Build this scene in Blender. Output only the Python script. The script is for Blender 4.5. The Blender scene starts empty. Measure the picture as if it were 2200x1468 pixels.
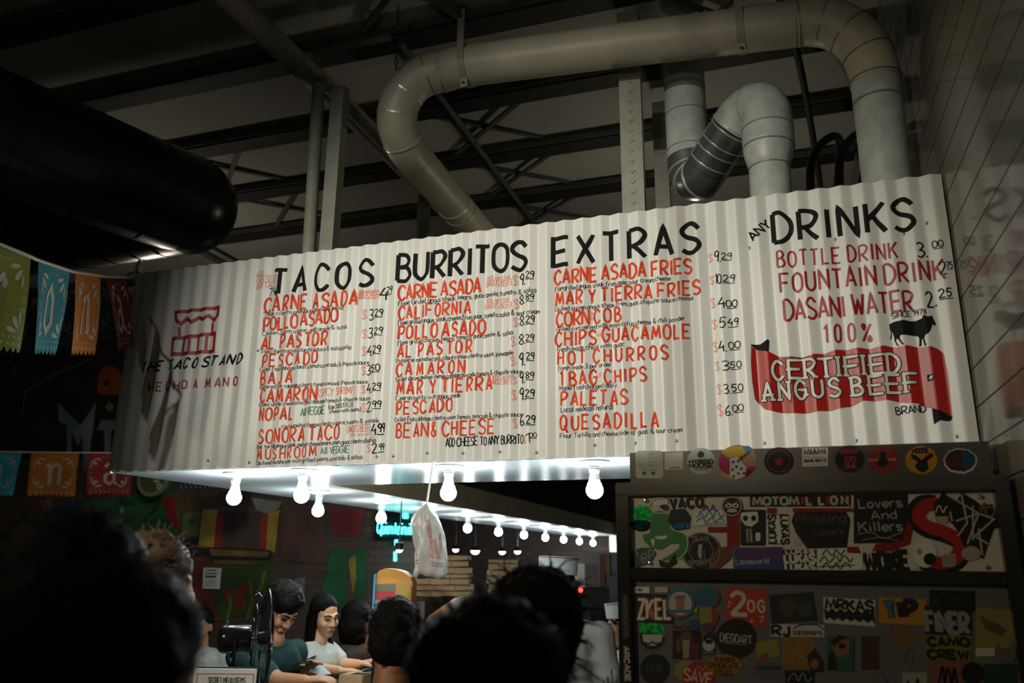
import bpy, bmesh, math, random
import numpy as np
from mathutils import Vector, Matrix, noise

SC = bpy.context.scene
COL = SC.collection
rnd = random.Random(7)
PI = math.pi

# ------------------------------------------------------------------ camera
W, H = 2200, 1468
FPX = 1737.27
CX, CY, CZ = 2.86579, -2.91024, 1.70126
PITCH, YAW, ROLL = 0.26831, 0.32385, -0.01013
CAMP = np.array([CX, CY, CZ])
def _rot():
    c, s = math.cos, math.sin
    rz = np.array([[c(YAW), -s(YAW), 0], [s(YAW), c(YAW), 0], [0, 0, 1]])
    rx = np.array([[1, 0, 0], [0, c(PITCH), -s(PITCH)], [0, s(PITCH), c(PITCH)]])
    ry = np.array([[c(ROLL), 0, s(ROLL)], [0, 1, 0], [-s(ROLL), 0, c(ROLL)]])
    return rz @ rx @ ry
RM = _rot()          # columns: right, forward, up
cam_d = bpy.data.cameras.new('camera')
cam = bpy.data.objects.new('camera', cam_d)
COL.objects.link(cam)
m4 = Matrix.Identity(4)
for i in range(3):
    m4[i][0] = RM[i, 0]; m4[i][1] = RM[i, 2]; m4[i][2] = -RM[i, 1]; m4[i][3] = CAMP[i]
cam.matrix_world = m4
cam_d.sensor_width = 36.0
cam_d.lens = FPX / W * 36.0
cam_d.clip_start = 0.05
cam_d.dof.use_dof = True
cam_d.dof.focus_distance = 3.4
cam_d.dof.aperture_fstop = 2.0
SC.camera = cam
SC.view_settings.view_transform = 'Standard'
SC.view_settings.look = 'None'
SC.view_settings.gamma = 1.0
SC.view_settings.use_curve_mapping = False
SC.view_settings.exposure = 0.0

# ------------------------------------------------------------------ world: the dim hall around the stand
wd = bpy.data.worlds.new('hall'); SC.world = wd
wd.use_nodes = True
wd.node_tree.nodes['Background'].inputs[0].default_value = (0.55, 0.62, 0.50, 1)
wd.node_tree.nodes['Background'].inputs[1].default_value = 0.016

def lamp(name, kind, loc, aim, energy, color, size=0.1, cone=None, blend=1.0):
    d = bpy.data.lights.new(name, kind)
    d.energy = energy; d.color = color
    if kind == 'SPOT':
        d.spot_size = math.radians(cone); d.spot_blend = blend; d.shadow_soft_size = size
    elif kind == 'AREA':
        d.size = size
    else:
        d.shadow_soft_size = size
    o = bpy.data.objects.new(name, d); COL.objects.link(o)
    o.location = loc
    if aim is not None:
        o.rotation_euler = (Vector(aim) - Vector(loc)).to_track_quat('-Z', 'Y').to_euler()
    return o
# the neighbouring stall's spotlight across the aisle that lights the sign, then an added warm fill and a weak aisle lamp
lamp('aisle_spotlight', 'SPOT', (1.05, -4.25, 3.6), (1.88, 0, 2.42), 505, (1.0, 0.99, 0.89), 0.032, 49, 1.0)
lamp('warm_fill_light', 'SPOT', (0.05, -4.3, 3.3), (2.15, 0, 2.1), 165, (1.0, 0.82, 0.52), 0.06, 50, 1.0)  # unseen warm fill added for the cabinet and the sign's dimmer ends
lamp('aisle_downlight', 'POINT', (2.38, -4.4, 2.52), None, 3.5, (1.0, 0.90, 0.70), 0.12)
lamp('deck_fill_light', 'POINT', (2.3, 2.0, 3.1), None, 9.5, (1.0, 0.95, 0.76), 0.08)  # unseen lamp added above the canopy to lift the roof deck
lamp('roof_fill_spot', 'SPOT', (2.4, -3.6, 2.5), (2.1, 1.3, 4.5), 17, (1.0, 0.95, 0.80), 0.08, 60, 1.0)  # upward wash added for the roof deck and ducts, no fixture there
lamp('mural_fill_light', 'POINT', (-1.55, 1.8, 3.1), None, 13, (1.0, 0.88, 0.70), 0.10)  # added to brighten the mural, stands for no known lamp

# ------------------------------------------------------------------ pixel of the photo -> point in the place
def ray(px, py):
    return RM @ np.array([(px - 1100) / FPX, 1.0, -(py - 734) / FPX])
def ony(Y, px, py):
    d = ray(px, py); return CAMP + d * ((Y - CY) / d[1])
def onx(X, px, py):
    d = ray(px, py); return CAMP + d * ((X - CX) / d[0])
def onz(Z, px, py):
    d = ray(px, py); return CAMP + d * ((Z - CZ) / d[2])
def dep(t, px, py):
    return CAMP + t * ray(px, py)

# ------------------------------------------------------------------ materials
def mat(name, col, rough=0.6, metal=0.0, var=0.0, vscale=8.0, bump=0.0, bscale=60.0, emit=None, estr=0.0,
        spec=0.5, trans=0.0, coat=0.0, stretch=None, alpha=1.0, sss=0.0, col2=None):
    m = bpy.data.materials.new(name); m.use_nodes = True
    nt = m.node_tree; b = nt.nodes['Principled BSDF']
    b.inputs['Base Color'].default_value = (*col, 1)
    b.inputs['Roughness'].default_value = rough
    b.inputs['Metallic'].default_value = metal
    b.inputs['Specular IOR Level'].default_value = spec
    b.inputs['Transmission Weight'].default_value = trans
    b.inputs['Coat Weight'].default_value = coat
    b.inputs['Alpha'].default_value = alpha
    if sss: 
        b.inputs['Subsurface Weight'].default_value = sss
        b.inputs['Subsurface Radius'].default_value = (0.01, 0.004, 0.002)
    if emit:
        b.inputs['Emission Color'].default_value = (*emit, 1)
        b.inputs['Emission Strength'].default_value = estr
    vec = None
    if var or bump:
        tc = nt.nodes.new('ShaderNodeTexCoord'); vec = tc.outputs['Object']
        if stretch:
            mp = nt.nodes.new('ShaderNodeMapping'); mp.inputs['Scale'].default_value = stretch
            nt.links.new(vec, mp.inputs['Vector']); vec = mp.outputs['Vector']
    if var:
        n = nt.nodes.new('ShaderNodeTexNoise'); n.inputs['Scale'].default_value = vscale; n.inputs['Detail'].default_value = 5
        nt.links.new(vec, n.inputs['Vector'])
        r = nt.nodes.new('ShaderNodeValToRGB')
        c2 = col2 if col2 else tuple(c * (1 - var) for c in col)
        r.color_ramp.elements[0].position = 0.35; r.color_ramp.elements[1].position = 0.68
        r.color_ramp.elements[0].color = (*c2, 1); r.color_ramp.elements[1].color = (*col, 1)
        nt.links.new(n.outputs['Fac'], r.inputs['Fac']); nt.links.new(r.outputs['Color'], b.inputs['Base Color'])
    if bump:
        n2 = nt.nodes.new('ShaderNodeTexNoise'); n2.inputs['Scale'].default_value = bscale; n2.inputs['Detail'].default_value = 4
        nt.links.new(vec, n2.inputs['Vector'])
        bp = nt.nodes.new('ShaderNodeBump'); bp.inputs['Strength'].default_value = bump; bp.inputs['Distance'].default_value = 0.01
        nt.links.new(n2.outputs['Fac'], bp.inputs['Height']); nt.links.new(bp.outputs['Normal'], b.inputs['Normal'])
    return m

M = {}
M['sign_white'] = mat('sign_white_paint', (0.74, 0.74, 0.70), 0.42, var=0.10, vscale=3.0)
M['black_paint'] = mat('black_brush_paint', (0.010, 0.010, 0.010), 0.7, spec=0.15)
M['orange_paint'] = mat('orange_red_brush_paint', (0.86, 0.105, 0.028), 0.6, var=0.45, vscale=30, col2=(0.56, 0.030, 0.012), spec=0.2)
M['light_orange'] = mat('thin_orange_paint', (0.78, 0.17, 0.09), 0.5)
M['red_paint'] = mat('red_brush_paint', (0.40, 0.014, 0.014), 0.5, var=0.3, vscale=35)
M['green_paint'] = mat('green_brush_paint', (0.02, 0.16, 0.08), 0.5)
M['teal_paint'] = mat('teal_brush_paint', (0.01, 0.14, 0.16), 0.5)
M['cream_paint'] = mat('cream_brush_paint', (0.66, 0.64, 0.56), 0.5)
M['banner_red'] = mat('banner_red_paint', (0.38, 0.012, 0.008), 0.4)
M['soffit'] = mat('soffit_white_gloss', (0.80, 0.81, 0.80), 0.22, var=0.06, vscale=2.0, bump=0.05, bscale=3.0)
M['fascia'] = mat('fascia_beige_board', (0.62, 0.48, 0.30), 0.6, var=0.2, vscale=4)
M['deck_dark'] = mat('dark_kitchen_deck', (0.05, 0.042, 0.035), 0.8, var=0.4, vscale=3)
M['duct_paint'] = mat('painted_duct_beige', (0.56, 0.52, 0.40), 0.45, var=0.16, vscale=5)
M['duct_worn'] = mat('worn_painted_duct', (0.52, 0.55, 0.51), 0.42, var=0.55, vscale=14, bump=0.25, bscale=25, col2=(0.40, 0.43, 0.40))
M['duct_steel'] = mat('galvanized_duct', (0.52, 0.55, 0.54), 0.30, metal=0.9, var=0.25, vscale=6)
M['seam'] = mat('duct_seam', (0.30, 0.30, 0.27), 0.4, metal=0.4)
M['seam_bright'] = mat('bright_duct_seam', (0.75, 0.76, 0.72), 0.35, metal=0.6)
M['black_duct'] = mat('black_duct', (0.018, 0.017, 0.015), 0.28, metal=0.3)
M['pipe_paint'] = mat('painted_pipe', (0.36, 0.34, 0.27), 0.5, var=0.15, vscale=6)
M['post_steel'] = mat('painted_post', (0.36, 0.36, 0.29), 0.55, var=0.25, vscale=9, bump=0.1)
M['joist'] = mat('dark_roof_joist', (0.016, 0.015, 0.014), 0.7, var=0.3, vscale=3)
M['joist_edge'] = mat('pale_roof_steel', (0.10, 0.097, 0.088), 0.65, var=0.3, vscale=3)  # also the joists' lit front faces, painted lighter
M['deck'] = mat('roof_deck', (0.40, 0.39, 0.34), 0.8, var=0.2, vscale=1.5)
M['steel'] = None
M['dark_metal'] = mat('dark_metal', (0.03, 0.03, 0.032), 0.3, metal=0.7)
M['chrome'] = mat('bright_metal', (0.62, 0.62, 0.60), 0.22, metal=1.0)
M['rubber'] = mat('black_plastic', (0.012, 0.012, 0.013), 0.35)
M['gloss_black'] = mat('gloss_black_enamel', (0.010, 0.010, 0.011), 0.16, coat=0.6)
M['porcelain'] = mat('white_porcelain', (0.78, 0.77, 0.72), 0.35)
M['bulb'] = mat('lit_bulb', (0.9, 0.95, 1.0), 0.4, emit=(0.80, 0.95, 1.0), estr=200.0)
M['lamp_glow'] = mat('lit_pendant', (1, 0.95, 0.8), 0.4, emit=(1.0, 0.93, 0.72), estr=9.0)
M['neon'] = mat('lit_neon_tube', (0.1, 0.8, 0.8), 0.4, emit=(0.06, 0.85, 0.85), estr=4.5)
M['concrete'] = mat('concrete_floor', (0.10, 0.095, 0.085), 0.6, var=0.3, vscale=2)
M['counter'] = mat('dark_counter', (0.05, 0.045, 0.04), 0.3, var=0.3, vscale=8)
M['wood'] = mat('dark_wood', (0.09, 0.05, 0.028), 0.5, var=0.5, vscale=5, stretch=(1, 8, 1))
M['card'] = mat('brown_cardboard', (0.44, 0.27, 0.13), 0.75, var=0.22, vscale=12)
M['card_edge'] = mat('cardboard_fold', (0.24, 0.14, 0.065), 0.8)
M['paper'] = mat('white_paper', (0.75, 0.75, 0.72), 0.6)
M['white'] = mat('white_vinyl', (0.70, 0.72, 0.68), 0.4)
M['ink'] = mat('black_ink', (0.012, 0.012, 0.012), 0.45)
M['redink'] = mat('red_ink', (0.42, 0.02, 0.02), 0.45)
def flat(name, col, rough=0.45):
    if name not in M: M[name] = mat(name, col, rough)
    return M[name]

def brushed_steel():
    m = mat('brushed_stainless_steel', (0.17, 0.162, 0.145), 0.26, metal=1.0, var=0.12, vscale=30, stretch=(1, 1, 40))
    b = m.node_tree.nodes['Principled BSDF']
    b.inputs['Anisotropic'].default_value = 0.7
    tg = m.node_tree.nodes.new('ShaderNodeTangent'); tg.direction_type = 'RADIAL'; tg.axis = 'Z'
    return m
M['steel'] = brushed_steel()

def tile_material(name, axis_u, tile_w, tile_h, grout=(0.02, 0.02, 0.017), z0=0.0, base=(0.23, 0.22, 0.175), line=0.006, rough=0.09):
    """glossy white tile courses; joints across z dark, vertical joints faint"""
    m = bpy.data.materials.new(name); m.use_nodes = True
    nt = m.node_tree; b = nt.nodes['Principled BSDF']
    b.inputs['Roughness'].default_value = rough; b.inputs['Specular IOR Level'].default_value = 0.28
    tc = nt.nodes.new('ShaderNodeTexCoord')
    sp = nt.nodes.new('ShaderNodeSeparateXYZ'); nt.links.new(tc.outputs['Object'], sp.inputs[0])
    def mth(op, a, bb=None):
        n = nt.nodes.new('ShaderNodeMath'); n.operation = op
        for i, v in enumerate((a, bb)):
            if v is None: continue
            if isinstance(v, (int, float)): n.inputs[i].default_value = v
            else: nt.links.new(v, n.inputs[i])
        return n.outputs[0]
    zz = mth('DIVIDE', mth('SUBTRACT', sp.outputs[2], z0), tile_h)
    row = mth('FLOOR', zz); fz = mth('FRACT', zz)
    dz = mth('MINIMUM', fz, mth('SUBTRACT', 1.0, fz))
    hl = mth('LESS_THAN', dz, line / tile_h / 2)
    off = mth('MULTIPLY', mth('FRACT', mth('MULTIPLY', row, 0.5)), 1.0)
    uu = mth('ADD', mth('DIVIDE', sp.outputs[axis_u], tile_w), off)
    fu = mth('FRACT', uu); du = mth('MINIMUM', fu, mth('SUBTRACT', 1.0, fu))
    vl = mth('LESS_THAN', du, line * 0.45 / tile_w / 2)
    mx = nt.nodes.new('ShaderNodeMix'); mx.data_type = 'RGBA'
    nz = nt.nodes.new('ShaderNodeTexNoise'); nz.inputs['Scale'].default_value = 1.7; nt.links.new(tc.outputs['Object'], nz.inputs['Vector'])
    rp = nt.nodes.new('ShaderNodeValToRGB'); rp.color_ramp.elements[0].color = (*[c * 0.86 for c in base], 1); rp.color_ramp.elements[1].color = (*base, 1)
    nt.links.new(nz.outputs['Fac'], rp.inputs['Fac'])
    nt.links.new(rp.outputs['Color'], mx.inputs[6])
    mx.inputs[7].default_value = (*grout, 1)
    fac = mth('MAXIMUM', hl, mth('MULTIPLY', vl, 0.45))
    nt.links.new(fac, mx.inputs[0]); nt.links.new(mx.outputs[2], b.inputs['Base Color'])
    rr = mth('ADD', mth('MULTIPLY', hl, 0.6), rough); nt.links.new(rr, b.inputs['Roughness'])
    bp = nt.nodes.new('ShaderNodeBump'); bp.inputs['Strength'].default_value = 0.4; bp.inputs['Distance'].default_value = 0.003; bp.invert = True
    nt.links.new(hl, bp.inputs['Height']); nt.links.new(bp.outputs['Normal'], b.inputs['Normal'])
    return m

# ------------------------------------------------------------------ objects
ORG = {}
def thing(name, label, cat, loc=(0, 0, 0), group=None):
    o = bpy.data.objects.new(name, None); COL.objects.link(o)
    o.empty_display_size = 0.1
    o.location = loc; ORG[o] = Vector(loc)
    o['label'] = label; o['category'] = cat
    if group: o['group'] = group
    return o
def tag(o, label, cat, group=None):
    o['label'] = label; o['category'] = cat
    if group: o['group'] = group
    return o

class MB:
    """collects shapes in world coordinates; build() links them as ONE mesh object"""
    def __init__(s): s.v = []; s.f = []; s.m = []; s.mats = []
    def mi(s, mt):
        if mt not in s.mats: s.mats.append(mt)
        return s.mats.index(mt)
    def add(s, vs, fs, mt):
        n = len(s.v); k = s.mi(mt)
        s.v.extend([tuple(map(float, q)) for q in vs])
        for f in fs: s.f.append([n + i for i in f]); s.m.append(k)
    def box(s, lo, hi, mt, bevel=0.0):
        if bevel:
            bm = bmesh.new(); bmesh.ops.create_cube(bm, size=1)
            c = [(a + b) / 2 for a, b in zip(lo, hi)]; d = [b - a for a, b in zip(lo, hi)]
            for v in bm.verts: v.co = Vector((v.co.x * d[0] + c[0], v.co.y * d[1] + c[1], v.co.z * d[2] + c[2]))
            bmesh.ops.bevel(bm, geom=bm.edges[:], offset=bevel, segments=2, affect='EDGES')
            s.bm(bm, mt); return
        x0, y0, z0 = lo; x1, y1, z1 = hi
        vs = [(x0, y0, z0), (x1, y0, z0), (x1, y1, z0), (x0, y1, z0), (x0, y0, z1), (x1, y0, z1), (x1, y1, z1), (x0, y1, z1)]
        s.add(vs, [(0, 3, 2, 1), (4, 5, 6, 7), (0, 1, 5, 4), (1, 2, 6, 5), (2, 3, 7, 6), (3, 0, 4, 7)], mt)
    def bm(s, bm, mt):
        bm.verts.index_update()
        s.add([v.co for v in bm.verts], [[v.index for v in f.verts] for f in bm.faces], mt); bm.free()
    def obox(s, c, ax, ay, az, mt):
        """oriented box: centre and three half-axis vectors"""
        c, ax, ay, az = map(lambda q: np.array(q, float), (c, ax, ay, az))
        vs = [c + i * ax + j * ay + k * az for k in (-1, 1) for j, i in ((-1, -1), (-1, 1), (1, 1), (1, -1))]
        s.add(vs, [(0, 3, 2, 1), (4, 5, 6, 7), (0, 1, 5, 4), (1, 2, 6, 5), (2, 3, 7, 6), (3, 0, 4, 7)], mt)
    def bar(s, a, b, w, h, mt, up=(0, 0, 1)):
        a, b, up = np.array(a, float), np.array(b, float), np.array(up, float)
        d = b - a; L = np.linalg.norm(d); d /= L
        sx = np.cross(d, up); sx /= np.linalg.norm(sx); uz = np.cross(sx, d)
        s.obox((a + b) / 2, d * L / 2, sx * w / 2, uz * h / 2, mt)
    def tube(s, path, r, mt, seg=12, cap=True, smooth=0, squash=None):
        P = [np.array(p, float) for p in path]
        R = [r] * len(P) if isinstance(r, (int, float)) else list(r)
        if smooth: P, R = spline(P, R, smooth)
        n = len(P)
        T = []
        for i in range(n):
            t = P[min(i + 1, n - 1)] - P[max(i - 1, 0)]; L = np.linalg.norm(t); T.append(t / L if L > 1e-9 else np.array((0, 0, 1.0)))
        u = np.cross(T[0], (0, 0, 1.0))
        if np.linalg.norm(u) < 1e-3: u = np.cross(T[0], (1.0, 0, 0))
        u /= np.linalg.norm(u); vs = []
        for i in range(n):
            u = u - T[i] * np.dot(u, T[i]); u /= np.linalg.norm(u)
            w = np.cross(T[i], u)
            for k in range(seg):
                a = 2 * PI * k / seg
                vs.append(P[i] + R[i] * (math.cos(a) * u + math.sin(a) * w))
        fs = []
        for i in range(n - 1):
            for k in range(seg):
                a, b = i * seg + k, i * seg + (k + 1) % seg
                fs.append((a, b, b + seg, a + seg))
        if cap:
            fs.append(tuple(range(seg))[::-1]); fs.append(tuple((n - 1) * seg + k for k in range(seg)))
        s.add(vs, fs, mt)
    def lathe(s, c, prof, mt, seg=24, axis=(0, 0, 1)):
        """prof: (radius, height) pairs along axis from point c"""
        c = np.array(c, float); ax = np.array(axis, float); ax /= np.linalg.norm(ax)
        u = np.cross(ax, (0, 1.0, 0))
        if np.linalg.norm(u) < 1e-3: u = np.cross(ax, (1.0, 0, 0))
        u /= np.linalg.norm(u); w = np.cross(ax, u)
        vs = []; fs = []
        for r, h in prof:
            for k in range(seg):
                a = 2 * PI * k / seg
                vs.append(c + ax * h + max(r, 1e-5) * (math.cos(a) * u + math.sin(a) * w))
        for i in range(len(prof) - 1):
            for k in range(seg):
                a, b = i * seg + k, i * seg + (k + 1) % seg
                fs.append((a, b, b + seg, a + seg))
        s.add(vs, fs, mt)
    def prism(s, pts, off, mt):
        """closed polygon of 3-D points extruded by vector off"""
        pts = [np.array(p, float) for p in pts]; off = np.array(off, float); n = len(pts)
        s.add(pts + [p + off for p in pts], [tuple(range(n))[::-1], tuple(range(n, 2 * n))] + [(i, (i + 1) % n, n + (i + 1) % n, n + i) for i in range(n)], mt)
    def build(s, name, parent=None, smooth=False, kind=None):
        me = bpy.data.meshes.new(name)
        o = bpy.data.objects.new(name, me); COL.objects.link(o)
        if parent is not None:
            org = ORG[parent]; o.parent = parent
        else:
            org = Vector((0, 0, 0))
            if s.v:
                a = np.array(s.v); org = Vector(((a[:, 0].min() + a[:, 0].max()) / 2, (a[:, 1].min() + a[:, 1].max()) / 2, a[:, 2].min()))
            o.location = org
        ORG[o] = org
        me.from_pydata([(x - org.x, y - org.y, z - org.z) for x, y, z in s.v], [], s.f)
        for mt in s.mats: me.materials.append(mt)
        me.polygons.foreach_set('material_index', s.m)
        if smooth:
            me.polygons.foreach_set('use_smooth', [True] * len(s.f))
            try: me.set_sharp_from_angle(angle=math.radians(smooth if smooth is not True else 50))
            except Exception: pass
        me.update()
        if kind: o['kind'] = kind
        return o

def spline(P, R, sub):
    out, ro = [], []
    n = len(P)
    for i in range(n - 1):
        p0, p1, p2, p3 = P[max(i - 1, 0)], P[i], P[i + 1], P[min(i + 2, n - 1)]
        for k in range(sub):
            t = k / sub
            out.append(0.5 * ((2 * p1) + (p2 - p0) * t + (2 * p0 - 5 * p1 + 4 * p2 - p3) * t * t + (3 * p1 - p0 - 3 * p2 + p3) * t ** 3))
            ro.append(R[i] + (R[i + 1] - R[i]) * t)
    out.append(P[-1]); ro.append(R[-1])
    return out, ro

def copy_tree(o, parent=None, shift=None):
    c = o.copy(); COL.objects.link(c)
    if parent is not None: c.parent = parent
    else: ORG[c] = Vector(c.location)
    for ch in list(o.children): copy_tree(ch, c)
    return c
def struct(mb, name, **k):
    return mb.build(name, kind='structure', **k)
# ------------------------------------------------------------------ brush lettering: single strokes swept with a flat brush
# a point is two characters: x digit (0-9 a-c), y letter (a=-3 .. d=0 baseline, j=6 x-height, n=10 cap); ~ = smooth stroke
GL = {
'A': "0d 3n 6d|1g 5g", 'B': "0d 0n|~0n 3n 5l 4j 0i|~0i 4i 6f 4d 0d", 'C': "~6l 4n 2n 0k 0g 2d 4d 6f", 'D': "0d 0n|~0n 3n 6k 6g 3d 0d",
'E': "6d 0d 0n 6n|0i 5i", 'F': "0d 0n 6n|0i 5i", 'G': "~6l 4n 2n 0k 0g 2d 4d 6f|6f 6i 3i", 'H': "0d 0n|6d 6n|0i 6i", 'I': "0d 0n",
'J': "~4n 4g 3d 1d 0f", 'K': "0d 0n|6n 0h|2j 6d", 'L': "0n 0d 5d", 'M': "0d 1n 4f 7n 8d", 'N': "0d 0n 6d 6n", 'O': "~3n 1m 0k 0g 1e 3d 5e 6g 6k 5m 3n",
'P': "0d 0n|~0n 4n 6l 4i 0h", 'Q': "~3n 1m 0k 0g 1e 3d 5e 6g 6k 5m 3n|4g 7b", 'R': "0d 0n|~0n 4n 6l 4i 0h|2h 6d", 'S': "~6l 4n 2n 0l 1j 5h 6f 4d 2d 0e",
'T': "0n 6n|3n 3d", 'U': "~0n 0g 1e 3d 5e 6g 6n", 'V': "0n 3d 6n", 'W': "0n 2d 4k 6d 8n", 'X': "0n 6d|6n 0d", 'Y': "0n 3i 6n|3i 3d", 'Z': "0n 6n 0d 6d",
'a': "~4j 1j 0g 1d 3d 4g|4j 4d", 'b': "0n 0d|~0h 2j 4h 4f 2d 0e", 'c': "~4i 2j 0h 0f 2d 4e", 'd': "4n 4d|~4i 2j 0h 0f 2d 4e", 'e': "~0g 4g 4i 2j 0h 0f 2d 4e",
'f': "~4m 2n 1k 1b|0j 3j", 'g': "~4i 2j 0h 0f 2d 4f|~4j 4c 2a 0b", 'h': "0n 0d|~0h 2j 4i 4d", 'i': "0j 0d|0l 0m", 'j': "~2j 2c 0a|2l 2m", 'k': "0n 0d|4j 0f|1g 4d",
'l': "0n 0d", 'm': "0j 0d|~0h 1j 3i 3d|~3h 5j 6i 6d", 'n': "0j 0d|~0h 2j 4i 4d", 'o': "~2j 0h 0f 2d 4f 4h 2j", 'p': "0j 0a|~0h 2j 4h 4f 2d 0e", 'q': "4j 4a|~4i 2j 0h 0f 2d 4e",
'r': "0j 0d|~0h 1j 3j", 's': "~4i 2j 0i 1g 3g 4e 2d 0e", 't': "1m 1d|0j 3j", 'u': "~0j 0f 1d 3d 4f|4j 4d", 'v': "0j 2d 4j", 'w': "0j 1d 3i 5d 6j", 'x': "0j 4d|4j 0d",
'y': "0j 2e|4j 1a", 'z': "0j 4j 0d 4d", 'ñ': "0j 0d|~0h 2j 4i 4d|~0l 1m 3l 4m",
'0': "~2n 0l 0f 2d 4f 4l 2n", '1': "0l 2n 2d", '2': "~0l 2n 4m 4j 0d|0d 5d", '3': "~0m 2n 4l 2i 1i|~1i 4h 4f 2d 0e", '4': "3n 0h 5h|4j 4d", '5': "5n 1n 0i|~0i 3j 4g 2d 0e",
'6': "~4n 1k 0f 2d 4f 3h 0g", '7': "0n 5n 2d", '8': "~2i 0k 2n 4k 2i 0f 2d 4f 2i", '9': "~4k 2i 0k 2n 4m 4k|4k 3d", '.': "0d 0e", ',': "1e 0c", '&': "~6d 1k 2n 4m 1h 0f 2d 4d 6h",
'$': "~5l 3n 1n 0l 1j 4h 5f 3d 1d 0e|3o 2c", '%': "6n 0d|~1n 0m 1k 2m 1n|~5g 4e 5d 6e 5g", '(': "~2o 0k 0g 2b", ')': "~0o 2k 2g 0b", '¢': "~4i 2j 0h 0f 2d 4e|2k 2b", '-': "0h 3h",
"'": "0n 0l", '!': "0n 0h|0e 0d", '/': "0c 4o", '?': "~0l 2n 4l 2i 2g|2e 2d",
}
def glyph(ch):
    out = []; wmax = 0
    for st in GL[ch].split('|'):
        sm = st.startswith('~'); st = st.lstrip('~')
        pts = []
        for tk in st.split():
            x = int(tk[0], 16); y = ord(tk[1]) - ord('d')
            pts.append(np.array((x, y), float)); wmax = max(wmax, x)
        out.append((sm, pts))
    return out, wmax
def catmull(pts, sub):
    closed = np.allclose(pts[0], pts[-1]); n = len(pts); out = []
    for i in range(n - 1):
        p1, p2 = pts[i], pts[i + 1]
        p0 = pts[i - 1] if i > 0 else (pts[-2] if closed else p1)
        p3 = pts[i + 2] if i + 2 < n else (pts[1] if closed else p2)
        for k in range(sub):
            t = k / sub
            out.append(0.5 * ((2 * p1) + (p2 - p0) * t + (2 * p0 - 5 * p1 + 4 * p2 - p3) * t * t + (3 * p1 - p0 - 3 * p2 + p3) * t ** 3))
    out.append(pts[-1]); return out
LIFT = [0]
def ribbon(mb, pts, w, mt, fn, step, lift=0.0):
    """pts in surface units; fn(u, v, lift) -> 3-D point"""
    P = [pts[0]]
    for a, b in zip(pts[:-1], pts[1:]):
        L = np.linalg.norm(b - a)
        if L < 1e-6: continue
        k = max(1, int(math.ceil(L / step)))
        for i in range(1, k + 1): P.append(a + (b - a) * i / k)
    n = len(P)
    if n < 2: return
    vs = []; nx = max(1, int(round(w / 0.0045))) if w < 0.06 else 2
    LIFT[0] = (LIFT[0] + 1) % 8
    l = lift + LIFT[0] * 0.00006
    closed = np.linalg.norm(P[0] - P[-1]) < 1e-6
    for i in range(n):
        a = P[i - 1] if i > 0 else (P[-2] if closed else None); b = P[i + 1] if i < n - 1 else (P[1] if closed else None)
        d1 = P[i] - a if a is not None else b - P[i]
        d2 = b - P[i] if b is not None else P[i] - a
        d1 = d1 / (np.linalg.norm(d1) + 1e-9); d2 = d2 / (np.linalg.norm(d2) + 1e-9)
        n1 = np.array((-d1[1], d1[0])); n2 = np.array((-d2[1], d2[0]))
        mm = n1 + n2; L = np.linalg.norm(mm)
        mm = n1 if L < 0.35 else mm / L
        c = max(0.55, float(np.dot(mm, n1)))
        ww = w / 2 / c
        for j in range(nx + 1):
            q = P[i] + mm * ww * (1 - 2 * j / nx); vs.append(fn(q[0], q[1], l))
    k = nx + 1
    mb.add(vs, [(k * i + j, k * i + j + 1, k * (i + 1) + j + 1, k * (i + 1) + j) for i in range(n - 1) for j in range(nx)], mt)
def text(mb, s, u0, v0, u1, v1, h, w, mt, fn, step=0.006, lift=0.0, track=1.5, serif=0.0, jit=0.0, gw=None):
    """letters of cap height h along the line (u0,v0)-(u1,v1), widths fitted to it; gw: letter width (share of h), gaps fitted instead"""
    gs = []; tot = 0.0; nat = 0.0
    for i, ch in enumerate(s):
        if ch == ' ': gs.append((None, 3.2)); tot += 3.2; continue
        g, wd_ = glyph(ch)
        if wd_ < 1 and ch in 'Il1i': g = [(sm, [p + np.array((0.7, 0)) for p in pts]) for sm, pts in g]; wd_ = 1.4
        wd_ = max(wd_, 0.6)
        gs.append((g, wd_)); tot += wd_ + (track if i < len(s) - 1 else 0); nat += wd_
    L = math.hypot(u1 - u0, v1 - v0)
    e = np.array(((u1 - u0) / L, (v1 - v0) / L)); nrm = np.array((-e[1], e[0]))
    sx = L / tot; tr = track
    if gw:
        sx = gw * h / 6.0
        ng = sum(1 for i, g in enumerate(gs) if g[0] is not None and i < len(gs) - 1)
        nn = sum(1 for i, g in enumerate(gs) if g[0] is not None and i < len(gs) - 1)
        tr = (L / sx - (tot - track * nn)) / max(nn, 1)
        if tr < 1.6: tr = 1.9; sx = L / (tot + (1.9 - track) * nn)
    sy = h / 10.0
    x = 0.0; o = np.array((u0, v0))
    for i, (g, wd_) in enumerate(gs):
        if g is None: x += wd_; continue
        dj = rnd.uniform(-jit, jit) * h; sj = 1 + rnd.uniform(-jit, jit)
        for sm, pts in g:
            if sm: pts = catmull(pts, 4)
            q = [o + e * ((x + p[0]) * sx) + nrm * (p[1] * sy * sj + dj) for p in pts]
            ribbon(mb, q, w * (1 + rnd.uniform(-jit, jit)), mt, fn, step, lift)
            if serif and not sm:
                for p in (q[0], q[-1]):
                    ribbon(mb, [p - e * serif, p + e * serif], w * 0.75, mt, fn, step, lift)
        x += wd_ + tr
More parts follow.
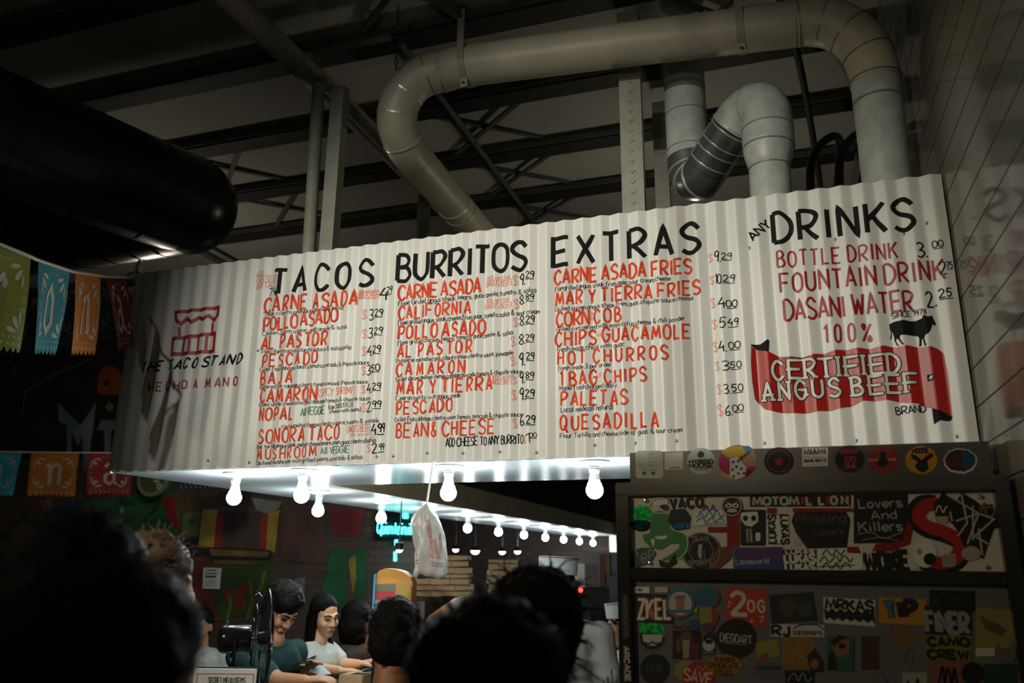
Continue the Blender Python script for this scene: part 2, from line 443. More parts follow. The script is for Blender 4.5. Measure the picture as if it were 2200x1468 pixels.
def poly(mb, pts, mt, fn, lift=0.0, cell=None):
    """filled polygon of surface points; cell: cut into vertical strips so that it follows a ribbed surface"""
    if not cell:
        mb.add([fn(p[0], p[1], lift) for p in pts], [tuple(range(len(pts)))], mt) if len(pts) < 5 else _ngon(mb, pts, mt, fn, lift)
        return
    xs = [p[0] for p in pts]; x = min(xs); x1 = max(xs)
    k = int(math.ceil((x1 - x) / cell))
    def cuts(xx):
        ys = []
        n = len(pts)
        for i in range(n):
            a, b = pts[i], pts[(i + 1) % n]
            if (a[0] <= xx < b[0]) or (b[0] <= xx < a[0]):
                ys.append(a[1] + (b[1] - a[1]) * (xx - a[0]) / (b[0] - a[0]))
        return sorted(ys)
    for i in range(k):
        a = x + (x1 - x) * i / k; b = x + (x1 - x) * (i + 1) / k
        ca, cb = cuts(a + 1e-6), cuts(b - 1e-6)
        if len(ca) != len(cb):
            cm = cuts((a + b) / 2); 
            if len(ca) != len(cm): ca = cm
            if len(cb) != len(cm): cb = cm
        for j in range(0, len(ca) - 1, 2):
            if ca[j] == ca[j + 1] and cb[j] == cb[j + 1]: continue
            mb.add([fn(a, ca[j], lift), fn(b, cb[j], lift), fn(b, cb[j + 1], lift), fn(a, ca[j + 1], lift)], [(0, 1, 2, 3)], mt)
def _ngon(mb, pts, mt, fn, lift):
    bm = bmesh.new()
    vs = [bm.verts.new((p[0], p[1], 0)) for p in pts]
    try:
        f = bm.faces.new(vs); r = bmesh.ops.triangulate(bm, faces=[f])
    except ValueError:
        bm.free(); return
    bm.verts.index_update()
    mb.add([fn(v.co.x, v.co.y, lift) for v in bm.verts], [[v.index for v in f.verts] for f in bm.faces], mt); bm.free()
def ring(cx, cy, rx, ry=None, n=28, a0=0.0, wob=0.0, seed=0):
    ry = rx if ry is None else ry
    r = random.Random(seed)
    return [np.array((cx + rx * (1 + r.uniform(-wob, wob)) * math.cos(a0 + 2 * PI * i / n), cy + ry * (1 + r.uniform(-wob, wob)) * math.sin(a0 + 2 * PI * i / n))) for i in range(n)]
# lettering of the sign: kind, words, baseline start and end on the panel (mm from its lower corner), cap height (mm)
LINES = [
 ('H', 'TACOS', 764, 769, 1256, 764, 113.2),
 ('H', 'BURRITOS', 1379, 766, 1947, 762, 115.8),
 ('H', 'EXTRAS', 2059, 761, 2628, 756, 114.6),
 ('H', 'DRINKS', 2895, 759, 3358, 756, 109.6),
 ('A', 'ANY', 2823, 775, 2891, 828, 34.8),
 ('I', 'CARNE ASADA', 730, 689, 1188, 683, 65.6),
 ('I', 'POLLO ASADO', 734, 600, 1101, 613, 60.2),
 ('I', 'AL PASTOR', 732, 517, 1057, 513, 59.5),
 ('I', 'PESCADO', 743, 437, 1017, 437, 52.1),
 ('I', 'BAJA', 743, 358, 896, 360, 54.4),
 ('I', 'CAMARON', 749, 279, 1026, 276, 57.3),
 ('I', 'NOPAL', 753, 200, 919, 199, 52.9),
 ('I', 'SONORA TACO', 762, 103, 1150, 108, 57.8),
 ('I', 'MUSHROOM', 762, 33, 1042, 40, 43.7),
 ('I', 'CARNE ASADA', 1388, 685, 1754, 681, 60.1),
 ('I', 'CALIFORNIA', 1393, 598, 1710, 597, 54.0),
 ('I', 'POLLO ASADO', 1395, 511, 1775, 504, 57.0),
 ('I', 'AL PASTOR', 1396, 433, 1721, 432, 52.6),
 ('I', 'CAMARON', 1395, 356, 1692, 352, 51.9),
 ('I', 'MAR Y TIERRA', 1400, 277, 1811, 275, 54.7),
 ('I', 'PESCADO', 1403, 195, 1643, 199, 50.7),
 ('I', 'BEAN& CHEESE', 1406, 103, 1822, 103, 55.5),
 ('I', 'CARNE ASADA FRIES', 2066, 684, 2594, 675, 57.0),
 ('I', 'MAR Y TIERRA FRIES', 2070, 594, 2622, 588, 54.8),
 ('I', 'CORN', 2073, 509, 2201, 508, 57.7),
 ('I', 'COB', 2222, 511, 2325, 511, 52.6),
 ('I', 'CHIPS', 2069, 430, 2226, 429, 55.6),
 ('I', 'GUACAMOLE', 2254, 434, 2576, 425, 52.9),
 ('I', 'HOT CHURROS', 2077, 356, 2494, 351, 51.1),
 ('I', '1 BAG', 2087, 274, 2225, 274, 52.9),
 ('I', 'CHIPS', 2259, 273, 2413, 274, 50.2),
 ('I', 'PALETAS', 2089, 198, 2340, 189, 53.1),
 ('I', 'QUESADILLA', 2086, 105, 2449, 102, 53.1),
 ('R', 'BOTTLE DRINK', 2900, 662, 3294, 654, 58.7),
 ('R', 'FOUNTAIN DRINK', 2904, 565, 3430, 563, 70.8),
 ('R', 'DASANI WATER', 2910, 461, 3325, 461, 73.2),
 ('R', '100%', 3034, 371, 3183, 366, 62.2),
 ('S', '(SPICY SHRIMP)', 1035, 290, 1208, 295, 30.6),
 ('S', '100% certified', 1197, 728, 1274, 729, 16.2),
 ('S', '(ANGUS BEEF)', 1190, 703, 1297, 702, 30.3),
 ('S', '(ANGUS BEEF)', 1181, 132, 1288, 136, 27.6),
 ('S', '100% certified', 1200, 114, 1282, 117, 13.4),
 ('S', 'ADD', 666, 860, 711, 861, 26.1),
 ('S', 'CHEESE TO', 670, 829, 782, 833, 27.3),
 ('S', 'ANYTACO', 671, 799, 780, 804, 28.6),
 ('S', '100% certified', 1780, 726, 1880, 727, 18.3),
 ('S', '(ANGUS BEEF)', 1776, 702, 1888, 698, 24.8),
 ('S', '100% certified', 1779, 632, 1876, 633, 18.0),
 ('S', '(ANGUS BEEF)', 1774, 608, 1887, 604, 23.1),
 ('S', '100% certified', 1813, 314, 1900, 318, 15.8),
 ('S', '(ANGUS BEEF)', 1806, 295, 1892, 294, 19.4),
 ('S', 'ON', 2204, 544, 2221, 543, 12.5),
 ('S', 'THE', 2204, 524, 2224, 523, 13.7),
 ('S', 'AND', 2229, 455, 2252, 455, 13.5),
 ('S', 'OF', 2230, 297, 2251, 298, 14.3),
 ('D', 'Steak,cilantro,onion,guacamole & salsa', 728, 669, 1125, 667, 19.3),
 ('D', 'Chicken,cilantro,onion guacamole & salsa', 730, 580, 1153, 578, 19.0),
 ('D', 'Pork,cilantro,onion,cilantro sauce & salsa,piña', 733, 497, 1175, 485, 18.7),
 ('D', 'Grilled fish,cabbage,cilantro,tomato,avocado & chipotle sauce', 734, 416, 1263, 415, 18.4),
 ('D', 'Battered fish cabbage,cilantro,tomato,onion& chipotle sauce', 742, 339, 1262, 333, 18.1),
 ('D', 'Grilled shrimp,cheese,avocado,cabbage,tomato,& chipotle sauce', 745, 260, 1280, 263, 17.9),
 ('D', '(can SUBSTITUTE', 1092, 234, 1206, 239, 17.6),
 ('D', 'cheese with beans)', 1096, 216, 1242, 218, 17.5),
 ('D', 'cactus,melted cheese,cilantro sauce,tomato & avocado', 872, 163, 1325, 169, 17.5),
 ('D', 'flour tortilla,angus steak,melted cheese,beans,onion,guac,cilantro&salsa', 752, 79, 1316, 88, 18.6),
 ('D', 'Sauteed mushroom with grilled onions,avocado & salsa', 760, 11, 1257, 23, 18.4),
 ('D', 'flame Grilled angus steak, beans, guacamole,tomato & salsa', 1387, 657, 1988, 658, 21.0),
 ('D', 'flame grilled angus steak,cheese,fries,guac,tomato,salsa & sour cream', 1390, 573, 2002, 569, 20.6),
 ('D', 'flame grilled chicken, beans, tomato, guacamole & salsa', 1393, 487, 1895, 490, 19.2),
 ('D', 'Patisserie marinated pork,cilantro,onion,cilantro sauce, pineapple', 1392, 410, 1897, 409, 18.9),
 ('D', 'Grilled shrimp,melted cheese,cabbage,avocado,tomato & chipotle sauce', 1394, 333, 1929, 334, 18.7),
 ('D', 'Camaron burrito with angus steak', 1397, 254, 1680, 251, 18.6),
 ('D', 'Grilled fish,cabbage,cilantro,onion,tomato, avocado & chipotle sauce', 1397, 167, 1932, 164, 18.1),
 ('D', 'ADD CHEESE TO ANY BURRITO', 1622, 59, 1940, 60, 32.9),
 ('D', 'flamgrilled angus steak,fries,guac,sour cream,cheese', 2066, 655, 2516, 654, 18.9),
 ('D', 'Grilled shrimp,angus steak,fries,guac,chipotle sauce,cheese', 2067, 570, 2595, 569, 18.6),
 ('D', 'Grilled corn served with mayo,cotija cheese & chili powder', 2071, 488, 2562, 491, 18.4),
 ('D', 'fresh made chips with guac', 2072, 407, 2336, 410, 19.5),
 ('D', 'fresh made,3 per order', 2077, 333, 2284, 336, 18.1),
 ('D', 'Made fresh,bagged daily', 2082, 255, 2301, 257, 17.9),
 ('D', 'Local made,all natural', 2089, 171, 2285, 175, 20.0),
 ('D', 'Flour Tortilla and cheese,side of guac & sour cream', 2084, 74, 2534, 80, 18.2),
 ('B', 'SINCE 1978', 3254, 438, 3360, 445, 18.1),
 ('B', 'BRAND', 3233, 109, 3323, 114, 24.5),
 ('G', 'All VEGGIE', 957, 212, 1072, 215, 33.0),
 ('L', 'All VEGGIE', 1071, 47, 1195, 51, 27.5),
 ('C', 'CERTIFIED', 2856, 250, 3257, 251, 63.7),
 ('C', 'ANGUS BEEF', 2818, 177, 3301, 183, 60.9),
 ('K', 'THE TACO STAND', 84, 455, 630, 462, 43.2),
 ('J', 'HECHO A MANO', 145, 362, 625, 363, 39.1),
]
# dollar mark, whole price, raised cents
PRICES = [
 (None, ('4', 1303, 688, 1333, 688, 54.9), ('29', 1327, 720, 1355, 719, 28.2)),
 (('$', 1223, 613, 1243, 612, 38.6), ('3.', 1254, 605, 1278, 605, 47.8), ('29', 1281, 621, 1317, 621, 28.5)),
 (('$', 1229, 528, 1249, 528, 36.1), ('3.', 1255, 528, 1281, 528, 45.9), ('29', 1283, 542, 1320, 542, 27.5)),
 (('$', 1232, 454, 1250, 454, 35.7), ('4.', 1254, 449, 1281, 449, 45.3), ('29', 1280, 462, 1316, 462, 29.1)),
 (('$', 1236, 371, 1252, 371, 35.2), ('3.', 1257, 368, 1281, 368, 41.5), ('50', 1278, 383, 1317, 384, 26.8)),
 (('$', 1240, 293, 1255, 293, 31.5), ('4.', 1262, 290, 1289, 291, 44.1), ('29', 1290, 305, 1325, 306, 26.4)),
 (('$', 1246, 215, 1262, 215, 34.2), ('2.', 1268, 213, 1295, 214, 43.5), ('99', 1296, 230, 1330, 231, 26.1)),
 (('$', 1292, 104, 1309, 105, 27.4), ('4.', 1300, 116, 1325, 117, 45.7), ('99', 1324, 126, 1354, 127, 36.5)),
 (('$', 1282, 49, 1301, 50, 30.2), ('2.', 1306, 43, 1332, 45, 40.9), ('99', 1332, 53, 1357, 54, 27.0)),
 (('$', 1895, 696, 1913, 696, 38.9), ('9.', 1922, 695, 1944, 695, 48.5), ('29', 1947, 721, 1980, 721, 27.2)),
 (('$', 1900, 597, 1918, 597, 36.9), ('8.', 1921, 614, 1945, 614, 39.5), ('89', 1949, 627, 1980, 627, 25.5)),
 (('$', 1898, 524, 1915, 524, 34.6), ('8.', 1922, 527, 1947, 527, 40.9), ('29', 1949, 534, 1982, 534, 28.2)),
 (('$', 1889, 444, 1907, 444, 36.1), ('8.', 1920, 448, 1947, 448, 42.2), ('29', 1950, 459, 1981, 460, 26.0)),
 (('$', 1889, 365, 1907, 366, 35.6), ('9.', 1923, 363, 1946, 364, 52.0), ('29', 1952, 385, 1982, 386, 27.5)),
 (('$', 1896, 291, 1911, 291, 27.2), ('9.', 1925, 292, 1946, 293, 45.3), ('89', 1950, 309, 1981, 309, 25.3)),
 (('$', 1896, 229, 1912, 230, 35.9), ('9.', 1925, 226, 1948, 227, 47.8), ('29', 1948, 237, 1983, 238, 28.6)),
 (('$', 1900, 121, 1916, 122, 34.1), ('6.', 1927, 129, 1949, 130, 44.1), ('29', 1953, 135, 1986, 136, 29.3)),
 (('$', 1943, 61, 1952, 62, 24.3), ('1', 1952, 61, 1967, 62, 34.7), ('00', 1967, 81, 1991, 82, 17.4)),
 (('$', 2659, 711, 2673, 711, 30.7), ('9.', 2682, 705, 2703, 705, 41.7), ('29', 2706, 716, 2742, 716, 23.3)),
 (('$', 2660, 623, 2675, 623, 30.3), ('10.', 2678, 622, 2705, 621, 36.3), ('29', 2707, 627, 2748, 626, 25.3)),
 (('$', 2659, 533, 2674, 533, 34.6), ('4', 2685, 527, 2709, 527, 40.4), ('00', 2713, 530, 2750, 530, 24.9)),
 (('$', 2660, 452, 2674, 452, 32.3), ('5', 2686, 451, 2709, 451, 38.1), ('49', 2714, 459, 2750, 459, 26.3)),
 (('$', 2659, 366, 2674, 367, 35.9), ('4.', 2679, 361, 2705, 362, 41.6), ('00', 2713, 373, 2751, 374, 24.2)),
 (('$', 2662, 296, 2676, 296, 31.5), ('3', 2686, 292, 2709, 292, 35.4), ('50', 2714, 301, 2750, 302, 22.8)),
 (('$', 2663, 211, 2677, 211, 32.7), ('3.', 2687, 208, 2710, 209, 34.8), ('50', 2714, 216, 2751, 218, 25.2)),
 (('$', 2663, 132, 2678, 133, 37.8), ('6.', 2688, 130, 2711, 131, 36.0), ('00', 2713, 145, 2748, 147, 22.1)),
 (None, ('3.', 3357, 647, 3390, 647, 54.9), ('00', 3407, 679, 3438, 678, 23.4)),
 (None, ('2', 3418, 579, 3438, 579, 44.7), ('75', 3439, 601, 3462, 601, 21.7)),
 (None, ('2.', 3366, 469, 3397, 470, 55.1), ('25', 3406, 498, 3447, 499, 29.1)),
 (None, ('79', 740, 763, 778, 762, 35.5), ('¢', 782, 762, 792, 762, 32.6)),
]
BANNER = [(2785, 379), (2808, 361), (2850, 350), (2884, 331), (2922, 328), (2962, 324), (2999, 333), (3031, 332), (3067, 342), (3099, 340), (3138, 344), (3175, 338), (3218, 346), (3258, 337), (3292, 341), (3324, 333), (3361, 332), (3383, 322), (3400, 304), (3402, 235), (3400, 168), (3398, 94), (3377, 109), (3340, 125), (3324, 128), (3303, 142), (3264, 146), (3212, 158), (3174, 157), (3137, 160), (3101, 143), (3070, 139), (3034, 131), (3003, 132), (2957, 126), (2893, 129), (2857, 135), (2821, 146), (2799, 170), (2786, 190), (2784, 250), (2784, 314)]
FOLD1 = [(2786, 381), (2793, 383), (2821, 380), (2848, 397), (2852, 391), (2850, 350), (2808, 361)]
FOLD2 = [(3340, 125), (3377, 109), (3398, 94), (3395, 83), (3380, 80), (3360, 84), (3340, 71)]
BULL = [(3245, 421), (3260, 427), (3278, 428), (3288, 430), (3308, 425), (3328, 425), (3342, 429), (3349, 435), (3347, 441), (3354, 441), (3363, 435), (3371, 437), (3379, 439), (3379, 429), (3383, 421), (3386, 409), (3383, 401), (3378, 406), (3374, 407), (3370, 394), (3362, 381), (3349, 372), (3345, 361), (3347, 346), (3349, 336), (3342, 335), (3341, 358), (3337, 360), (3334, 336), (3327, 336), (3330, 362), (3327, 371), (3309, 374), (3289, 377), (3274, 378), (3271, 371), (3273, 359), (3282, 344), (3275, 344), (3267, 361), (3262, 368), (3259, 360), (3262, 348), (3268, 341), (3260, 343), (3254, 359), (3254, 374), (3251, 390), (3251, 409), (3249, 380), (3247, 369), (3240, 365), (3244, 379), (3247, 390), (3245, 404)]
SQUARE = [(3338, 236), (3358, 237), (3357, 217), (3338, 214)]
SQUARE2 = [(3343, 232), (3355, 232), (3354, 221), (3342, 220)]
LOGO = [[(241, 731), (484, 733), (484, 696), (463, 675), (432, 698), (405, 683), (376, 696), (344, 673), (308, 697), (283, 671), (252, 693), (241, 731)], [(278, 658), (285, 598)], [(454, 665), (458, 611)], [(246, 603), (479, 611), (482, 528), (252, 528), (246, 603)], [(308, 605), (305, 529)], [(345, 606), (348, 529)], [(387, 608), (390, 530)], [(435, 609), (436, 528)]]
SCREWS = [(1323, 31), (1396, 30), (726, 24), (1543, 38), (1693, 33), (1844, 33), (1990, 25), (2364, 47), (2512, 49), (2213, 45), (2811, 30), (3103, 28), (3403, 30), (3400, 772), (3324, 742), (3102, 748), (513, 38), (725, 24), (718, 512), (2807, 751)]
# ================================================================== the setting
ZS, HS, LS = 2.08, 0.95, 3.465       # sign: lower edge, height, length
Z_DECK, Z_JOIST = 4.37, 4.30
XR = 3.472
def brick_mat():
    m = bpy.data.materials.new('dark_brick_wall'); m.use_nodes = True
    nt = m.node_tree; b = nt.nodes['Principled BSDF']; b.inputs['Roughness'].default_value = 0.85
    tc = nt.nodes.new('ShaderNodeTexCoord'); mp = nt.nodes.new('ShaderNodeMapping')
    mp.inputs['Rotation'].default_value = (math.radians(90), 0, 0)
    nt.links.new(tc.outputs['Object'], mp.inputs['Vector'])
    bt = nt.nodes.new('ShaderNodeTexBrick'); bt.inputs['Scale'].default_value = 4.0
    bt.inputs['Color1'].default_value = (0.13, 0.075, 0.05, 1); bt.inputs['Color2'].default_value = (0.085, 0.06, 0.05, 1)
    bt.inputs['Mortar'].default_value = (0.05, 0.048, 0.045, 1); bt.inputs['Mortar Size'].default_value = 0.02
    nt.links.new(mp.outputs[0], bt.inputs['Vector']); nt.links.new(bt.outputs['Color'], b.inputs['Base Color'])
    return m
M['brick'] = brick_mat()
M['tile'] = tile_material('white_glazed_tile', 1, 0.36, 0.1235, z0=-0.022)
M['tile_y'] = tile_material('white_wall_tile', 0, 0.2, 0.10, base=(0.62, 0.62, 0.58), grout=(0.25, 0.25, 0.23), rough=0.2)

mb = MB(); mb.box((-13, -7, -0.12), (XR, 9, 0), M['concrete']); struct(mb, 'floor')
mb = MB(); mb.box((-13, -7, Z_DECK), (XR, 9, Z_DECK + 0.12), M['deck']); struct(mb, 'ceiling')
mb = MB(); mb.box((XR, -7, -0.12), (XR + 0.15, 9, Z_DECK + 0.12), M['tile'])
o = struct(mb, 'wall_right'); 
for v in o.data.vertices: v.co.z += o.location.z; v.co.x += o.location.x; v.co.y += o.location.y
o.location = (0, 0, 0)
mb = MB(); mb.box((-13, 8.4, -0.12), (XR, 8.55, Z_DECK + 0.12), M['brick']); struct(mb, 'wall_back')

mb = MB(); mb.box((-13, 3.4, 0), (-0.02, 3.5, Z_DECK - 0.001), M['brick']); struct(mb, 'wall_mural')
# roof joists, parallel to the sign
for k in range(-2, 13):
    y = 0.289 + 0.66 * k
    if y > 8.3: break
    t = thing('roof_joist', 'dark steel roof joist under the deck, running the way of the menu sign', 'joist', (-4.8, y, Z_JOIST), 'roof joists')
    mb = MB(); mb.box((-12.9 if k != 5 else -0.01, y, Z_JOIST), (XR - 0.01, y + 0.13, Z_JOIST + 0.05), M['joist']); mb.box((-12.9, y + 0.04, Z_JOIST + 0.05), (XR - 0.01, y + 0.09, Z_DECK - 0.001), M['joist']); mb.build('beam', t)
    mb = MB(); mb.box((-12.9, y - 0.012, Z_JOIST + 0.012), (XR - 0.01, y - 0.001, Z_JOIST + 0.05), M['joist_edge']); mb.build('lit_face', t)  # front face painted lighter as lit, the beam near black as its shaded underside
# cross braces in some bays, thin angle iron
for (x0, x1, k) in ((0.95, 1.55, 1), (0.95, 1.55, 2), (0.95, 1.55, 3), (0.95, 1.55, -1), (3.0, 2.5, 0), (-0.9, -0.4, 1), (-0.9, -0.4, 2)):
    ya, yb = 0.289 + 0.66 * k + 0.14, 0.289 + 0.66 * (k + 1) - 0.015
    t = thing('cross_brace', 'thin X-shaped angle brace in a bay between two roof joists', 'brace', ((x0 + x1) / 2, (ya + yb) / 2, Z_JOIST + 0.03), 'cross braces between the joists')
    for a, b in ((x0, x1), (x1, x0)):
        mb = MB(); dz = 0.022 if a == x0 else 0.0
        mb.bar((a, ya, Z_JOIST + 0.02 + dz), (b, yb, Z_JOIST + 0.04 + dz), 0.028, 0.018, M['joist_edge']); mb.build('angle_bar', t)

# ================================================================== corrugated menu sign
PITCH_C, AMP = 0.0735, 0.0135
def corr(x):
    t = ((x - 0.012) / PITCH_C) % 1.0
    tri = 1 - abs(2 * t - 1)                  # 0..1..0
    s = tri * tri * (3 - 2 * tri)
    return AMP * (0.8 * tri + 0.2 * s)
def on_sign(u, v, l=0.0):
    return (u, -corr(u) - 0.0009 - l, ZS + v)
sign = thing('menu_sign', 'long white corrugated metal menu sign hand-painted with tacos, burritos, extras and drinks', 'sign', (0, 0, ZS))
mb = MB()
NX = int(LS / (PITCH_C / 14)); vs = []
for i in range(NX + 1):
    x = LS * i / NX
    for v in (0, HS): vs.append((x, -corr(x), ZS + v))
    for v in (0, HS): vs.append((x, -corr(x) + 0.0012, ZS + v))
fs = []
for i in range(NX):
    a = 4 * i; b = a + 4
    fs += [(a, b, b + 1, a + 1), (a + 2, a + 3, b + 3, b + 2), (a + 1, b + 1, b + 3, a + 3), (a, a + 2, b + 2, b)]
mb.add(vs, fs, M['sign_white'])
mb.build('corrugated_panel', sign, smooth=40)
mb = MB(); mb.box((-0.012, -0.014, ZS - 0.004), (-0.0005, 0.0025, ZS + HS + 0.004), M['sign_white']); mb.build('end_trim', sign)
KIND = {  # name, paint, brush (share of cap height), wobble
 'H': ('heading', 'black_paint', 0.155, 0.012), 'A': ('heading', 'black_paint', 0.19, 0.02), 'I': ('item_name', 'orange_paint', 0.16, 0.03), 'R': ('item_name', 'red_paint', 0.125, 0.02),
 'S': ('small_note', 'light_orange', 0.085, 0.03), 'D': ('description', 'black_paint', 0.12, 0.05), 'B': ('small_note', 'black_paint', 0.16, 0.02), 'G': ('small_note', 'green_paint', 0.12, 0.03),
 'L': ('small_note', 'teal_paint', 0.12, 0.03), 'K': ('stand_name', 'black_paint', 0.20, 0.02), 'J': ('motto', 'red_paint', 0.19, 0.02)}
for kd, s, u0, v0, u1, v1, h in LINES:
    u0, v0, u1, v1, h = u0 / 1000, v0 / 1000, u1 / 1000, v1 / 1000, h / 1000
    mb = MB()
    if kd == 'C':
        text(mb, s, u0, v0, u1, v1, h, h * 0.26, M['black_paint'], on_sign, 0.006, 0.0012, serif=0.012, gw=0.52)
        text(mb, s, u0, v0, u1, v1, h, h * 0.155, M['cream_paint'], on_sign, 0.006, 0.0024, serif=0.009, gw=0.52)
        mb.build('banner_lettering', sign); continue
    nm, pt, bw, jt = KIND[kd]
    if kd == 'I' and v0 < 0.12 and u0 < 2.0: bw = 0.14
    shear = 0.22 if kd == 'K' else 0.0
    fn = on_sign if not shear else (lambda u, v, l, v0=v0: on_sign(u + (v - v0) * 0.3, v, l))
    gw = {'H': 0.54, 'K': 0.6, 'J': 0.62, 'I': 0.44, 'R': 0.42}.get(kd)
    if kd == 'H' and s == 'BURRITOS': gw = 0.50
    if kd == 'A': gw = None
    text(mb, s, u0, v0, u1, v1, h, h * bw, M[pt], fn, 0.008 if h > 0.03 else 0.012, 0.0, jit=jt, gw=gw)
    o = mb.build(nm, sign)
    if kd in 'GL': o['label'] = 'green vegetarian note'
for d, b, s in PRICES:
    mb = MB()
    if d:
        text(mb, d[0], *[q / 1000 for q in d[1:5]], d[5] / 1000, d[5] / 1000 * 0.075, M['light_orange'], on_sign, 0.01, jit=0.02)
    text(mb, b[0], *[q / 1000 for q in b[1:5]], b[5] / 1000, b[5] / 1000 * 0.105, M['black_paint'], on_sign, 0.01, jit=0.03)
    text(mb, s[0], *[q / 1000 for q in s[1:5]], s[5] / 1000, s[5] / 1000 * 0.15, M['black_paint'], on_sign, 0.01, jit=0.03)
    if s[0] != '¢':
        dv = s[5] / 1000 * 0.22
        ribbon(mb, [np.array((s[1] / 1000, s[2] / 1000 - dv)), np.array((s[3] / 1000, s[4] / 1000 - dv))], s[5] / 1000 * 0.12, M['black_paint'], on_sign, 0.01)
    mb.build('price', sign)
mm = lambda L: [np.array(p) / 1000.0 for p in L]
mb = MB()
for st in LOGO: ribbon(mb, mm(st), 0.017 if len(st) > 2 else 0.013, M['red_paint'], on_sign, 0.008)
o = mb.build('stand_logo', sign); o['label'] = 'red outline of a taco stand with scalloped awning'
mb = MB(); poly(mb, mm(BANNER), M['banner_red'], on_sign, 0.0, 0.005); mb.build('red_banner', sign)
for fo in (FOLD1, FOLD2):
    mb = MB(); poly(mb, mm(fo), M['black_paint'], on_sign, 0.0006, 0.005); mb.build('banner_fold', sign)
mb = MB(); poly(mb, mm(SQUARE), M['black_paint'], on_sign, 0.0012, 0.005); poly(mb, mm(SQUARE2), M['cream_paint'], on_sign, 0.0024, 0.005); mb.build('banner_dot', sign)
mb = MB(); poly(mb, mm(BULL), M['black_paint'], on_sign, 0.0, 0.002); mb.build('bull_silhouette', sign)
for u, v in mm(SCREWS):
    mb = MB(); p = on_sign(u, v); mb.lathe(p, [(0.0005, 0.0035), (0.003, 0.003), (0.0045, 0.001), (0.0065, 0.0003)], M['seam'], 10, (0, -1, 0)); mb.build('screw', sign)
# knot of clear plastic and red cord at the sign's corner
t = thing('string_knot', 'twisted clear plastic tie at the corner of the corrugated sign', 'tie', (0, 0, ZS + HS))
mb = MB(); mb.tube([(0.0, -0.01, 3.03), (-0.006, -0.012, 3.05), (-0.003, -0.012, 3.075), (-0.008, -0.012, 3.10)], [0.005, 0.016, 0.014, 0.002], M['white'], 8, smooth=5); mb.build('plastic_tail', t, smooth=True)
mb = MB(); mb.tube([(0.008, -0.018, 3.028), (-0.02, -0.02, 3.034), (-0.055, -0.024, 3.024)], 0.004, flat('red_cord', (0.35, 0.06, 0.02)), 6, smooth=4); mb.build('cord', t)

# ================================================================== canopy of the stand behind and under the sign
WF, WS_, YE = 0.765, 0.6576, 8.1
can = thing('stand_canopy', 'white glossy L-shaped soffit of the taco stand, lit by bare bulbs', 'canopy', (1.7, 4, ZS))
mb = MB(); mb.box((0.0, 0.004, ZS - 0.001), (XR - 0.005, WF, ZS + 0.03), M['soffit']); mb.build('front_soffit', can)
mb = MB(); mb.box((0.0, WF, ZS - 0.001), (WS_, YE, ZS + 0.03), M['soffit']); mb.build('side_soffit', can)
mb = MB(); mb.box((WS_, WF, ZS - 0.002), (WS_ + 0.02, YE, ZS + 0.16), M['fascia']); mb.build('inner_fascia', can); 
mb = MB(); mb.box((WS_ + 0.02, WF, ZS + 0.03), (XR - 0.005, WF + 0.02, ZS + 0.8), M['deck_dark']); mb.build('front_backing', can)
mb = MB(); mb.box((-0.006, 0.035, ZS - 0.001), (-0.0005, YE, ZS + 0.9), M['deck_dark']); mb.build('side_cladding', can)
mb = MB(); mb.box((-0.006, 0.02, ZS + 0.86), (XR - 0.005, YE, ZS + 0.90), M['deck_dark']); mb.build('roof_deck', can)
# boards, shelf and posters hanging under the canopy roof inside
wall_in = thing('upper_back_panel', 'dark panelled upper wall inside the stand above the bulb row', 'panel', (0.3, 3, ZS + 0.17))
mb = MB(); mb.box((0.30, WF + 0.05, ZS + 0.05), (0.33, YE - 0.05, ZS + 0.855), M['deck_dark']); mb.build('boarding', wall_in)
for (a, b, z0, z1, c) in ((2.0, 2.05, 0.16, 0.8, (0.18, 0.14, 0.10)), (2.9, 3.35, 0.25, 0.55, (0.02, 0.035, 0.07)), (3.4, 3.46, 0.16, 0.8, (0.2, 0.17, 0.13)), (3.6, 4.3, 0.2, 0.5, (0.11, 0.09, 0.07)), (4.6, 4.9, 0.18, 0.6, (0.03, 0.035, 0.045))):
    mb = MB(); mb.box((0.331, a, ZS + z0), (0.345, b, ZS + z1), flat('board_%g' % a, c)); mb.build('poster' if b - a > 0.1 else 'batten', wall_in)

# bare bulbs: porcelain plate, lampholder, neck, globe
def bulb(loc, label):
    x, y, z = loc
    t = thing('light_bulb', label, 'bulb', (x, y, ZS), 'bare bulbs under the canopy')
    return t
def bulb_proto(t):
    x, y, z = t.location
    mb = MB(); mb.lathe((x, y, z), [(0.001, -0.001), (0.058, -0.001), (0.060, -0.007), (0.054, -0.014), (0.030, -0.020), (0.001, -0.021)], M['porcelain'], 28); mb.build('ceiling_plate', t, smooth=True)
    mb = MB(); mb.lathe((x, y, z), [(0.023, -0.018), (0.023, -0.026), (0.020, -0.028), (0.0215, -0.034), (0.020, -0.042), (0.018, -0.048)], M['porcelain'], 20); mb.build('lampholder', t, smooth=True)
    mb = MB(); mb.lathe((x, y, z), [(0.016, -0.046), (0.019, -0.058), (0.022, -0.074), (0.024, -0.084)], flat('bulb_neck', (0.8, 0.82, 0.82)), 20); mb.build('bulb_base', t, smooth=True)
    mb = MB(); zc = -0.110; r = 0.0325
    mb.lathe((x, y, z), [(0.0005 if i == 0 else r * math.sin(PI * i / 10), zc - r * math.cos(PI * i / 10)) for i in range(0, 8)] + [(0.0255, -0.0835)], M['bulb'], 20); mb.build('globe', t, smooth=True)
bl = [(0.552, 0.145), (0.93, 0.09), (1.595, 0.10), (2.188, 0.10)]
BL_LABEL = ['bare lit bulb at the corner of the soffit, under the painted stand name', 'bare lit bulb under the mushroom line of the sign, first along the front', 'bare lit bulb above the hanging white plastic bag',
            'bare lit bulb hanging beside the steel stickered cabinet']
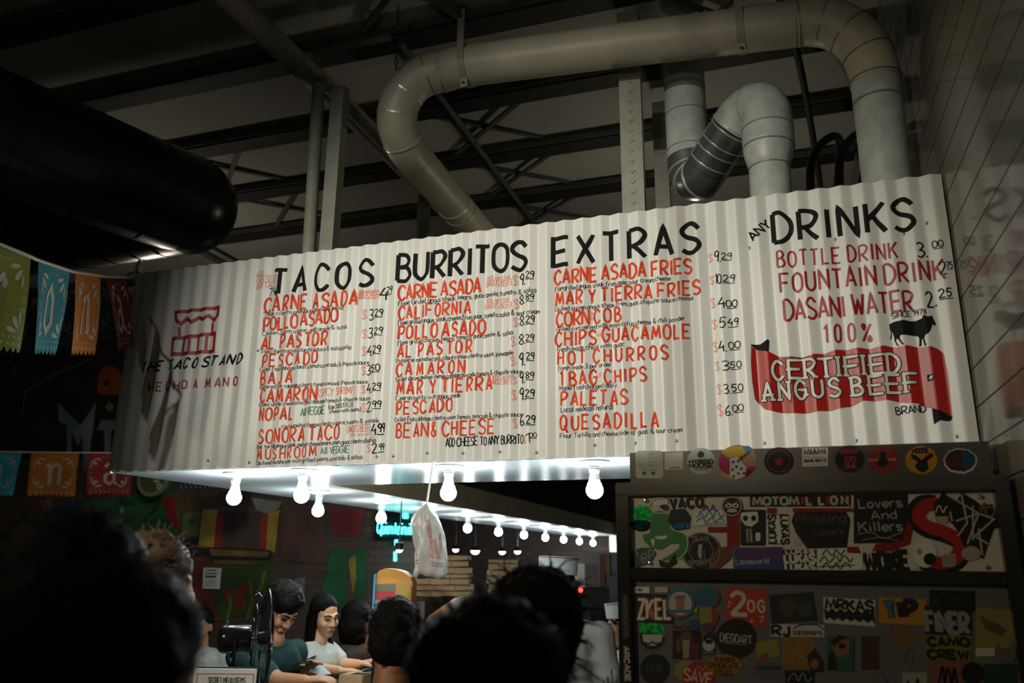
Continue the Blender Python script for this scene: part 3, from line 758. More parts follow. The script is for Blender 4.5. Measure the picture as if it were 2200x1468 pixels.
b0 = None
spots = [(x, y, BL_LABEL[i]) for i, (x, y) in enumerate(bl)] + [(0.435, 1.03 + 0.745 * k, '') for k in range(10)]
ORD = ['first', 'second', 'third', 'fourth', 'fifth', 'sixth', 'seventh', 'eighth', 'ninth', 'tenth']
for i, (x, y, lb) in enumerate(spots):
    lb = lb or 'bare lit bulb in the row running into the stand, %s from the front' % ORD[i - 4]
    if b0 is None:
        b0 = bulb((x, y, ZS), lb); bulb_proto(b0)
    else:
        c = copy_tree(b0); c.location = (x, y, ZS); c['label'] = lb

# ================================================================== ducts, pipes and posts above the stand
def rings(path, r, idx, name, parent, mt, w=0.012, dr=0.004):
    P, R = spline([np.array(p, float) for p in path], [r] * len(path) if isinstance(r, float) else list(r), 8)
    n = len(P)
    for f in idx:
        i = min(n - 2, max(1, int(f * (n - 1))))
        d = P[i + 1] - P[i - 1]; d = d / np.linalg.norm(d)
        mb = MB(); rr = R[i]
        mb.lathe(P[i], [(rr - 0.003, -w / 2), (rr + dr, -w / 2), (rr + dr, w / 2), (rr - 0.003, w / 2)], mt, 28, d); mb.build(name, parent)
def duct(path, r, mt, parent, name='duct_run', seg=36):
    mb = MB(); mb.tube(path, r, mt, seg, smooth=8); return mb.build(name, parent, smooth=True)
t = thing('exhaust_duct', 'thick beige painted exhaust duct running along above the sign and bending down behind it', 'duct', (2.2, 0.3, 3.0))
run = [(1.42, 0.32, 4.06), (1.50, 0.3, 4.055), (1.9, 0.3, 4.03), (2.3, 0.3, 4.005), (2.7, 0.3, 3.975), (2.98, 0.3, 3.955), (3.06, 0.3, 3.95)]
duct(run, 0.098, M['duct_paint'], t)
elb = [(3.06, 0.3, 3.95), (3.12, 0.3, 3.945), (3.22, 0.3, 3.90), (3.30, 0.3, 3.80), (3.335, 0.3, 3.68), (3.34, 0.3, 3.60)]
duct(elb, [0.100, 0.101, 0.100, 0.098, 0.097, 0.097], M['duct_paint'], t, 'elbow')
rings(elb, 0.099, (0.06, 0.30, 0.5, 0.72, 0.97), 'seam_band', t, M['seam'], 0.006, 0.003)
dn = [(3.34, 0.3, 3.60), (3.338, 0.3, 3.4), (3.335, 0.3, 3.2), (3.335, 0.3, 2.985)]
duct(dn, [0.095, 0.092, 0.090, 0.090], M['duct_worn'], t, 'drop_pipe'); rings(dn, 0.093, (0.18,), 'seam_band', t, M['seam'], 0.008, 0.004)
el2 = [(1.42, 0.32, 4.06), (1.34, 0.31, 4.055), (1.25, 0.30, 4.01), (1.18, 0.31, 3.92), (1.15, 0.35, 3.83), (1.145, 0.45, 3.765), (1.145, 0.56, 3.75)]
duct(el2, [0.099, 0.100, 0.100, 0.100, 0.100, 0.099, 0.098], M['duct_paint'], t, 'elbow')
rings(el2, 0.100, (0.03, 0.2), 'seam_band', t, M['seam'], 0.006, 0.003); rings(el2, 0.100, (0.42, 0.60, 0.80), 'seam_band', t, M['seam_bright'], 0.008, 0.003)
bk = [(1.145, 0.56, 3.75), (1.148, 1.2, 3.73), (1.15, 2.2, 3.71), (1.15, 4.5, 3.70)]
duct(bk, 0.098, M['duct_paint'], t, 'rear_run'); rings(bk, 0.098, (0.30, 0.345), 'seam_band', t, M['seam_bright'], 0.008, 0.004)
for x, z in ((1.545, 4.052), (2.83, 3.967)):
    mb = MB(); mb.lathe((x, 0.3, z), [(0.099, -0.016), (0.104, -0.016), (0.104, 0.016), (0.099, 0.016)], M['pipe_paint'], 36, (1, 0, 0))
    mb.box((x - 0.017, 0.195, z - 0.02), (x + 0.017, 0.203, Z_JOIST), M['pipe_paint'])
    mb.box((x - 0.017, 0.255, z - 0.142), (x + 0.017, 0.265, z - 0.085), M['pipe_paint']); st = mb.build('strap_clamp', t)
    mb = MB(); mb.lathe((x, 0.254, z - 0.125), [(0.001, 0.009), (0.009, 0.008), (0.010, 0.0)], M['chrome'], 6, (0, -1, 0)); mb.build('bolt', st)
mb = MB(); mb.bar((1.32, -0.36, Z_JOIST - 0.03), (1.535, 0.20, Z_JOIST - 0.03), 0.035, 0.035, M['joist_edge']); tag(mb.build('strut_channel'), 'slotted strut channel hung under the joists over the beige duct', 'channel')
# second, spiral duct
t = thing('spiral_duct', 'zigzag galvanized spiral duct dropping behind the drinks section', 'duct', (2.8, 0.35, 3.0))
low = [(2.90, 0.33, 2.985), (2.902, 0.33, 3.18), (2.904, 0.33, 3.31)]
duct(low, [0.083, 0.083, 0.083], M['duct_worn'], t, 'lower_pipe'); rings(low, 0.083, (0.35, 0.96), 'seam_band', t, M['seam'], 0.006, 0.003)
mid = [(2.904, 0.33, 3.31), (2.905, 0.33, 3.36), (2.907, 0.33, 3.41), (2.91, 0.33, 3.49), (2.91, 0.33, 3.53)]
duct(mid, [0.083, 0.098, 0.106, 0.105, 0.100], M['duct_worn'], t, 'collar'); rings(mid, 0.105, (0.45, 0.72), 'seam_band', t, M['seam'], 0.006, 0.002)
A = [np.array(p) for p in ((2.91, 0.33, 3.50), (2.91, 0.33, 3.53), (2.908, 0.331, 3.56), (2.888, 0.344, 3.603), (2.845, 0.378, 3.618), (2.80, 0.412, 3.604), (2.765, 0.44, 3.575))]
duct(A, 0.102, M['duct_worn'], t, 'upper_elbow'); rings(A, 0.102, (0.62, 0.96), 'seam_band', t, M['seam_bright'], 0.007, 0.004)
B = [A[-1], (2.70, 0.50, 3.52), (2.64, 0.56, 3.465)]
duct(B, 0.100, M['duct_steel'], t, 'spiral_run'); rings(B, 0.100, (0.12, 0.38, 0.62, 0.86), 'seam_band', t, M['seam_bright'], 0.005, 0.003)
Cc = [(2.64, 0.56, 3.465), (2.60, 0.60, 3.435), (2.57, 0.63, 3.45), (2.55, 0.65, 3.50), (2.545, 0.655, 3.57)]
duct(Cc, 0.100, M['duct_steel'], t, 'lower_elbow'); rings(Cc, 0.100, (0.3, 0.55, 0.75), 'seam_band', t, M['seam_bright'], 0.007, 0.004)
D = [(2.545, 0.655, 3.57), (2.545, 0.655, 3.8), (2.545, 0.655, 4.0), (2.545, 0.655, 4.29)]
duct(D, 0.098, M['duct_worn'], t, 'riser'); rings(D, 0.098, (0.1, 0.35, 0.6), 'seam_band', t, M['seam'], 0.005, 0.002)
# black ventilation duct
t = thing('ventilation_duct', 'huge black round ventilation duct under the roof beyond the papel picado', 'duct', (-1.1, 0, 3.3))
bd = [(-1.45, -2.6, 3.72), (-0.98, -1.35, 3.71), (-0.62, -0.35, 3.70), (-0.40, 0.28, 3.69), (-0.31, 0.57, 3.69)]
duct(bd, 0.29, M['black_duct'], t)
mb = MB(); mb.lathe((-0.31, 0.57, 3.69), [(0.292 * math.cos(k * PI / 20), 0.292 * math.sin(k * PI / 20)) for k in range(11)], M['black_duct'], 40, (1, 0, 0)); mb.build('end_cap', t, smooth=True)
bf = [(-0.31, 0.57, 3.69), (-2.5, 0.57, 3.69), (-8.0, 0.57, 3.69)]
duct(bf, 0.291, M['black_duct'], t, 'cross_run'); rings(bf, 0.291, [i * 0.02 for i in range(1, 18)], 'seam_band', t, M['black_duct'], 0.008, 0.004)
rings(bd, 0.29, (0.2, 0.35, 0.5, 0.65, 0.8), 'seam_band', t, M['black_duct'], 0.008, 0.004)
# sprinkler main and conduits
def pipe(name, path, r, mt, label, cat, clamps=(), smooth=6):
    t = thing(name, label, cat, tuple(np.mean([np.array(p) for p in path], axis=0)))
    mb = MB(); mb.tube(path, r, mt, 20, smooth=smooth); mb.build('pipe_run', t, smooth=True)
    rings(path, r, clamps, 'clamp', t, M['seam_bright'], 0.012, 0.004)
    return t
pipe('sprinkler_pipe', [(0.655, -1.6, 4.15), (0.66, -0.15, 4.15), (0.69, 0.5, 4.15), (0.70, 2, 4.15), (0.70, 6.5, 4.15)], 0.062, M['pipe_paint'], 'pale painted pipe running under the joists into the stand', 'pipe', (0.36, 0.372, 0.6))
pipe('vent_pipe', [(0.826, 0.16, 3.0), (0.815, 0.16, 3.4), (0.803, 0.16, 3.9), (0.80, 0.165, 3.98), (0.80, 0.20, 4.03), (0.80, 0.27, 4.045), (0.80, 1.2, 4.04), (0.80, 4.0, 4.02)], 0.031, M['post_steel'], 'slim white pipe standing behind the sign and bending back under the roof', 'pipe', (0.44, 0.62))
pipe('conduit', [(1.168, 0.3, 4.268), (1.165, 2.5, 4.268), (1.16, 7.0, 4.268)], 0.017, M['joist_edge'], 'thin steel conduit fixed under the joists above the rear duct run', 'conduit')
pipe('conduit', [(-1.75, -1.5, 4.27), (-1.75, 1.0, 4.27), (-1.75, 4.0, 4.27)], 0.03, M['joist_edge'], 'thin conduit under the joists above the black ventilation duct', 'conduit')
pipe('flexible_conduit', [(3.0, 0.45, 4.26), (3.1, 1.0, 4.2), (3.2, 1.9, 4.05), (3.25, 2.6, 4.0)], 0.018, M['joist'], 'dark ribbed cable hanging slack between spiral duct and tiled wall', 'conduit')
for dx, lb in ((0.0, 'dark bent cable conduit behind the drinks section, nearer the tiled wall'), (-0.13, 'dark bent cable conduit behind the drinks section, nearer the spiral duct')):
    pipe('bent_conduit', [(3.25 + dx, 0.9, 3.0), (3.22 + dx, 0.9, 3.45), (3.26 + dx, 0.92, 3.65), (3.36 + dx, 0.98, 3.75), (3.40 + dx, 1.3, 3.78), (3.40 + dx, 2.5, 3.8)], 0.020, M['dark_metal'], lb, 'conduit')
def post(name, x, y, w, d, z0, z1, label, stamps=False, lip=True):
    t = thing(name, label, 'post', (x, y, z0))
    mb = MB(); mb.box((x - w / 2, y, z0), (x + w / 2, y + 0.006, z1), M['post_steel'])
    mb.box((x - w / 2, y + 0.0065, z0), (x - w / 2 + 0.006, y + d, z1), M['post_steel']); mb.box((x + w / 2 - 0.006, y + 0.0065, z0), (x + w / 2, y + d, z1), M['post_steel']); mb.build('channel', t)
    if stamps:
        k = 0
        z = z1 - 0.08
        while z > z0 + 0.05:
            mb = MB(); mb.tube([(x - 0.012, y - 0.001, z + 0.006), (x, y - 0.001, z - 0.008), (x + 0.012, y - 0.001, z + 0.006)], 0.0022, M['seam'], 6); mb.build('stamped_slot', t); z -= 0.052
    return t
post('steel_post', 2.31, 0.455, 0.102, 0.05, 2.99, Z_JOIST, 'flat stamped steel post rising behind the burritos and extras columns', True)
post('steel_post', 0.91, 0.16, 0.07, 0.06, 2.99, 3.98, 'pale angle post beside the slim white pipe above the tacos column')
p = ony(1.6, 906, 480); post('steel_post', p[0], 1.6, 0.075, 0.05, 2.99, 4.08, 'short pale post seen under the rear duct run behind the burritos heading')
p = ony(1.3, 1424, 430); post('steel_post', p[0], 1.3, 0.08, 0.05, 2.99, Z_JOIST, 'pale post partly hidden beside the stamped steel post')
# chain with links, and fluorescent-style rail
t = thing('hanging_chain', 'dark link chain hanging from the roof to the duct elbow', 'chain', (1.2, 0.25, 4.1))
c0 = np.array(dep(3.95, 851, 150)); c1 = np.array(dep(3.75, 856, 8))
for i in range(14):
    a = c0 + (c1 - c0) * (i / 14); b = c0 + (c1 - c0) * ((i + 1) / 14); m_ = (a + b) / 2; h_ = np.linalg.norm(b - a) * 0.62; w_ = 0.007
    s_ = np.array((w_, 0, 0)) if i % 2 else np.array((0, w_, 0)); u_ = np.array((0, 0, h_))
    mb = MB(); mb.tube([m_ + s_ + u_ * 0.6, m_ + u_, m_ - s_ + u_ * 0.6, m_ - s_ - u_ * 0.6, m_ - u_, m_ + s_ - u_ * 0.6, m_ + s_ + u_ * 0.6], 0.0022, M['dark_metal'], 6); mb.build('link', t)
mb = MB(); a = onz(4.25, 640, 118); b = onz(4.25, 838, 76); mb.bar(a, b, 0.05, 0.03, M['joist_edge']); tag(mb.build('light_rail'), 'pale slotted rail under a joist beside the sprinkler pipe', 'rail')

# unseen board added over the aisle in front of the neighbour's spotlight; it keeps the beam off the cabinet
t = thing('beam_blocker', 'plain dark board added unseen above the aisle to shade the steel cabinet', 'board', (1.76, -2.75, 2.42))
mb = MB(); mb.box((1.48, -2.77, 2.42), (2.05, -2.745, 3.035), M['joist']); mb.build('panel', t)
for x in (1.58, 1.95):
    mb = MB(); mb.tube([(x, -2.757, 3.035), (x, -2.757, Z_DECK)], 0.006, M['dark_metal'], 6); mb.build('rod', t)
# ================================================================== papel picado
def lerp(a, b, t): return a + (b - a) * t
def flag(label, quad, depths, col, letter, group, wave=0.008, parts=True):
    """paper flag hung by its upper edge: four corners as seen (top start, top end, bottom end, bottom start) with their distances"""
    Q = [dep(t, *p) for p, t in zip(quad, depths)]
    TLc, TRc, BRc, BLc = Q
    Wd = np.linalg.norm(TRc - TLc); Hd = np.linalg.norm(BLc - TLc)
    nr = np.cross(TRc - TLc, BLc - TLc); nr /= np.linalg.norm(nr)
    if np.dot(nr, CAMP - TLc) < 0: nr = -nr
    FW, FH = 0.26, 0.335
    def fn(u, v, l=0.0):          # u 0..FW along the string, v 0..-FH downwards
        a = u / FW; b = -v / FH
        p = lerp(lerp(TLc, TRc, a), lerp(BLc, BRc, a), b)
        return p + nr * (wave * math.sin(a * 7.0 + b * 2.2) * min(1, b * 3) + l)
    c = lerp(TLc, TRc, 0.5)
    t = thing('papel_picado_flag', label, 'flag', tuple(c), group)
    mt = flat('tissue_' + col, COLS[col], 0.7)
    out = [(0, 0), (FW, 0), (FW, -FH + 0.02)]
    nsc = 9
    for i in range(nsc, 0, -1):
        a = FW * i / nsc
        for f in (0.2, 0.5, 0.8):
            out.append((a - FW / nsc * f, -FH + 0.02 - 0.018 * math.sin(PI * f)))
        out.append((FW * (i - 1) / nsc, -FH + 0.02))
    mb = MB(); nu, nv = 18, 14
    vs = [fn(FW * i / nu, -(FH - 0.02) * j / nv) for j in range(nv + 1) for i in range(nu + 1)]
    mb.add(vs, [(j * (nu + 1) + i, j * (nu + 1) + i + 1, (j + 1) * (nu + 1) + i + 1, (j + 1) * (nu + 1) + i) for j in range(nv) for i in range(nu)], mt)
    for k in range(nsc):
        a0, a1 = FW * k / nsc, FW * (k + 1) / nsc
        pts = [(a0, -FH + 0.02)] + [(lerp(a0, a1, f), -FH + 0.02 - 0.019 * math.sin(PI * f)) for f in (0.15, 0.35, 0.5, 0.65, 0.85)] + [(a1, -FH + 0.02)]
        mb.add([fn(*p) for p in pts], [tuple(range(len(pts)))], mt)
    mb.build('tissue_sheet', t, smooth=True)
    if not parts: return t
    wt = flat('cut_paper_pale', (0.42, 0.37, 0.29), 0.8)
    for s_ in (1,):
        mb = MB(); L = 0.0012
        def drop(cx, cy, dx, dy, w):
            n_ = 10; d = math.hypot(dx, dy); ex, ey = dx / d, dy / d
            pts = []
            for i in range(n_):
                a = 2 * PI * i / n_; r = 0.5 * d
                x = math.cos(a) * r; y = math.sin(a) * w * (0.5 + 0.5 * (1 - math.cos(a)) / 2 + 0.1)
                pts.append((cx + x * ex - y * ey, cy + x * ey + y * ex))
            poly(mb, pts, wt, fn, L)
        def dot(x, y, r): poly(mb, ring(x, y, r, n=7), wt, fn, L)
        for sx in (0, 1):
            for sy in (0, 1):
                X = lambda v: v if sx == 0 else FW - v
                Y = lambda v: -0.03 - v if sy == 0 else -FH + 0.065 + v
                dxs = 1 if sx == 0 else -1; dys = -1 if sy == 0 else 1
                drop(X(0.028), Y(0.055), -0.004 * dxs, 0.05 * -dys, 0.006)
                drop(X(0.045), Y(0.038), -0.026 * dxs, 0.04 * -dys, 0.012)
                drop(X(0.062), Y(0.012), -0.045 * dxs, 0.010 * -dys, 0.010)
                for k in range(7):
                    a = k / 6 * PI / 2; dot(X(0.013 + 0.078 * math.cos(a)), Y(0.0 + 0.088 * math.sin(a)), 0.0022)
        for k in range(10):
            dot(0.085 + 0.01 * k, -0.026, 0.0024); dot(0.022 + 0.024 * k, -FH + 0.052, 0.004); dot(0.022 + 0.0272 * k if k < 9 else 0.24, -FH + 0.03, 0.0052)
        for sx in (0.022, FW - 0.022):
            for k in range(3):
                cy = -FH / 2 + 0.03 - 0.04 * k + 0.03
                for m_ in range(6): dot(sx + 0.008 * math.cos(m_ * PI / 3), cy + 0.008 * math.sin(m_ * PI / 3), 0.0026)
        mb.build('cut_pattern', t)
    if letter:
        G = {'o': [[(2, 10), (0.6, 7.9), (0.6, 2.3), (2.3, 0.1), (3.9, 2.2), (3.9, 7.6), (2, 10)]],
             'n': [[(0, 8.3), (0.9, 9.4), (1.1, 8.4), (1.1, 1.2), (0.9, 0.2)], [(1.3, 7.8), (3.1, 9.6), (4.0, 8.2), (4.0, 1.3), (3.6, 0.2)]],
             'a': [[(0.8, 8.2), (1.9, 9.6), (3.6, 8.2), (3.6, 1.4), (4.6, 0.3)], [(3.4, 6.0), (1.6, 5.2), (0.8, 4.2), (0.8, 1.6), (2.0, 0.3), (3.6, 1.8)]],
             'r': [[(0.2, 8.4), (1.2, 9.6), (1.7, 8.4), (1.7, 1.2), (0.6, 0.2)], [(1.9, 8.0), (3.2, 9.4), (3.9, 8.2), (3.5, 7.2)]]}[letter]
        mb = MB()
        for st in G:
            pts = [np.array((FW / 2 + (x - 2.2) * 0.0185, -FH + 0.085 + y * 0.0175)) for x, y in st]
            ribbon(mb, pts, 0.021, wt, fn, 0.02, 0.0016)
        mb.build('letter', t)
    return t
COLS = {'lime': (0.17, 0.18, 0.004), 'turquoise': (0.010, 0.17, 0.20), 'orange': (0.44, 0.13, 0.004), 'wine': (0.13, 0.014, 0.011), 'navy': (0.012, 0.02, 0.05), 'moss': (0.05, 0.09, 0.02), 'crimson': (0.27, 0.02, 0.03), 'cyan': (0.02, 0.34, 0.42)}
G1 = 'papel picado flags on the string tied to the sign'; G2 = 'papel picado flags on the string behind'; G3 = 'papel picado flags on the low string'
flag('lime green paper flag with a cut letter r, nearest on the string', [(-60, 508), (66, 556), (42, 760), (-72, 745)], [2.55, 2.74, 2.74, 2.55], 'lime', 'r', G1)
flag('turquoise paper flag with a cut letter o on the tied string', [(83, 562), (150, 585), (118, 764), (70, 762)], [2.84, 3.02, 3.02, 2.86], 'turquoise', 'o', G1)
flag('bright orange paper flag with a cut letter n on the tied string', [(163, 588), (216, 596), (203, 764), (149, 764)], [3.14, 3.36, 3.36, 3.14], 'orange', 'n', G1)
flag('dark wine red paper flag with a cut letter a, last before the sign corner', [(228, 598), (272, 600), (286, 747), (251, 756)], [3.5, 3.74, 3.74, 3.52], 'wine', 'a', G1)
flag('blue paper flag hanging behind the orange flag', [(128, 612), (242, 602), (246, 733), (126, 752)], [4.45, 4.45, 4.45, 4.45], 'turquoise', None, G2)
flag('dark green paper flag hanging behind the lime one', [(-40, 628), (70, 618), (68, 768), (-40, 778)], [4.5, 4.5, 4.5, 4.5], 'moss', None, G2)
flag('cyan paper flag with a cut letter a, cut off by the photo edge', [(-62, 972), (47, 974), (28, 1067), (-62, 1066)], [6.9] * 4, 'cyan', 'a', G3)
flag('amber paper flag with a cut letter n on the low string', [(67, 974), (170, 975), (161, 1068), (59, 1067)], [6.9] * 4, 'orange', 'n', G3)
flag('crimson paper flag with a cut letter a beyond the sign lower corner', [(187, 975), (284, 976), (281, 1065), (188, 1065)], [6.9] * 4, 'crimson', 'a', G3)
flag('navy paper flag with white dots peeping out below the soffit', [(380, 966), (480, 968), (478, 1053), (382, 1057)], [6.9] * 4, 'navy', None, G3)
def string(pts, r, label):
    mb = MB(); mb.tube(pts, r, flat('pale_ribbon', (0.55, 0.50, 0.42), 0.7), 6, smooth=5); tag(mb.build('flag_string', smooth=True), label, 'string')
string([dep(2.45, -150, 470), dep(2.6, -30, 514), dep(2.74, 66, 552), dep(2.84, 84, 560), dep(3.02, 150, 582), dep(3.14, 163, 585), dep(3.36, 216, 593), dep(3.5, 228, 594.5), dep(3.74, 272, 595.5), (-0.03, -0.022, 3.014)], 0.006, 'pale ribbon string with papel picado flags, tied to the sign corner')
string([dep(4.5, -60, 628), dep(4.5, 70, 617), dep(4.45, 128, 611), dep(4.45, 242, 601), dep(4.5, 300, 592)], 0.005, 'pale ribbon string of flags hanging behind the tied one')
string([dep(6.9, -80, 969), dep(6.9, 60, 972), dep(6.9, 180, 973), dep(6.9, 290, 973), dep(6.9, 480, 966)], 0.007, 'pale low ribbon string of flags passing behind the sign')

# ================================================================== painted back wall
YM = 3.392
mural = thing('painted_mural', 'colourful spray painted mural on the brick back wall beyond the stand', 'mural', (-2.5, 3.39, 1))
def on_mural(u, v, l=0.0): return (u, YM - l, v)
def mp(pts, c=None):
    out = []
    for x, y in pts:
        if c: x, y = c[0] + x / c[2], c[1] + y / c[2]
        p = ony(YM, x, y); out.append(np.array((p[0], p[2])))
    return out
LV = [0]
def mpaint(name, pts, col, c=None, line=None):
    LV[0] += 1
    mb = MB(); nm_ = 'mural_%d_%d_%d' % tuple(int(k * 999) for k in col)
    if nm_ not in M: M[nm_] = mat(nm_, tuple(min(0.9, k * 1.15) for k in col), 0.8, var=0.6, vscale=3.0)
    m_ = M[nm_]
    if line: ribbon(mb, mp(pts, c), line * 0.52, m_, on_mural, 0.2, LV[0] * 0.00012)
    else: poly(mb, mp(pts, c), m_, on_mural, LV[0] * 0.00012)
    return mb.build(name, mural)
C3 = (0, 760, 2.718); C1 = (0, 1040, 3.43); C2 = (400, 1040, 3.43)
mpaint('dark_ground', [(-60, 700), (640, 700), (640, 1010), (330, 985), (-60, 985)], (0.035, 0.026, 0.022))
o = mpaint('painted_letter', [(335, 285), (470, 420), (562, 285), (525, 560), (490, 700), (478, 470), (458, 545), (420, 460), (415, 575), (392, 575), (388, 415), (345, 400)], (0.26, 0.38, 0.40), C3); o['label'] = 'pale blue painted letter M'
o = mpaint('painted_letter', [(590, 388), (700, 388), (700, 445), (650, 445), (645, 600), (612, 600), (608, 447), (565, 447)], (0.26, 0.36, 0.38), C3); o['label'] = 'pale blue painted letter T'
mpaint('painted_pumpkin', [(570, 230), (568, 130), (600, 80), (650, 70), (695, 100), (720, 150), (720, 250), (650, 240)], (0.42, 0.10, 0.01), C3)
mpaint('painted_dot', [(622 + 14 * math.cos(a), 172 + 20 * math.sin(a)) for a in [i * PI / 5 for i in range(10)]], (0.02, 0.015, 0.012), C3)
mpaint('painted_diamond', [(640, 275), (666, 312), (640, 346), (612, 312)], (0.35, 0.33, 0.25), C3)
mpaint('painted_swoosh', [(130, 360), (150, 220), (300, 130), (540, 30)], (0.10, 0.13, 0.13), C3, 0.07)
mpaint('painted_swoosh', [(60, 100), (90, 110), (105, 85), (85, 60)], (0.12, 0.12, 0.13), C3, 0.09)
mpaint('green_field', [(480, 860), (780, 830), (990, 760), (1060, 800), (1060, 1120), (1000, 1180), (800, 1100), (500, 930)], (0.05, 0.17, 0.06), C3)
for pts in ([(780, 830), (850, 870), (930, 850), (900, 920), (840, 980)], [(860, 1000), (930, 960), (990, 990), (930, 1040), (900, 1100)], [(700, 850), (740, 880), (790, 870)]):
    mpaint('painted_vine', pts, (0.015, 0.10, 0.03), C3, 0.10)
mpaint('painted_chili', [(948, 850), (985, 825), (1020, 850), (1030, 930), (1065, 1050), (1020, 1020), (975, 950)], (0.36, 0.022, 0.018), C3)
mpaint('painted_chili', [(950, 1040), (990, 1030), (1005, 1070), (970, 1110), (945, 1090)], (0.30, 0.015, 0.015), C3)
mpaint('painted_patch', [(230, 860), (300, 850), (330, 940), (260, 930)], (0.36, 0.11, 0.03), C3)
mpaint('painted_patch', [(350, 900), (470, 850), (480, 910), (380, 960)], (0.03, 0.10, 0.26), C3)
mpaint('painted_patch', [(1000, 800), (1230, 790), (1180, 910), (1040, 930)], (0.16, 0.10, 0.05), C3)
mpaint('painted_label', [(1070, 930), (1170, 920), (1160, 1060), (1060, 1080)], (0.19, 0.22, 0.09), C3)
mpaint('painted_label', [(1100, 960), (1145, 955), (1140, 1000), (1098, 1005)], (0.05, 0.17, 0.05), C3)
mpaint('painted_patch', [(1040, 1090), (1170, 1080), (1190, 1190), (1050, 1180)], (0.03, 0.04, 0.05), C3)
mpaint('red_ground', [(1060, 1190), (1290, 1180), (1300, 1560), (1100, 1560)], (0.22, 0.05, 0.035), C3)
mpaint('yellow_panel', [(120, 190), (235, 190), (215, 470), (90, 460)], (0.55, 0.36, 0.06), C2)
mpaint('red_panel', [(225, 230), (275, 230), (262, 470), (205, 470)], (0.40, 0.04, 0.035), C2)
mpaint('dark_panel', [(275, 200), (560, 210), (545, 480), (262, 470)], (0.10, 0.07, 0.055), C2)
mpaint('red_panel', [(558, 228), (605, 228), (590, 485), (540, 480)], (0.40, 0.04, 0.035), C2)
mpaint('yellow_panel', [(605, 220), (690, 190), (655, 510), (590, 485)], (0.55, 0.36, 0.06), C2)
mpaint('dark_beam', [(90, 462), (630, 488), (620, 600), (200, 590)], (0.04, 0.03, 0.022), C2)
mpaint('ochre_beam', [(170, 480), (615, 500), (600, 540), (190, 530)], (0.26, 0.18, 0.05), C2)
mpaint('ochre_beam', [(200, 560), (600, 570), (590, 600), (210, 590)], (0.22, 0.16, 0.05), C2)
mpaint('grey_globe', [(480, 100), (700, 130), (720, 90), (690, 170), (640, 210), (580, 220), (520, 190)], (0.33, 0.32, 0.29), C2)
mpaint('painted_leaves', [(250, 640), (620, 560), (660, 700), (480, 960), (250, 1000), (200, 900)], (0.05, 0.10, 0.025), C2)
for pts in ([(270, 880), (300, 790), (360, 760), (340, 850)], [(360, 960), (370, 790), (430, 720), (455, 760), (420, 900)]):
    mpaint('painted_chili', pts, (0.28, 0.02, 0.018), C2)
for pts in ([(470, 700), (490, 850), (450, 1000)], [(580, 640), (560, 760), (520, 800)], [(300, 1000), (330, 900), (320, 820)]):
    mpaint('painted_leaf_blade', pts, (0.20, 0.20, 0.03), C2, 0.06)
mpaint('painted_figure', [(800, 700), (880, 690), (870, 850), (830, 900), (780, 820)], (0.30, 0.24, 0.20), C2)
mpaint('painted_figure', [(690, 200), (1030, 170), (1030, 600), (700, 560)], (0.12, 0.06, 0.045), C2)
mpaint('painted_pepper', [(1080, 480), (1200, 470), (1180, 800), (1240, 950), (1100, 900), (1000, 800)], (0.025, 0.16, 0.045), C2)
mpaint('painted_pepper', [(1240, 480), (1330, 480), (1330, 820), (1250, 900)], (0.02, 0.13, 0.045), C2)
mpaint('yellow_stripe', [(1195, 560), (1250, 520), (1255, 700), (1230, 820)], (0.34, 0.27, 0.03), C2)
mpaint('red_ground', [(1060, 180), (1320, 190), (1280, 400), (1080, 380)], (0.25, 0.03, 0.03), C2)
# bottle-cap shaped sign and a notice pinned to the wall
t = thing('round_wall_sign', 'round olive green sign with tilted white letters on the mural, below the sign corner', 'sign', tuple(ony(3.33, 332, 1030)))
rc = ony(3.33, 332, 1028); Rr = 0.16
mb = MB(); mb.lathe(rc, [(0.001, 0.03), (Rr - 0.02, 0.03), (Rr, 0.015), (Rr, -0.058)], flat('olive_enamel', (0.13, 0.16, 0.03)), 32, (0, -1, 0)); mb.build('disc', t)
mb = MB(); mb.lathe(rc, [(Rr - 0.02, 0.032), (Rr + 0.012, 0.034), (Rr + 0.012, 0.0)], flat('sign_rim', (0.25, 0.33, 0.22)), 32, (0, -1, 0)); mb.build('rim', t)
mb = MB(); text(mb, 'Corona', rc[0] - 0.07, rc[2] + 0.09, rc[0] + 0.09, rc[2] - 0.105, 0.07, 0.012, M['paper'], lambda u, v, l: (u, 3.297 - l, v), 0.1); mb.build('lettering', t)
t = thing('paper_notice', 'white printed notice sheet pinned on the red part of the mural', 'notice', tuple(ony(3.37, 453, 1243)))
q = [ony(3.37, *p) for p in ((437, 1220), (473, 1221), (469, 1266), (435, 1265))]
mb = MB(); mb.prism(q, (0, 0.0215, 0), M['paper']); mb.build('sheet', t)
mb = MB()
u0, u1, v1, v0 = q[0][0], q[1][0], q[0][2], q[2][2]
fnn = lambda u, v, l: (u, 3.3685 - l, v)
for k, (f0, f1, hh_) in enumerate(((0.2, 0.8, 0.05), (0.12, 0.88, 0.05), (0.18, 0.8, 0.09))):
    v = v1 - (0.12 + 0.15 * k) * (v1 - v0); ribbon(mb, [np.array((lerp(u0, u1, f0), v)), np.array((lerp(u0, u1, f1), v))], hh_ * (v1 - v0), M['ink'], fnn, 0.5)
for k in range(5):
    v = v1 - (0.58 + 0.07 * k) * (v1 - v0); ribbon(mb, [np.array((lerp(u0, u1, 0.15), v)), np.array((lerp(u0, u1, 0.85), v))], 0.02 * (v1 - v0), flat('grey_print', (0.3, 0.3, 0.3)), fnn, 0.5)
mb.build('print', t)

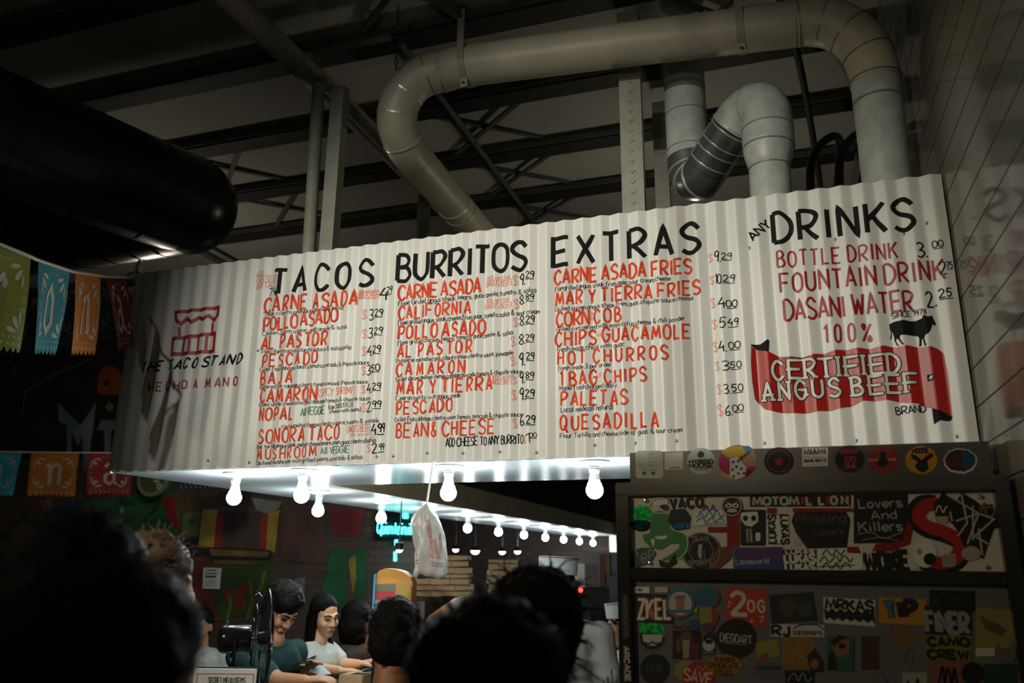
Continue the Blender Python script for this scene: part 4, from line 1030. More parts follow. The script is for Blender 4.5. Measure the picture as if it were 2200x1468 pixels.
# ================================================================== stainless steel cabinet covered with stickers
YT, YF, YP = -0.20, -0.35, -0.325
cab = thing('steel_cabinet', 'tall stainless steel cabinet covered with stickers beside the tiled wall', 'cabinet', (2.9, -0.1, 0))
def zx(Y, x, y): p = ony(Y, x, y); return p[0], p[2]
XL = 2.355; XE = 3.452
mb = MB(); mb.box((XL + 0.022, YT, 1.953), (3.449, 0.0 - 0.03, 2.066), M['steel'], 0.003); top = mb.build('top_panel', cab)
mb = MB(); mb.box((XL, YF, 1.911), (XE, -0.06, 1.9525), M['steel'], 0.004); mb.build('top_rail', cab)
zr0, zr1 = zx(YF, 1345, 1245)[1], zx(YF, 1345, 1229)[1] + 0.012
mb = MB(); mb.box((XL, YF, 0.02), (XL + 0.042, -0.06, 1.9105), M['steel'], 0.003); lp = mb.build('corner_post', cab)
mb = MB(); mb.box((XE - 0.038, YF, 0.02), (XE, -0.06, 1.9105), M['steel'], 0.003); mb.build('corner_post', cab)
mb = MB(); mb.box((XL + 0.0425, YF, zr0), (XE - 0.0385, -0.06, zr1), M['steel'], 0.003); mb.build('middle_rail', cab)
mb = MB(); mb.box((XL + 0.0425, YP, zr1 + 0.001), (XE - 0.0385, YP + 0.02, 1.9105), flat('cream_panel', (0.60, 0.58, 0.51), 0.35)); up = mb.build('upper_door', cab)
mb = MB(); mb.box((XL + 0.0425, YP, 0.14), (XE - 0.0385, YP + 0.02, zr0 - 0.001), mat('grey_glass_door', (0.20, 0.195, 0.20), 0.25, metal=0.35)); lw = mb.build('lower_door', cab)
mb = MB(); mb.box((XL + 0.0425, YF, 0.05), (XE - 0.0385, -0.06, 0.139), M['steel']); mb.build('kick_plate', cab)
mb = MB(); mb.box((XL + 0.0425, YP + 0.021, 0.14), (XE - 0.0385, -0.065, 1.910), M['dark_metal']); mb.build('inner_case', cab)
K4 = (1300, 940, 2.444)
LY = [0.0]
class Sticker:
    """flat vinyl shapes on one face of the cabinet, positions read in the photo and laid on that plane"""
    def __init__(s, Y, parent, label=None, name='sticker'):
        s.Y, s.parent, s.label, s.name = Y, parent, label, name; s.mb = MB(); LY[0] += 0.0002; s.l = LY[0] % 0.004 + 0.0004; s.n = 0
    def P(s, x, y):
        p = ony(s.Y, K4[0] + x / K4[2], K4[1] + y / K4[2]); return np.array((p[0], p[2]))
    def fn(s, u, v, l=0.0): return (u, s.Y - s.l - l, v)
    def up(s): s.n += 1; return s.n * 0.00005
    def poly(s, pts, m): poly(s.mb, [s.P(*p) for p in pts], m, s.fn, s.up()); return s
    def oval(s, x, y, rx, ry, m, n=28, wob=0, seed=0): return s.poly([tuple(p) for p in ring(x, y, rx, ry, n, wob=wob, seed=seed)], m)
    def rect(s, x0, y0, x1, y1, m, r=0, sk=0):
        if r:
            pts = []
            for cx, cy, a in ((x1 - r, y1 - r, 0), (x0 + r, y1 - r, 90), (x0 + r, y0 + r, 180), (x1 - r, y0 + r, 270)):
                pts += [(cx + r * math.cos(math.radians(a + d)), cy + r * math.sin(math.radians(a + d))) for d in (0, 30, 60, 90)]
        else: pts = [(x0, y0), (x1, y0 + sk), (x1, y1 + sk), (x0, y1)]
        return s.poly(pts, m)
    def line(s, pts, w, m, smooth=False):
        q = [s.P(*p) for p in pts]
        if smooth: q = catmull(q, 5)
        ribbon(s.mb, q, w / 2100.0, m, s.fn, 0.05, s.up()); return s
    def ringl(s, x, y, r, w, m, ry=None): return s.line([tuple(p) for p in ring(x, y, r, ry, 28)] + [(x + r, y)], w, m)
    def text(s, t, x0, y0, x1, y1, h, w, m, gw=None):
        a, b = s.P(x0, y0), s.P(x1, y1); hs = s.P(x0, y0 - h)
        hz = np.linalg.norm(hs - a); text(s.mb, t, a[0], a[1], b[0], b[1], hz, w / h * hz, m, s.fn, 0.05, s.up(), gw=gw, track=1.8); return s
    def squig(s, x0, y0, x1, y1, n, w, m, seed=1):
        r = random.Random(seed); pts = [(lerp(x0, x1, i / n), r.uniform(min(y0, y1), max(y0, y1)) if i % 2 else (y0 if (i // 2) % 2 else y1)) for i in range(n + 1)]
        return s.line(pts, w, m, True)
    def done(s):
        o = s.mb.build(s.name, s.parent)
        if s.label: o['label'] = s.label
        return o
WH, BK, RD = M['white'], M['ink'], M['redink']
ora = flat('amber_vinyl', (0.55, 0.26, 0.02)); blu = flat('blue_vinyl', (0.02, 0.10, 0.36)); pnk = flat('pink_vinyl', (0.45, 0.03, 0.16)); sal = flat('salmon_vinyl', (0.55, 0.30, 0.25)); yel = flat('mustard_vinyl', (0.62, 0.42, 0.04))
grn = flat('leaf_green_vinyl', (0.05, 0.22, 0.06)); pal = flat('mint_white_vinyl', (0.52, 0.60, 0.53)); gry = flat('grey_ink', (0.28, 0.28, 0.26)); tea = flat('teal_vinyl', (0.02, 0.22, 0.24)); brn = flat('brown_vinyl', (0.14, 0.06, 0.025)); pur = flat('violet_vinyl', (0.09, 0.04, 0.16)); sky = flat('sky_vinyl', (0.06, 0.28, 0.46)); tan = flat('tan_vinyl', (0.42, 0.28, 0.16)); olv = flat('olive_vinyl', (0.22, 0.22, 0.05))
holo = mat('holographic_foil', (0.0, 0.95, 0.12), 0.3, metal=0.2, var=0.9, vscale=70, col2=(0.0, 0.16, 0.08))  # the foil's green glints are put into the base colour
holb = mat('blue_foil', (0.01, 0.30, 0.85), 0.3, metal=0.2, var=0.9, vscale=80, col2=(0.01, 0.03, 0.06))
# --- row along the top panel
s = Sticker(YT, top, 'pale rounded sticker with small print'); s.rect(160, 70, 305, 215, pal, 18)
for i, y in enumerate((88, 108, 128, 145)): s.line([(178, y), (182 + 12 * (i % 2), y)], 6, gry).line([(225, y), (252, y)], 5, gry)
s.line([(180, 155), (280, 155)], 2, gry).line([(188, 170), (270, 170)], 6, gry).rect(196, 180, 216, 198, blu).rect(243, 180, 263, 198, blu); s.done()
s = Sticker(YT, top, 'plain white square sticker'); s.rect(313, 80, 409, 171, WH, 0, -3).line([(333, 161), (393, 159)], 6, BK); s.done()
s = Sticker(YT, top, 'round white coffee house sticker'); s.oval(505, 125, 74, 70, pal).oval(503, 90, 18, 18, BK).text('HYBRID', 444, 139, 568, 137, 20, 7, BK).text('HOUSE', 444, 160, 568, 158, 20, 7, BK).text('COFFEE & BEER', 464, 174, 550, 173, 8, 2.2, gry); s.done()
s = Sticker(YT, top, 'round multicoloured patchwork sticker'); s.oval(697, 130, 101, 90, pnk).poly([(610, 75), (660, 45), (740, 45), (745, 80), (700, 108), (640, 105)], yel).poly([(720, 45), (755, 45), (775, 60), (745, 85)], sky).poly([(745, 85), (775, 62), (796, 110), (795, 150), (750, 155), (720, 125)], sal)
s.poly([(655, 110), (700, 105), (745, 160), (735, 205), (690, 222), (655, 205)], WH).poly([(600, 170), (655, 205), (690, 222), (650, 217), (615, 195)], yel)
for x, y in ((672, 130), (700, 125), (690, 155), (668, 170), (715, 165), (700, 190), (675, 205), (730, 190)): s.oval(x, y, 7, 7, BK, 10)
for k in range(6): s.line([(742 + 7 * k, 168 + 2 * k), (738 + 6 * k, 210 - 6 * k)], 4, BK)
s.text('STUDIO', 708, 122, 765, 82, 12, 3, BK); s.done()
s = Sticker(YT, top, 'round black sticker with red emblem'); s.oval(913, 125, 78, 73, BK).ringl(913, 125, 60, 4, RD, 57).poly([(892, 115), (905, 122), (912, 105), (922, 122), (935, 115), (930, 140), (913, 150), (897, 140)], RD); s.done()
s = Sticker(YT, top, 'white lettered city sticker'); s.rect(1035, 57, 1170, 155, WH, 0, -4).text('MIAMI', 1046, 92, 1158, 87, 26, 7, BK).squig(1048, 100, 1150, 112, 12, 4, gry).text('BIKE BOYZ', 1048, 131, 1162, 127, 12, 4.5, BK).line([(1070, 143), (1140, 141)], 3, gry); s.done()
s = Sticker(YT, top, 'round black sticker with green rim and red print'); s.oval(1285, 115, 80, 73, BK).ringl(1285, 115, 77, 4, flat('dark_green_ink', (0.01, 0.12, 0.07)), 70).text('LUCKY CAT', 1236, 85, 1336, 80, 20, 5, RD).rect(1258, 100, 1318, 160, flat('rose_ink', (0.40, 0.04, 0.08)), 14).squig(1265, 112, 1312, 148, 8, 8, BK, 4).line([(1245, 165), (1330, 160)], 6, RD); s.done()
s = Sticker(YT, top, 'round dull red sticker with black cross shape'); s.oval(1458, 120, 82, 74, flat('brick_red_vinyl', (0.26, 0.03, 0.02))).poly([(1440, 75), (1475, 75), (1470, 105), (1490, 125), (1470, 155), (1430, 155), (1425, 130), (1445, 110)], BK).text('SOUND', 1382, 126, 1435, 124, 11, 3, sal).text('TRIBE', 1482, 123, 1530, 121, 11, 3, sal); s.done()
s = Sticker(YT, top, 'round amber sticker with black antlered head'); s.oval(1660, 120, 84, 74, ora).text('MOOSE', 1615, 85, 1700, 80, 24, 8, BK).poly([(1605, 85), (1640, 100), (1660, 120), (1685, 98), (1715, 80), (1725, 100), (1690, 125), (1700, 165), (1672, 188), (1640, 175), (1625, 150), (1640, 130), (1608, 108)], BK); s.done()
s = Sticker(YT, top, 'ragged dark sticker with white outline'); s.oval(1865, 125, 88, 66, WH, 40, 0.05, 3).oval(1865, 122, 80, 58, flat('dark_maroon', (0.05, 0.02, 0.02)), 40, 0.06, 3).poly([(1872, 75), (1930, 85), (1942, 125), (1920, 160), (1880, 165)], flat('deep_blue_vinyl', (0.01, 0.09, 0.22)))
for k in range(4): s.line([(1800 + 22 * k, 85), (1808 + 22 * k, 160)], 12, flat('dark_red_ink', (0.12, 0.02, 0.015)))
s.done()
# --- upper door
def ST(label=None, par=None): return Sticker(YP, par or up, label)
s = ST('dark red painted letters under other stickers'); rdk = flat('deep_red_paint', (0.24, 0.012, 0.010))
s.rect(640, 400, 705, 575, rdk).rect(540, 470, 640, 500, rdk).rect(850, 372, 900, 400, rdk).rect(985, 372, 1300, 392, rdk).poly([(1270, 575), (1330, 575), (1345, 610), (1270, 606)], rdk).poly([(1588, 440), (1615, 470), (1600, 560), (1500, 598), (1400, 598), (1420, 560), (1560, 545)], rdk); s.done()
s = ST('large red letter S with black edge'); s.line([(1735, 345), (1660, 350), (1620, 420), (1680, 480), (1780, 510), (1870, 560), (1850, 640), (1760, 680), (1660, 650)], 95, BK, True).line([(1750, 350), (1680, 360), (1645, 420), (1700, 470), (1790, 500), (1865, 560), (1840, 630), (1760, 660), (1690, 640)], 72, RD, True); s.done()
s = ST('graffiti tag sticker in white strokes on black'); s.poly([(1770, 285), (1850, 330), (1870, 288), (1940, 330), (1975, 360), (2030, 350), (2090, 470), (2040, 480), (2010, 560), (1985, 640), (1890, 590), (1850, 490), (1790, 420), (1745, 330)], BK)
for a in ([(1790, 300), (1960, 400), (1840, 440)], [(1870, 300), (1900, 450), (1850, 520)], [(1900, 560), (1960, 400), (2040, 430), (1940, 520), (2010, 560)], [(1980, 620), (1960, 480)], [(1930, 360), (1930, 540)], [(1810, 390), (1820, 440)]): s.line(a, 9, flat('pale_paint', (0.45, 0.45, 0.40)))
s.ringl(2020, 390, 24, 5, gry).poly([(1960, 370), (1990, 340), (2005, 355), (1975, 395)], flat('rust_vinyl', (0.24, 0.06, 0.02))); s.done()
s = ST('skull sticker'); s.oval(1680, 610, 60, 75, WH).oval(1705, 640, 34, 32, BK).oval(1650, 600, 14, 18, gry).rect(1770, 610, 1840, 680, flat('bone_vinyl', (0.40, 0.36, 0.28)), 12)
for k in range(4): s.line([(1780 + 16 * k, 618), (1780 + 16 * k, 672)], 3, BK)
s.done()
s = ST('small skull sticker'); s.poly([(1720, 340), (1790, 310), (1810, 400), (1800, 450), (1735, 430)], BK).squig(1735, 360, 1795, 395, 6, 6, WH, 3).rect(1735, 415, 1800, 450, flat('bone_vinyl', (0.40, 0.36, 0.28)), 6).oval(1920, 610, 50, 38, flat('bone_vinyl', (0.4, 0.36, 0.28))); s.done()
s = ST('black letters'); s.text('VACO', 345, 372, 512, 365, 48, 15, BK, 0.62); s.poly([(487, 305), (530, 305), (528, 320), (489, 318)], RD); s.done()
s = ST('black blob sticker with blue foil'); s.poly([(345, 380), (420, 375), (450, 420), (440, 480), (370, 490), (330, 440)], flat('black_teal', (0.008, 0.02, 0.025))).oval(408, 466, 42, 14, holb, 16, 0.15, 2).poly([(305, 385), (335, 360), (330, 385)], holb); s.done()
s = ST('white sticker with blue graffiti scribble'); s.poly([(465, 392), (635, 380), (640, 455), (465, 466)], WH).squig(510, 355, 595, 385, 9, 7, blu, 5).squig(480, 390, 625, 420, 13, 7, blu, 6).squig(480, 425, 630, 445, 12, 7, blu, 7).line([(520, 455), (615, 448)], 5, blu); s.done()
s = ST('round black and white mask sticker'); s.oval(667, 362, 55, 53, BK).ringl(667, 362, 49, 4, WH).oval(648, 360, 17, 11, WH).oval(686, 360, 17, 11, WH).oval(648, 360, 9, 6, BK).oval(686, 360, 9, 6, BK).line([(640, 340), (660, 352), (676, 352), (695, 340)], 4, WH).oval(667, 385, 26, 9, WH).line([(650, 385), (684, 385)], 4, BK); s.done()
s = ST('black strip with white slab letters'); s.rect(760, 305, 1292, 366, BK, 0, -2).text('MOTOM', 778, 355, 1016, 353, 40, 13, flat('bone_white', (0.50, 0.47, 0.40)), 0.82).text('LL', 1060, 353, 1150, 352, 40, 13, flat('bone_white', (0.5, 0.47, 0.4)), 0.7).text('ON', 1188, 351, 1275, 350, 40, 13, flat('bone_white', (0.5, 0.47, 0.4)), 0.7).line([(1038, 312), (1036, 353)], 14, RD).line([(1168, 310), (1166, 351)], 14, RD); s.done()
s = ST('black and white portrait sticker'); s.rect(710, 380, 845, 570, BK, 10).poly([(715, 395), (800, 390), (805, 440), (770, 470), (735, 462), (712, 430)], WH).oval(737, 425, 14, 15, BK).oval(780, 425, 14, 15, BK).poly([(740, 480), (770, 482), (775, 550), (745, 552)], flat('grey_vinyl', (0.35, 0.34, 0.31))).rect(790, 500, 815, 545, WH, 8).line([(757, 485), (757, 550)], 8, BK); s.done()
s = ST('white sticker with a name twice on end'); s.rect(850, 396, 976, 570, WH, 12).rect(857, 403, 969, 563, BK, 10).rect(862, 408, 964, 558, WH, 8); s.text('LUKAS', 898, 556, 893, 408, 36, 12, BK).text('LUKAS', 922, 408, 927, 560, 36, 12, BK); s.done()
s = ST('black sticker with dim script'); s.poly([(1000, 380), (1260, 385), (1288, 430), (1270, 580), (1060, 585), (1000, 500), (978, 440)], BK).text('Missing', 1005, 448, 1265, 445, 50, 6, flat('dim_brown', (0.10, 0.07, 0.05))).text('Lovers', 1100, 520, 1255, 505, 34, 5, flat('dim_brown', (0.10, 0.07, 0.05))); s.done()
s = ST('white rounded patch'); s.poly([(1000, 520), (1025, 530), (1040, 575), (985, 575)], flat('bone_white', (0.5, 0.47, 0.4))); s.done()
s = ST('black square sticker with white ornate script'); s.rect(1305, 302, 1590, 558, BK, 0, -6); scr = flat('silver_script', (0.38, 0.38, 0.35))
s.text('Lovers', 1335, 372, 1560, 365, 48, 7, scr).text('And', 1400, 432, 1530, 425, 44, 6, scr).text('Killers', 1335, 495, 1562, 490, 50, 7, scr).line([(1325, 510), (1400, 500), (1460, 530), (1560, 500)], 4, scr, True).line([(1350, 540), (1450, 525), (1540, 545)], 3, scr, True); s.done()
s = ST('black block letters'); s.text('WOKE', 1368, 700, 1600, 695, 92, 30, BK, 0.56); s.done()
s = ST('white sticker with black graffiti'); s.rect(1112, 585, 1352, 702, WH, 0, -6).squig(1140, 590, 1260, 618, 10, 8, BK, 11).squig(1125, 625, 1300, 655, 13, 8, BK, 12).squig(1140, 660, 1290, 688, 12, 8, BK, 13).line([(1115, 680), (1310, 672)], 6, BK); s.done()
s = ST('black and white repeated name sticker'); s.rect(932, 590, 1112, 705, BK, 6).text('LUKAS', 950, 612, 1098, 608, 18, 7, WH).text('LUKAS', 945, 658, 1105, 655, 40, 13, WH).text('LUKAS', 950, 700, 1102, 697, 34, 12, WH); s.done()
s = ST('violet and blue strip with white script'); s.rect(672, 578, 934, 704, flat('dusk_blue', (0.03, 0.06, 0.22)), 0, -2).rect(700, 585, 925, 640, pur).line([(676, 582), (676, 698)], 6, sky).line([(676, 700), (925, 697)], 5, sky).text('Lacesworld', 690, 668, 860, 662, 30, 4.5, flat('lilac', (0.45, 0.42, 0.55))); s.done()
s = ST('round black team badge'); s.oval(505, 600, 104, 100, BK).ringl(505, 600, 97, 4, gry).ringl(505, 597, 62, 4, gry).text('TEAM', 455, 545, 545, 540, 24, 4, gry).text('SPORTS', 440, 675, 560, 668, 26, 4, gry).poly([(490, 565), (510, 560), (505, 640), (492, 630), (488, 600)], flat('pale_paint', (0.45, 0.45, 0.4))).line([(520, 590), (522, 640)], 4, gry); s.done()
s = ST('brown ball shaped sticker'); s.poly([(555, 640), (590, 580), (650, 572), (692, 580), (660, 640), (600, 690), (550, 692)], brn).line([(565, 640), (590, 600)], 5, flat('rust_line', (0.3, 0.09, 0.02))); s.done()
s = ST('green foil patch'); s.oval(190, 400, 55, 42, holo, 18, 0.18, 5).oval(190, 462, 58, 30, mat('dark_green_foil', (0.005, 0.10, 0.07), 0.25, metal=0.5, var=0.9, vscale=90), 18, 0.15, 6); s.done()
s = ST('leaf green curling abstract sticker'); s.poly([(245, 395), (290, 385), (345, 400), (360, 440), (350, 485), (410, 500), (440, 545), (435, 600), (395, 640), (330, 648), (295, 664), (300, 640), (350, 612), (385, 585), (395, 555), (340, 560), (295, 590), (240, 580), (205, 545), (195, 510), (235, 505), (240, 450)], grn).line([(250, 400), (340, 405), (350, 480), (415, 505), (435, 560), (400, 630), (300, 655)], 5, WH, True).poly([(240, 540), (262, 530), (255, 580)], WH).poly([(262, 520), (330, 515), (315, 535), (275, 535)], WH); s.done()
s = ST('small white scribbled sticker'); s.oval(290, 340, 45, 24, WH, 18, 0.1, 8).line([(235, 365), (262, 330), (330, 320)], 4, RD, True).oval(310, 365, 22, 12, BK); s.done()
s = ST('teal and black graffiti sticker'); s.poly([(130, 600), (190, 580), (250, 580), (268, 610), (240, 660), (150, 690), (128, 660)], flat('teal_dark', (0.02, 0.10, 0.10))).line([(140, 630), (155, 590), (175, 625)], 8, gry, True).ringl(205, 625, 14, 8, gry).ringl(203, 645, 12, 7, gry).line([(235, 645), (230, 595), (258, 600), (240, 625)], 9, gry, True).squig(135, 655, 190, 680, 6, 5, BK); s.done()
s = ST('ragged black sticker'); s.poly([(280, 640), (330, 660), (370, 610), (378, 660), (340, 685), (290, 680)], BK); s.done()
for x, y in ((215, 332), (237, 660), (1968, 312), (2003, 680)):
    p = ony(YP, K4[0] + x / K4[2], K4[1] + y / K4[2]); mb = MB(); mb.lathe(p, [(0.0005, 0.010), (0.005, 0.009), (0.0072, 0.004), (0.0078, 0.0)], M['chrome'], 14, (0, -1, 0)); o = mb.build('dome_bolt', up, smooth=True)
# --- lower door
def SL(label=None): return Sticker(YP, lw, label)
s = SL('black sticker with white and orange letters'); s.rect(165, 820, 360, 970, BK, 0, 8); 
for i, ch in enumerate('ZKEL'): s.text(ch, 180 + 46 * i, 950, 212 + 46 * i, 951, 100, 20, flat('rust_orange', (0.45, 0.11, 0.02))).text(ch, 176 + 46 * i, 952, 208 + 46 * i, 953, 100, 14, WH)
s.done()
s = SL('white corner sticker'); s.rect(150, 785, 235, 818, WH).rect(262, 785, 330, 815, flat('bone_white', (0.5, 0.47, 0.4))).text('NW', 172, 808, 196, 808, 14, 5, BK); s.done()
s = SL('round blue badge with red and white rings'); s.oval(395, 872, 78, 80, flat('petrol_blue', (0.02, 0.16, 0.28))).oval(395, 872, 60, 62, flat('rose_white', (0.55, 0.38, 0.36))).oval(395, 875, 52, 54, flat('pale_grey', (0.42, 0.44, 0.44))).rect(372, 842, 418, 905, flat('rosewood', (0.32, 0.16, 0.13)), 8).text('MIAMI', 370, 845, 420, 843, 14, 4, BK).rect(322, 905, 468, 922, flat('petrol_blue', (0.02, 0.16, 0.28))).line([(350, 930), (395, 942), (440, 930)], 9, RD, True); s.done()
s = SL('multicoloured patchwork sticker'); s.oval(560, 840, 45, 52, brn).oval(530, 835, 62, 58, flat('petrol', (0.02, 0.12, 0.18))).poly([(495, 890), (565, 890), (575, 970), (500, 985)], olv).poly([(560, 890), (600, 940), (580, 990), (560, 970)], flat('brick_red_vinyl', (0.26, 0.03, 0.02))).oval(468, 985, 28, 30, flat('dusk_blue', (0.03, 0.06, 0.22))).oval(540, 1000, 32, 28, pur).oval(478, 908, 8, 16, flat('lime_vinyl', (0.25, 0.5, 0.02)), 10); s.done()
s = SL('red sticker with large white numeral'); s.rect(630, 790, 846, 990, flat('poster_red', (0.40, 0.035, 0.025)), 0, 5).text('2', 665, 930, 745, 932, 115, 22, flat('cream_vinyl', (0.56, 0.50, 0.40))).text('OG', 752, 915, 838, 917, 58, 11, flat('cream_vinyl', (0.56, 0.5, 0.4)), 0.55).oval(655, 868, 9, 9, sal, 10).oval(648, 888, 6, 6, sal, 10).oval(825, 945, 9, 9, sal, 10).oval(820, 965, 6, 6, sal, 10).oval(770, 965, 9, 9, sal, 10); s.done()
s = SL('large round black sticker with white script'); s.oval(690, 1058, 108, 106, BK).text('DIEGOART', 605, 1070, 770, 1086, 42, 5, flat('pale_script', (0.42, 0.42, 0.40))).line([(620, 1082), (740, 1090)], 3, gry); s.done()
s = SL('green foil sticker over a moustache badge'); s.oval(248, 1050, 74, 75, BK).ringl(248, 1050, 69, 3, gry).poly([(195, 1035), (305, 1035), (295, 1075), (265, 1095), (225, 1092), (200, 1070)], flat('bone_white', (0.5, 0.47, 0.4))).line([(210, 1078), (230, 1085), (248, 1075), (266, 1085), (290, 1078)], 10, BK, True).poly([(180, 965), (215, 955), (300, 975), (318, 1045), (270, 1030), (185, 1030)], holo); s.done()
s = SL('photo sticker'); s.rect(355, 1012, 506, 1162, BK, 0, 4).oval(425, 1050, 32, 30, brn).poly([(405, 1065), (445, 1065), (440, 1160), (410, 1160)], flat('warm_grey', (0.30, 0.25, 0.21))).poly([(445, 1075), (490, 1080), (495, 1160), (448, 1160)], flat('dark_red_ink', (0.12, 0.02, 0.015))).oval(385, 1095, 14, 40, brn).text('Una Ca', 357, 1004, 440, 1006, 18, 4, BK); s.done()
s = SL('small black and white sticker'); s.rect(515, 1035, 582, 1142, BK, 8).oval(545, 1090, 32, 34, flat('pale_grey', (0.42, 0.44, 0.44))).poly([(520, 1060), (572, 1062), (560, 1085), (530, 1085)], BK).squig(540, 1010, 580, 1030, 5, 6, BK, 20).line([(518, 1130), (575, 1132)], 6, gry); s.done()
s = SL('round black sticker with blue script'); s.oval(262, 1218, 78, 80, BK).text('Lfay', 225, 1232, 302, 1225, 42, 4, flat('dim_teal', (0.03, 0.10, 0.12))); s.done()
s = SL('red octagon sticker'); s.oval(430, 1225, 68, 55, olv).poly([(492 + 92 * math.cos(PI / 8 + k * PI / 4), 1262 + 88 * math.sin(PI / 8 + k * PI / 4)) for k in range(8)], flat('sign_red', (0.30, 0.025, 0.025))).text('SAVE', 415, 1272, 560, 1300, 58, 11, flat('rose_white', (0.55, 0.38, 0.36))).squig(470, 1205, 525, 1222, 5, 4, sal, 9); s.done()
s = SL('amber bike club badge'); s.poly([(580, 1140), (640, 1138), (700, 1160), (725, 1200), (690, 1250), (570, 1250), (520, 1200)], flat('amber_dark', (0.30, 0.13, 0.02))).text('RUDGER', 575, 1175, 680, 1180, 20, 5, BK).text('SYNDICATE', 545, 1210, 705, 1214, 26, 6, BK).text('CYCLES', 580, 1245, 670, 1248, 24, 6, BK); s.done()
s = SL('dark square sticker'); s.poly([(860, 828), (1090, 812), (1115, 960), (875, 980)], flat('near_black_green', (0.018, 0.022, 0.018))).oval(960, 890, 45, 50, flat('dim_olive', (0.05, 0.05, 0.03))).oval(1050, 905, 40, 45, flat('dim_green', (0.03, 0.06, 0.04))); s.done()
s = SL('white sticker with dark initials and car outline'); s.rect(868, 980, 1152, 1046, flat('pale_grey', (0.42, 0.44, 0.44)), 0, 4).text('RJ', 880, 1038, 968, 1040, 48, 16, BK).line([(990, 1005), (1030, 985), (1110, 985), (1148, 1010)], 7, BK, True).text('DOESSPORTS', 990, 1036, 1140, 1038, 18, 5, BK); s.done()
s = SL('torn white and black sticker with jagged letters'); s.poly([(1145, 838), (1420, 855), (1420, 995), (1148, 975)], flat('bone_white', (0.5, 0.47, 0.4))).poly([(1148, 905)] + [(1148 + 22 * k, 900 + (14 if k % 2 else -6) + k) for k in range(13)] + [(1420, 985), (1400, 960)] + [(1400 - 22 * k, 965 - 1.5 * k + (12 if k % 2 else -4)) for k in range(1, 12)], BK).text('MRKAS', 1160, 898, 1410, 912, 48, 15, BK); s.done()
s = SL('amber sticker with teal bubble letters'); s.poly([(1436, 838), (1690, 850), (1668, 990), (1436, 975)], flat('amber_dark2', (0.42, 0.20, 0.02))).text('TIP', 1478, 950, 1640, 940, 78, 34, BK).text('TIP', 1474, 946, 1636, 936, 76, 24, flat('teal_deep', (0.03, 0.17, 0.17))); s.done()
s = SL('black sticker with faint letters'); s.rect(1702, 800, 1940, 905, BK, 0, 8).text('ADM', 1720, 885, 1925, 892, 50, 5, flat('dim_grey', (0.05, 0.05, 0.045))); s.done()
s = SL('black sticker with pale block letters'); s.rect(1676, 885, 1924, 1032, BK, 0, 8).text('FINER', 1690, 1020, 1910, 1030, 100, 24, flat('slate_vinyl', (0.25, 0.26, 0.25)), 0.38); s.done()
s = SL('black and mustard sticker with block letters'); s.rect(1684, 1038, 1922, 1172, flat('mustard_dark', (0.20, 0.17, 0.03)), 0, 4)
for i, w_ in enumerate(('CAMO', 'CREW')): s.text(w_, 1700, 1094 + 66 * i, 1910, 1097 + 66 * i, 42, 17, BK)
s.done()
s = SL('mustard square sticker'); s.poly([(1945, 895), (2165, 910), (2160, 1112), (1945, 1100)], flat('mustard_dim', (0.24, 0.21, 0.06))).poly([(1960, 930), (2060, 980), (2110, 1010), (2080, 1050), (2000, 1010)], flat('moss_dim', (0.09, 0.10, 0.03))).oval(2050, 1000, 30, 20, flat('plum_dim', (0.12, 0.05, 0.05))); s.done()
s = SL('grey hand sign sticker'); s.poly([(2050, 1085), (2070, 1080), (2085, 1130), (2100, 1115), (2115, 1130), (2130, 1070), (2150, 1075), (2158, 1150), (2140, 1185), (2080, 1180), (2045, 1150), (2040, 1130), (2068, 1140)], flat('slate_dim', (0.12, 0.12, 0.13))); s.done()
s = SL('bone strip'); s.rect(1945, 1105, 2045, 1150, flat('bone_white', (0.5, 0.47, 0.4))); s.done()
s = SL('green sticker with a painted face'); s.rect(1165, 1045, 1305, 1222, flat('deep_green_vinyl', (0.02, 0.10, 0.06)), 0, 3).poly([(1185, 1060), (1250, 1045), (1285, 1065), (1280, 1130), (1250, 1155), (1215, 1150), (1195, 1110)], flat('dull_coral', (0.26, 0.09, 0.05))).poly([(1180, 1070), (1230, 1035), (1280, 1050), (1240, 1065), (1200, 1100)], BK).oval(1245, 1095, 20, 14, BK).poly([(1170, 1150), (1200, 1120), (1220, 1220), (1170, 1222)], BK); s.done()
s = SL('amber patterned square sticker'); s.rect(935, 1052, 1095, 1212, flat('amber_dim', (0.26, 0.15, 0.03)), 0, 2).rect(988, 1105, 1040, 1160, flat('amber_mid', (0.36, 0.17, 0.02)))
for k in range(7): s.squig(945, 1060 + 21 * k, 1085, 1076 + 21 * k, 14, 3, flat('dark_olive', (0.06, 0.05, 0.02)), 30 + k)
s.done()
s = SL('brown square sticker'); s.rect(1345, 1045, 1440, 1222, flat('dark_maroon2', (0.05, 0.03, 0.025)), 6); s.done()
s = SL('abstract brown and grey cut-out sticker'); s.poly([(1500, 965), (1530, 985), (1580, 960), (1645, 1070), (1600, 1110), (1540, 1110), (1500, 1060)], flat('dull_brown', (0.17, 0.10, 0.06))).poly([(1440, 1050), (1480, 1040), (1530, 1110), (1590, 1150), (1540, 1230), (1470, 1220), (1440, 1120)], flat('dull_grey', (0.12, 0.12, 0.10))).ringl(1600, 1150, 20, 7, flat('dim_teal', (0.03, 0.1, 0.12)), 45).line([(1450, 1230), (1480, 1280), (1470, 1300)], 9, flat('dim_teal', (0.03, 0.1, 0.12))); s.done()
s = SL('dark cut-out sticker'); s.poly([(1060, 1150), (1100, 1105), (1150, 1180), (1150, 1230), (1080, 1240)], flat('near_black_green', (0.018, 0.022, 0.018))).oval(1100, 1190, 22, 26, flat('dull_coral', (0.26, 0.09, 0.05))); s.done()
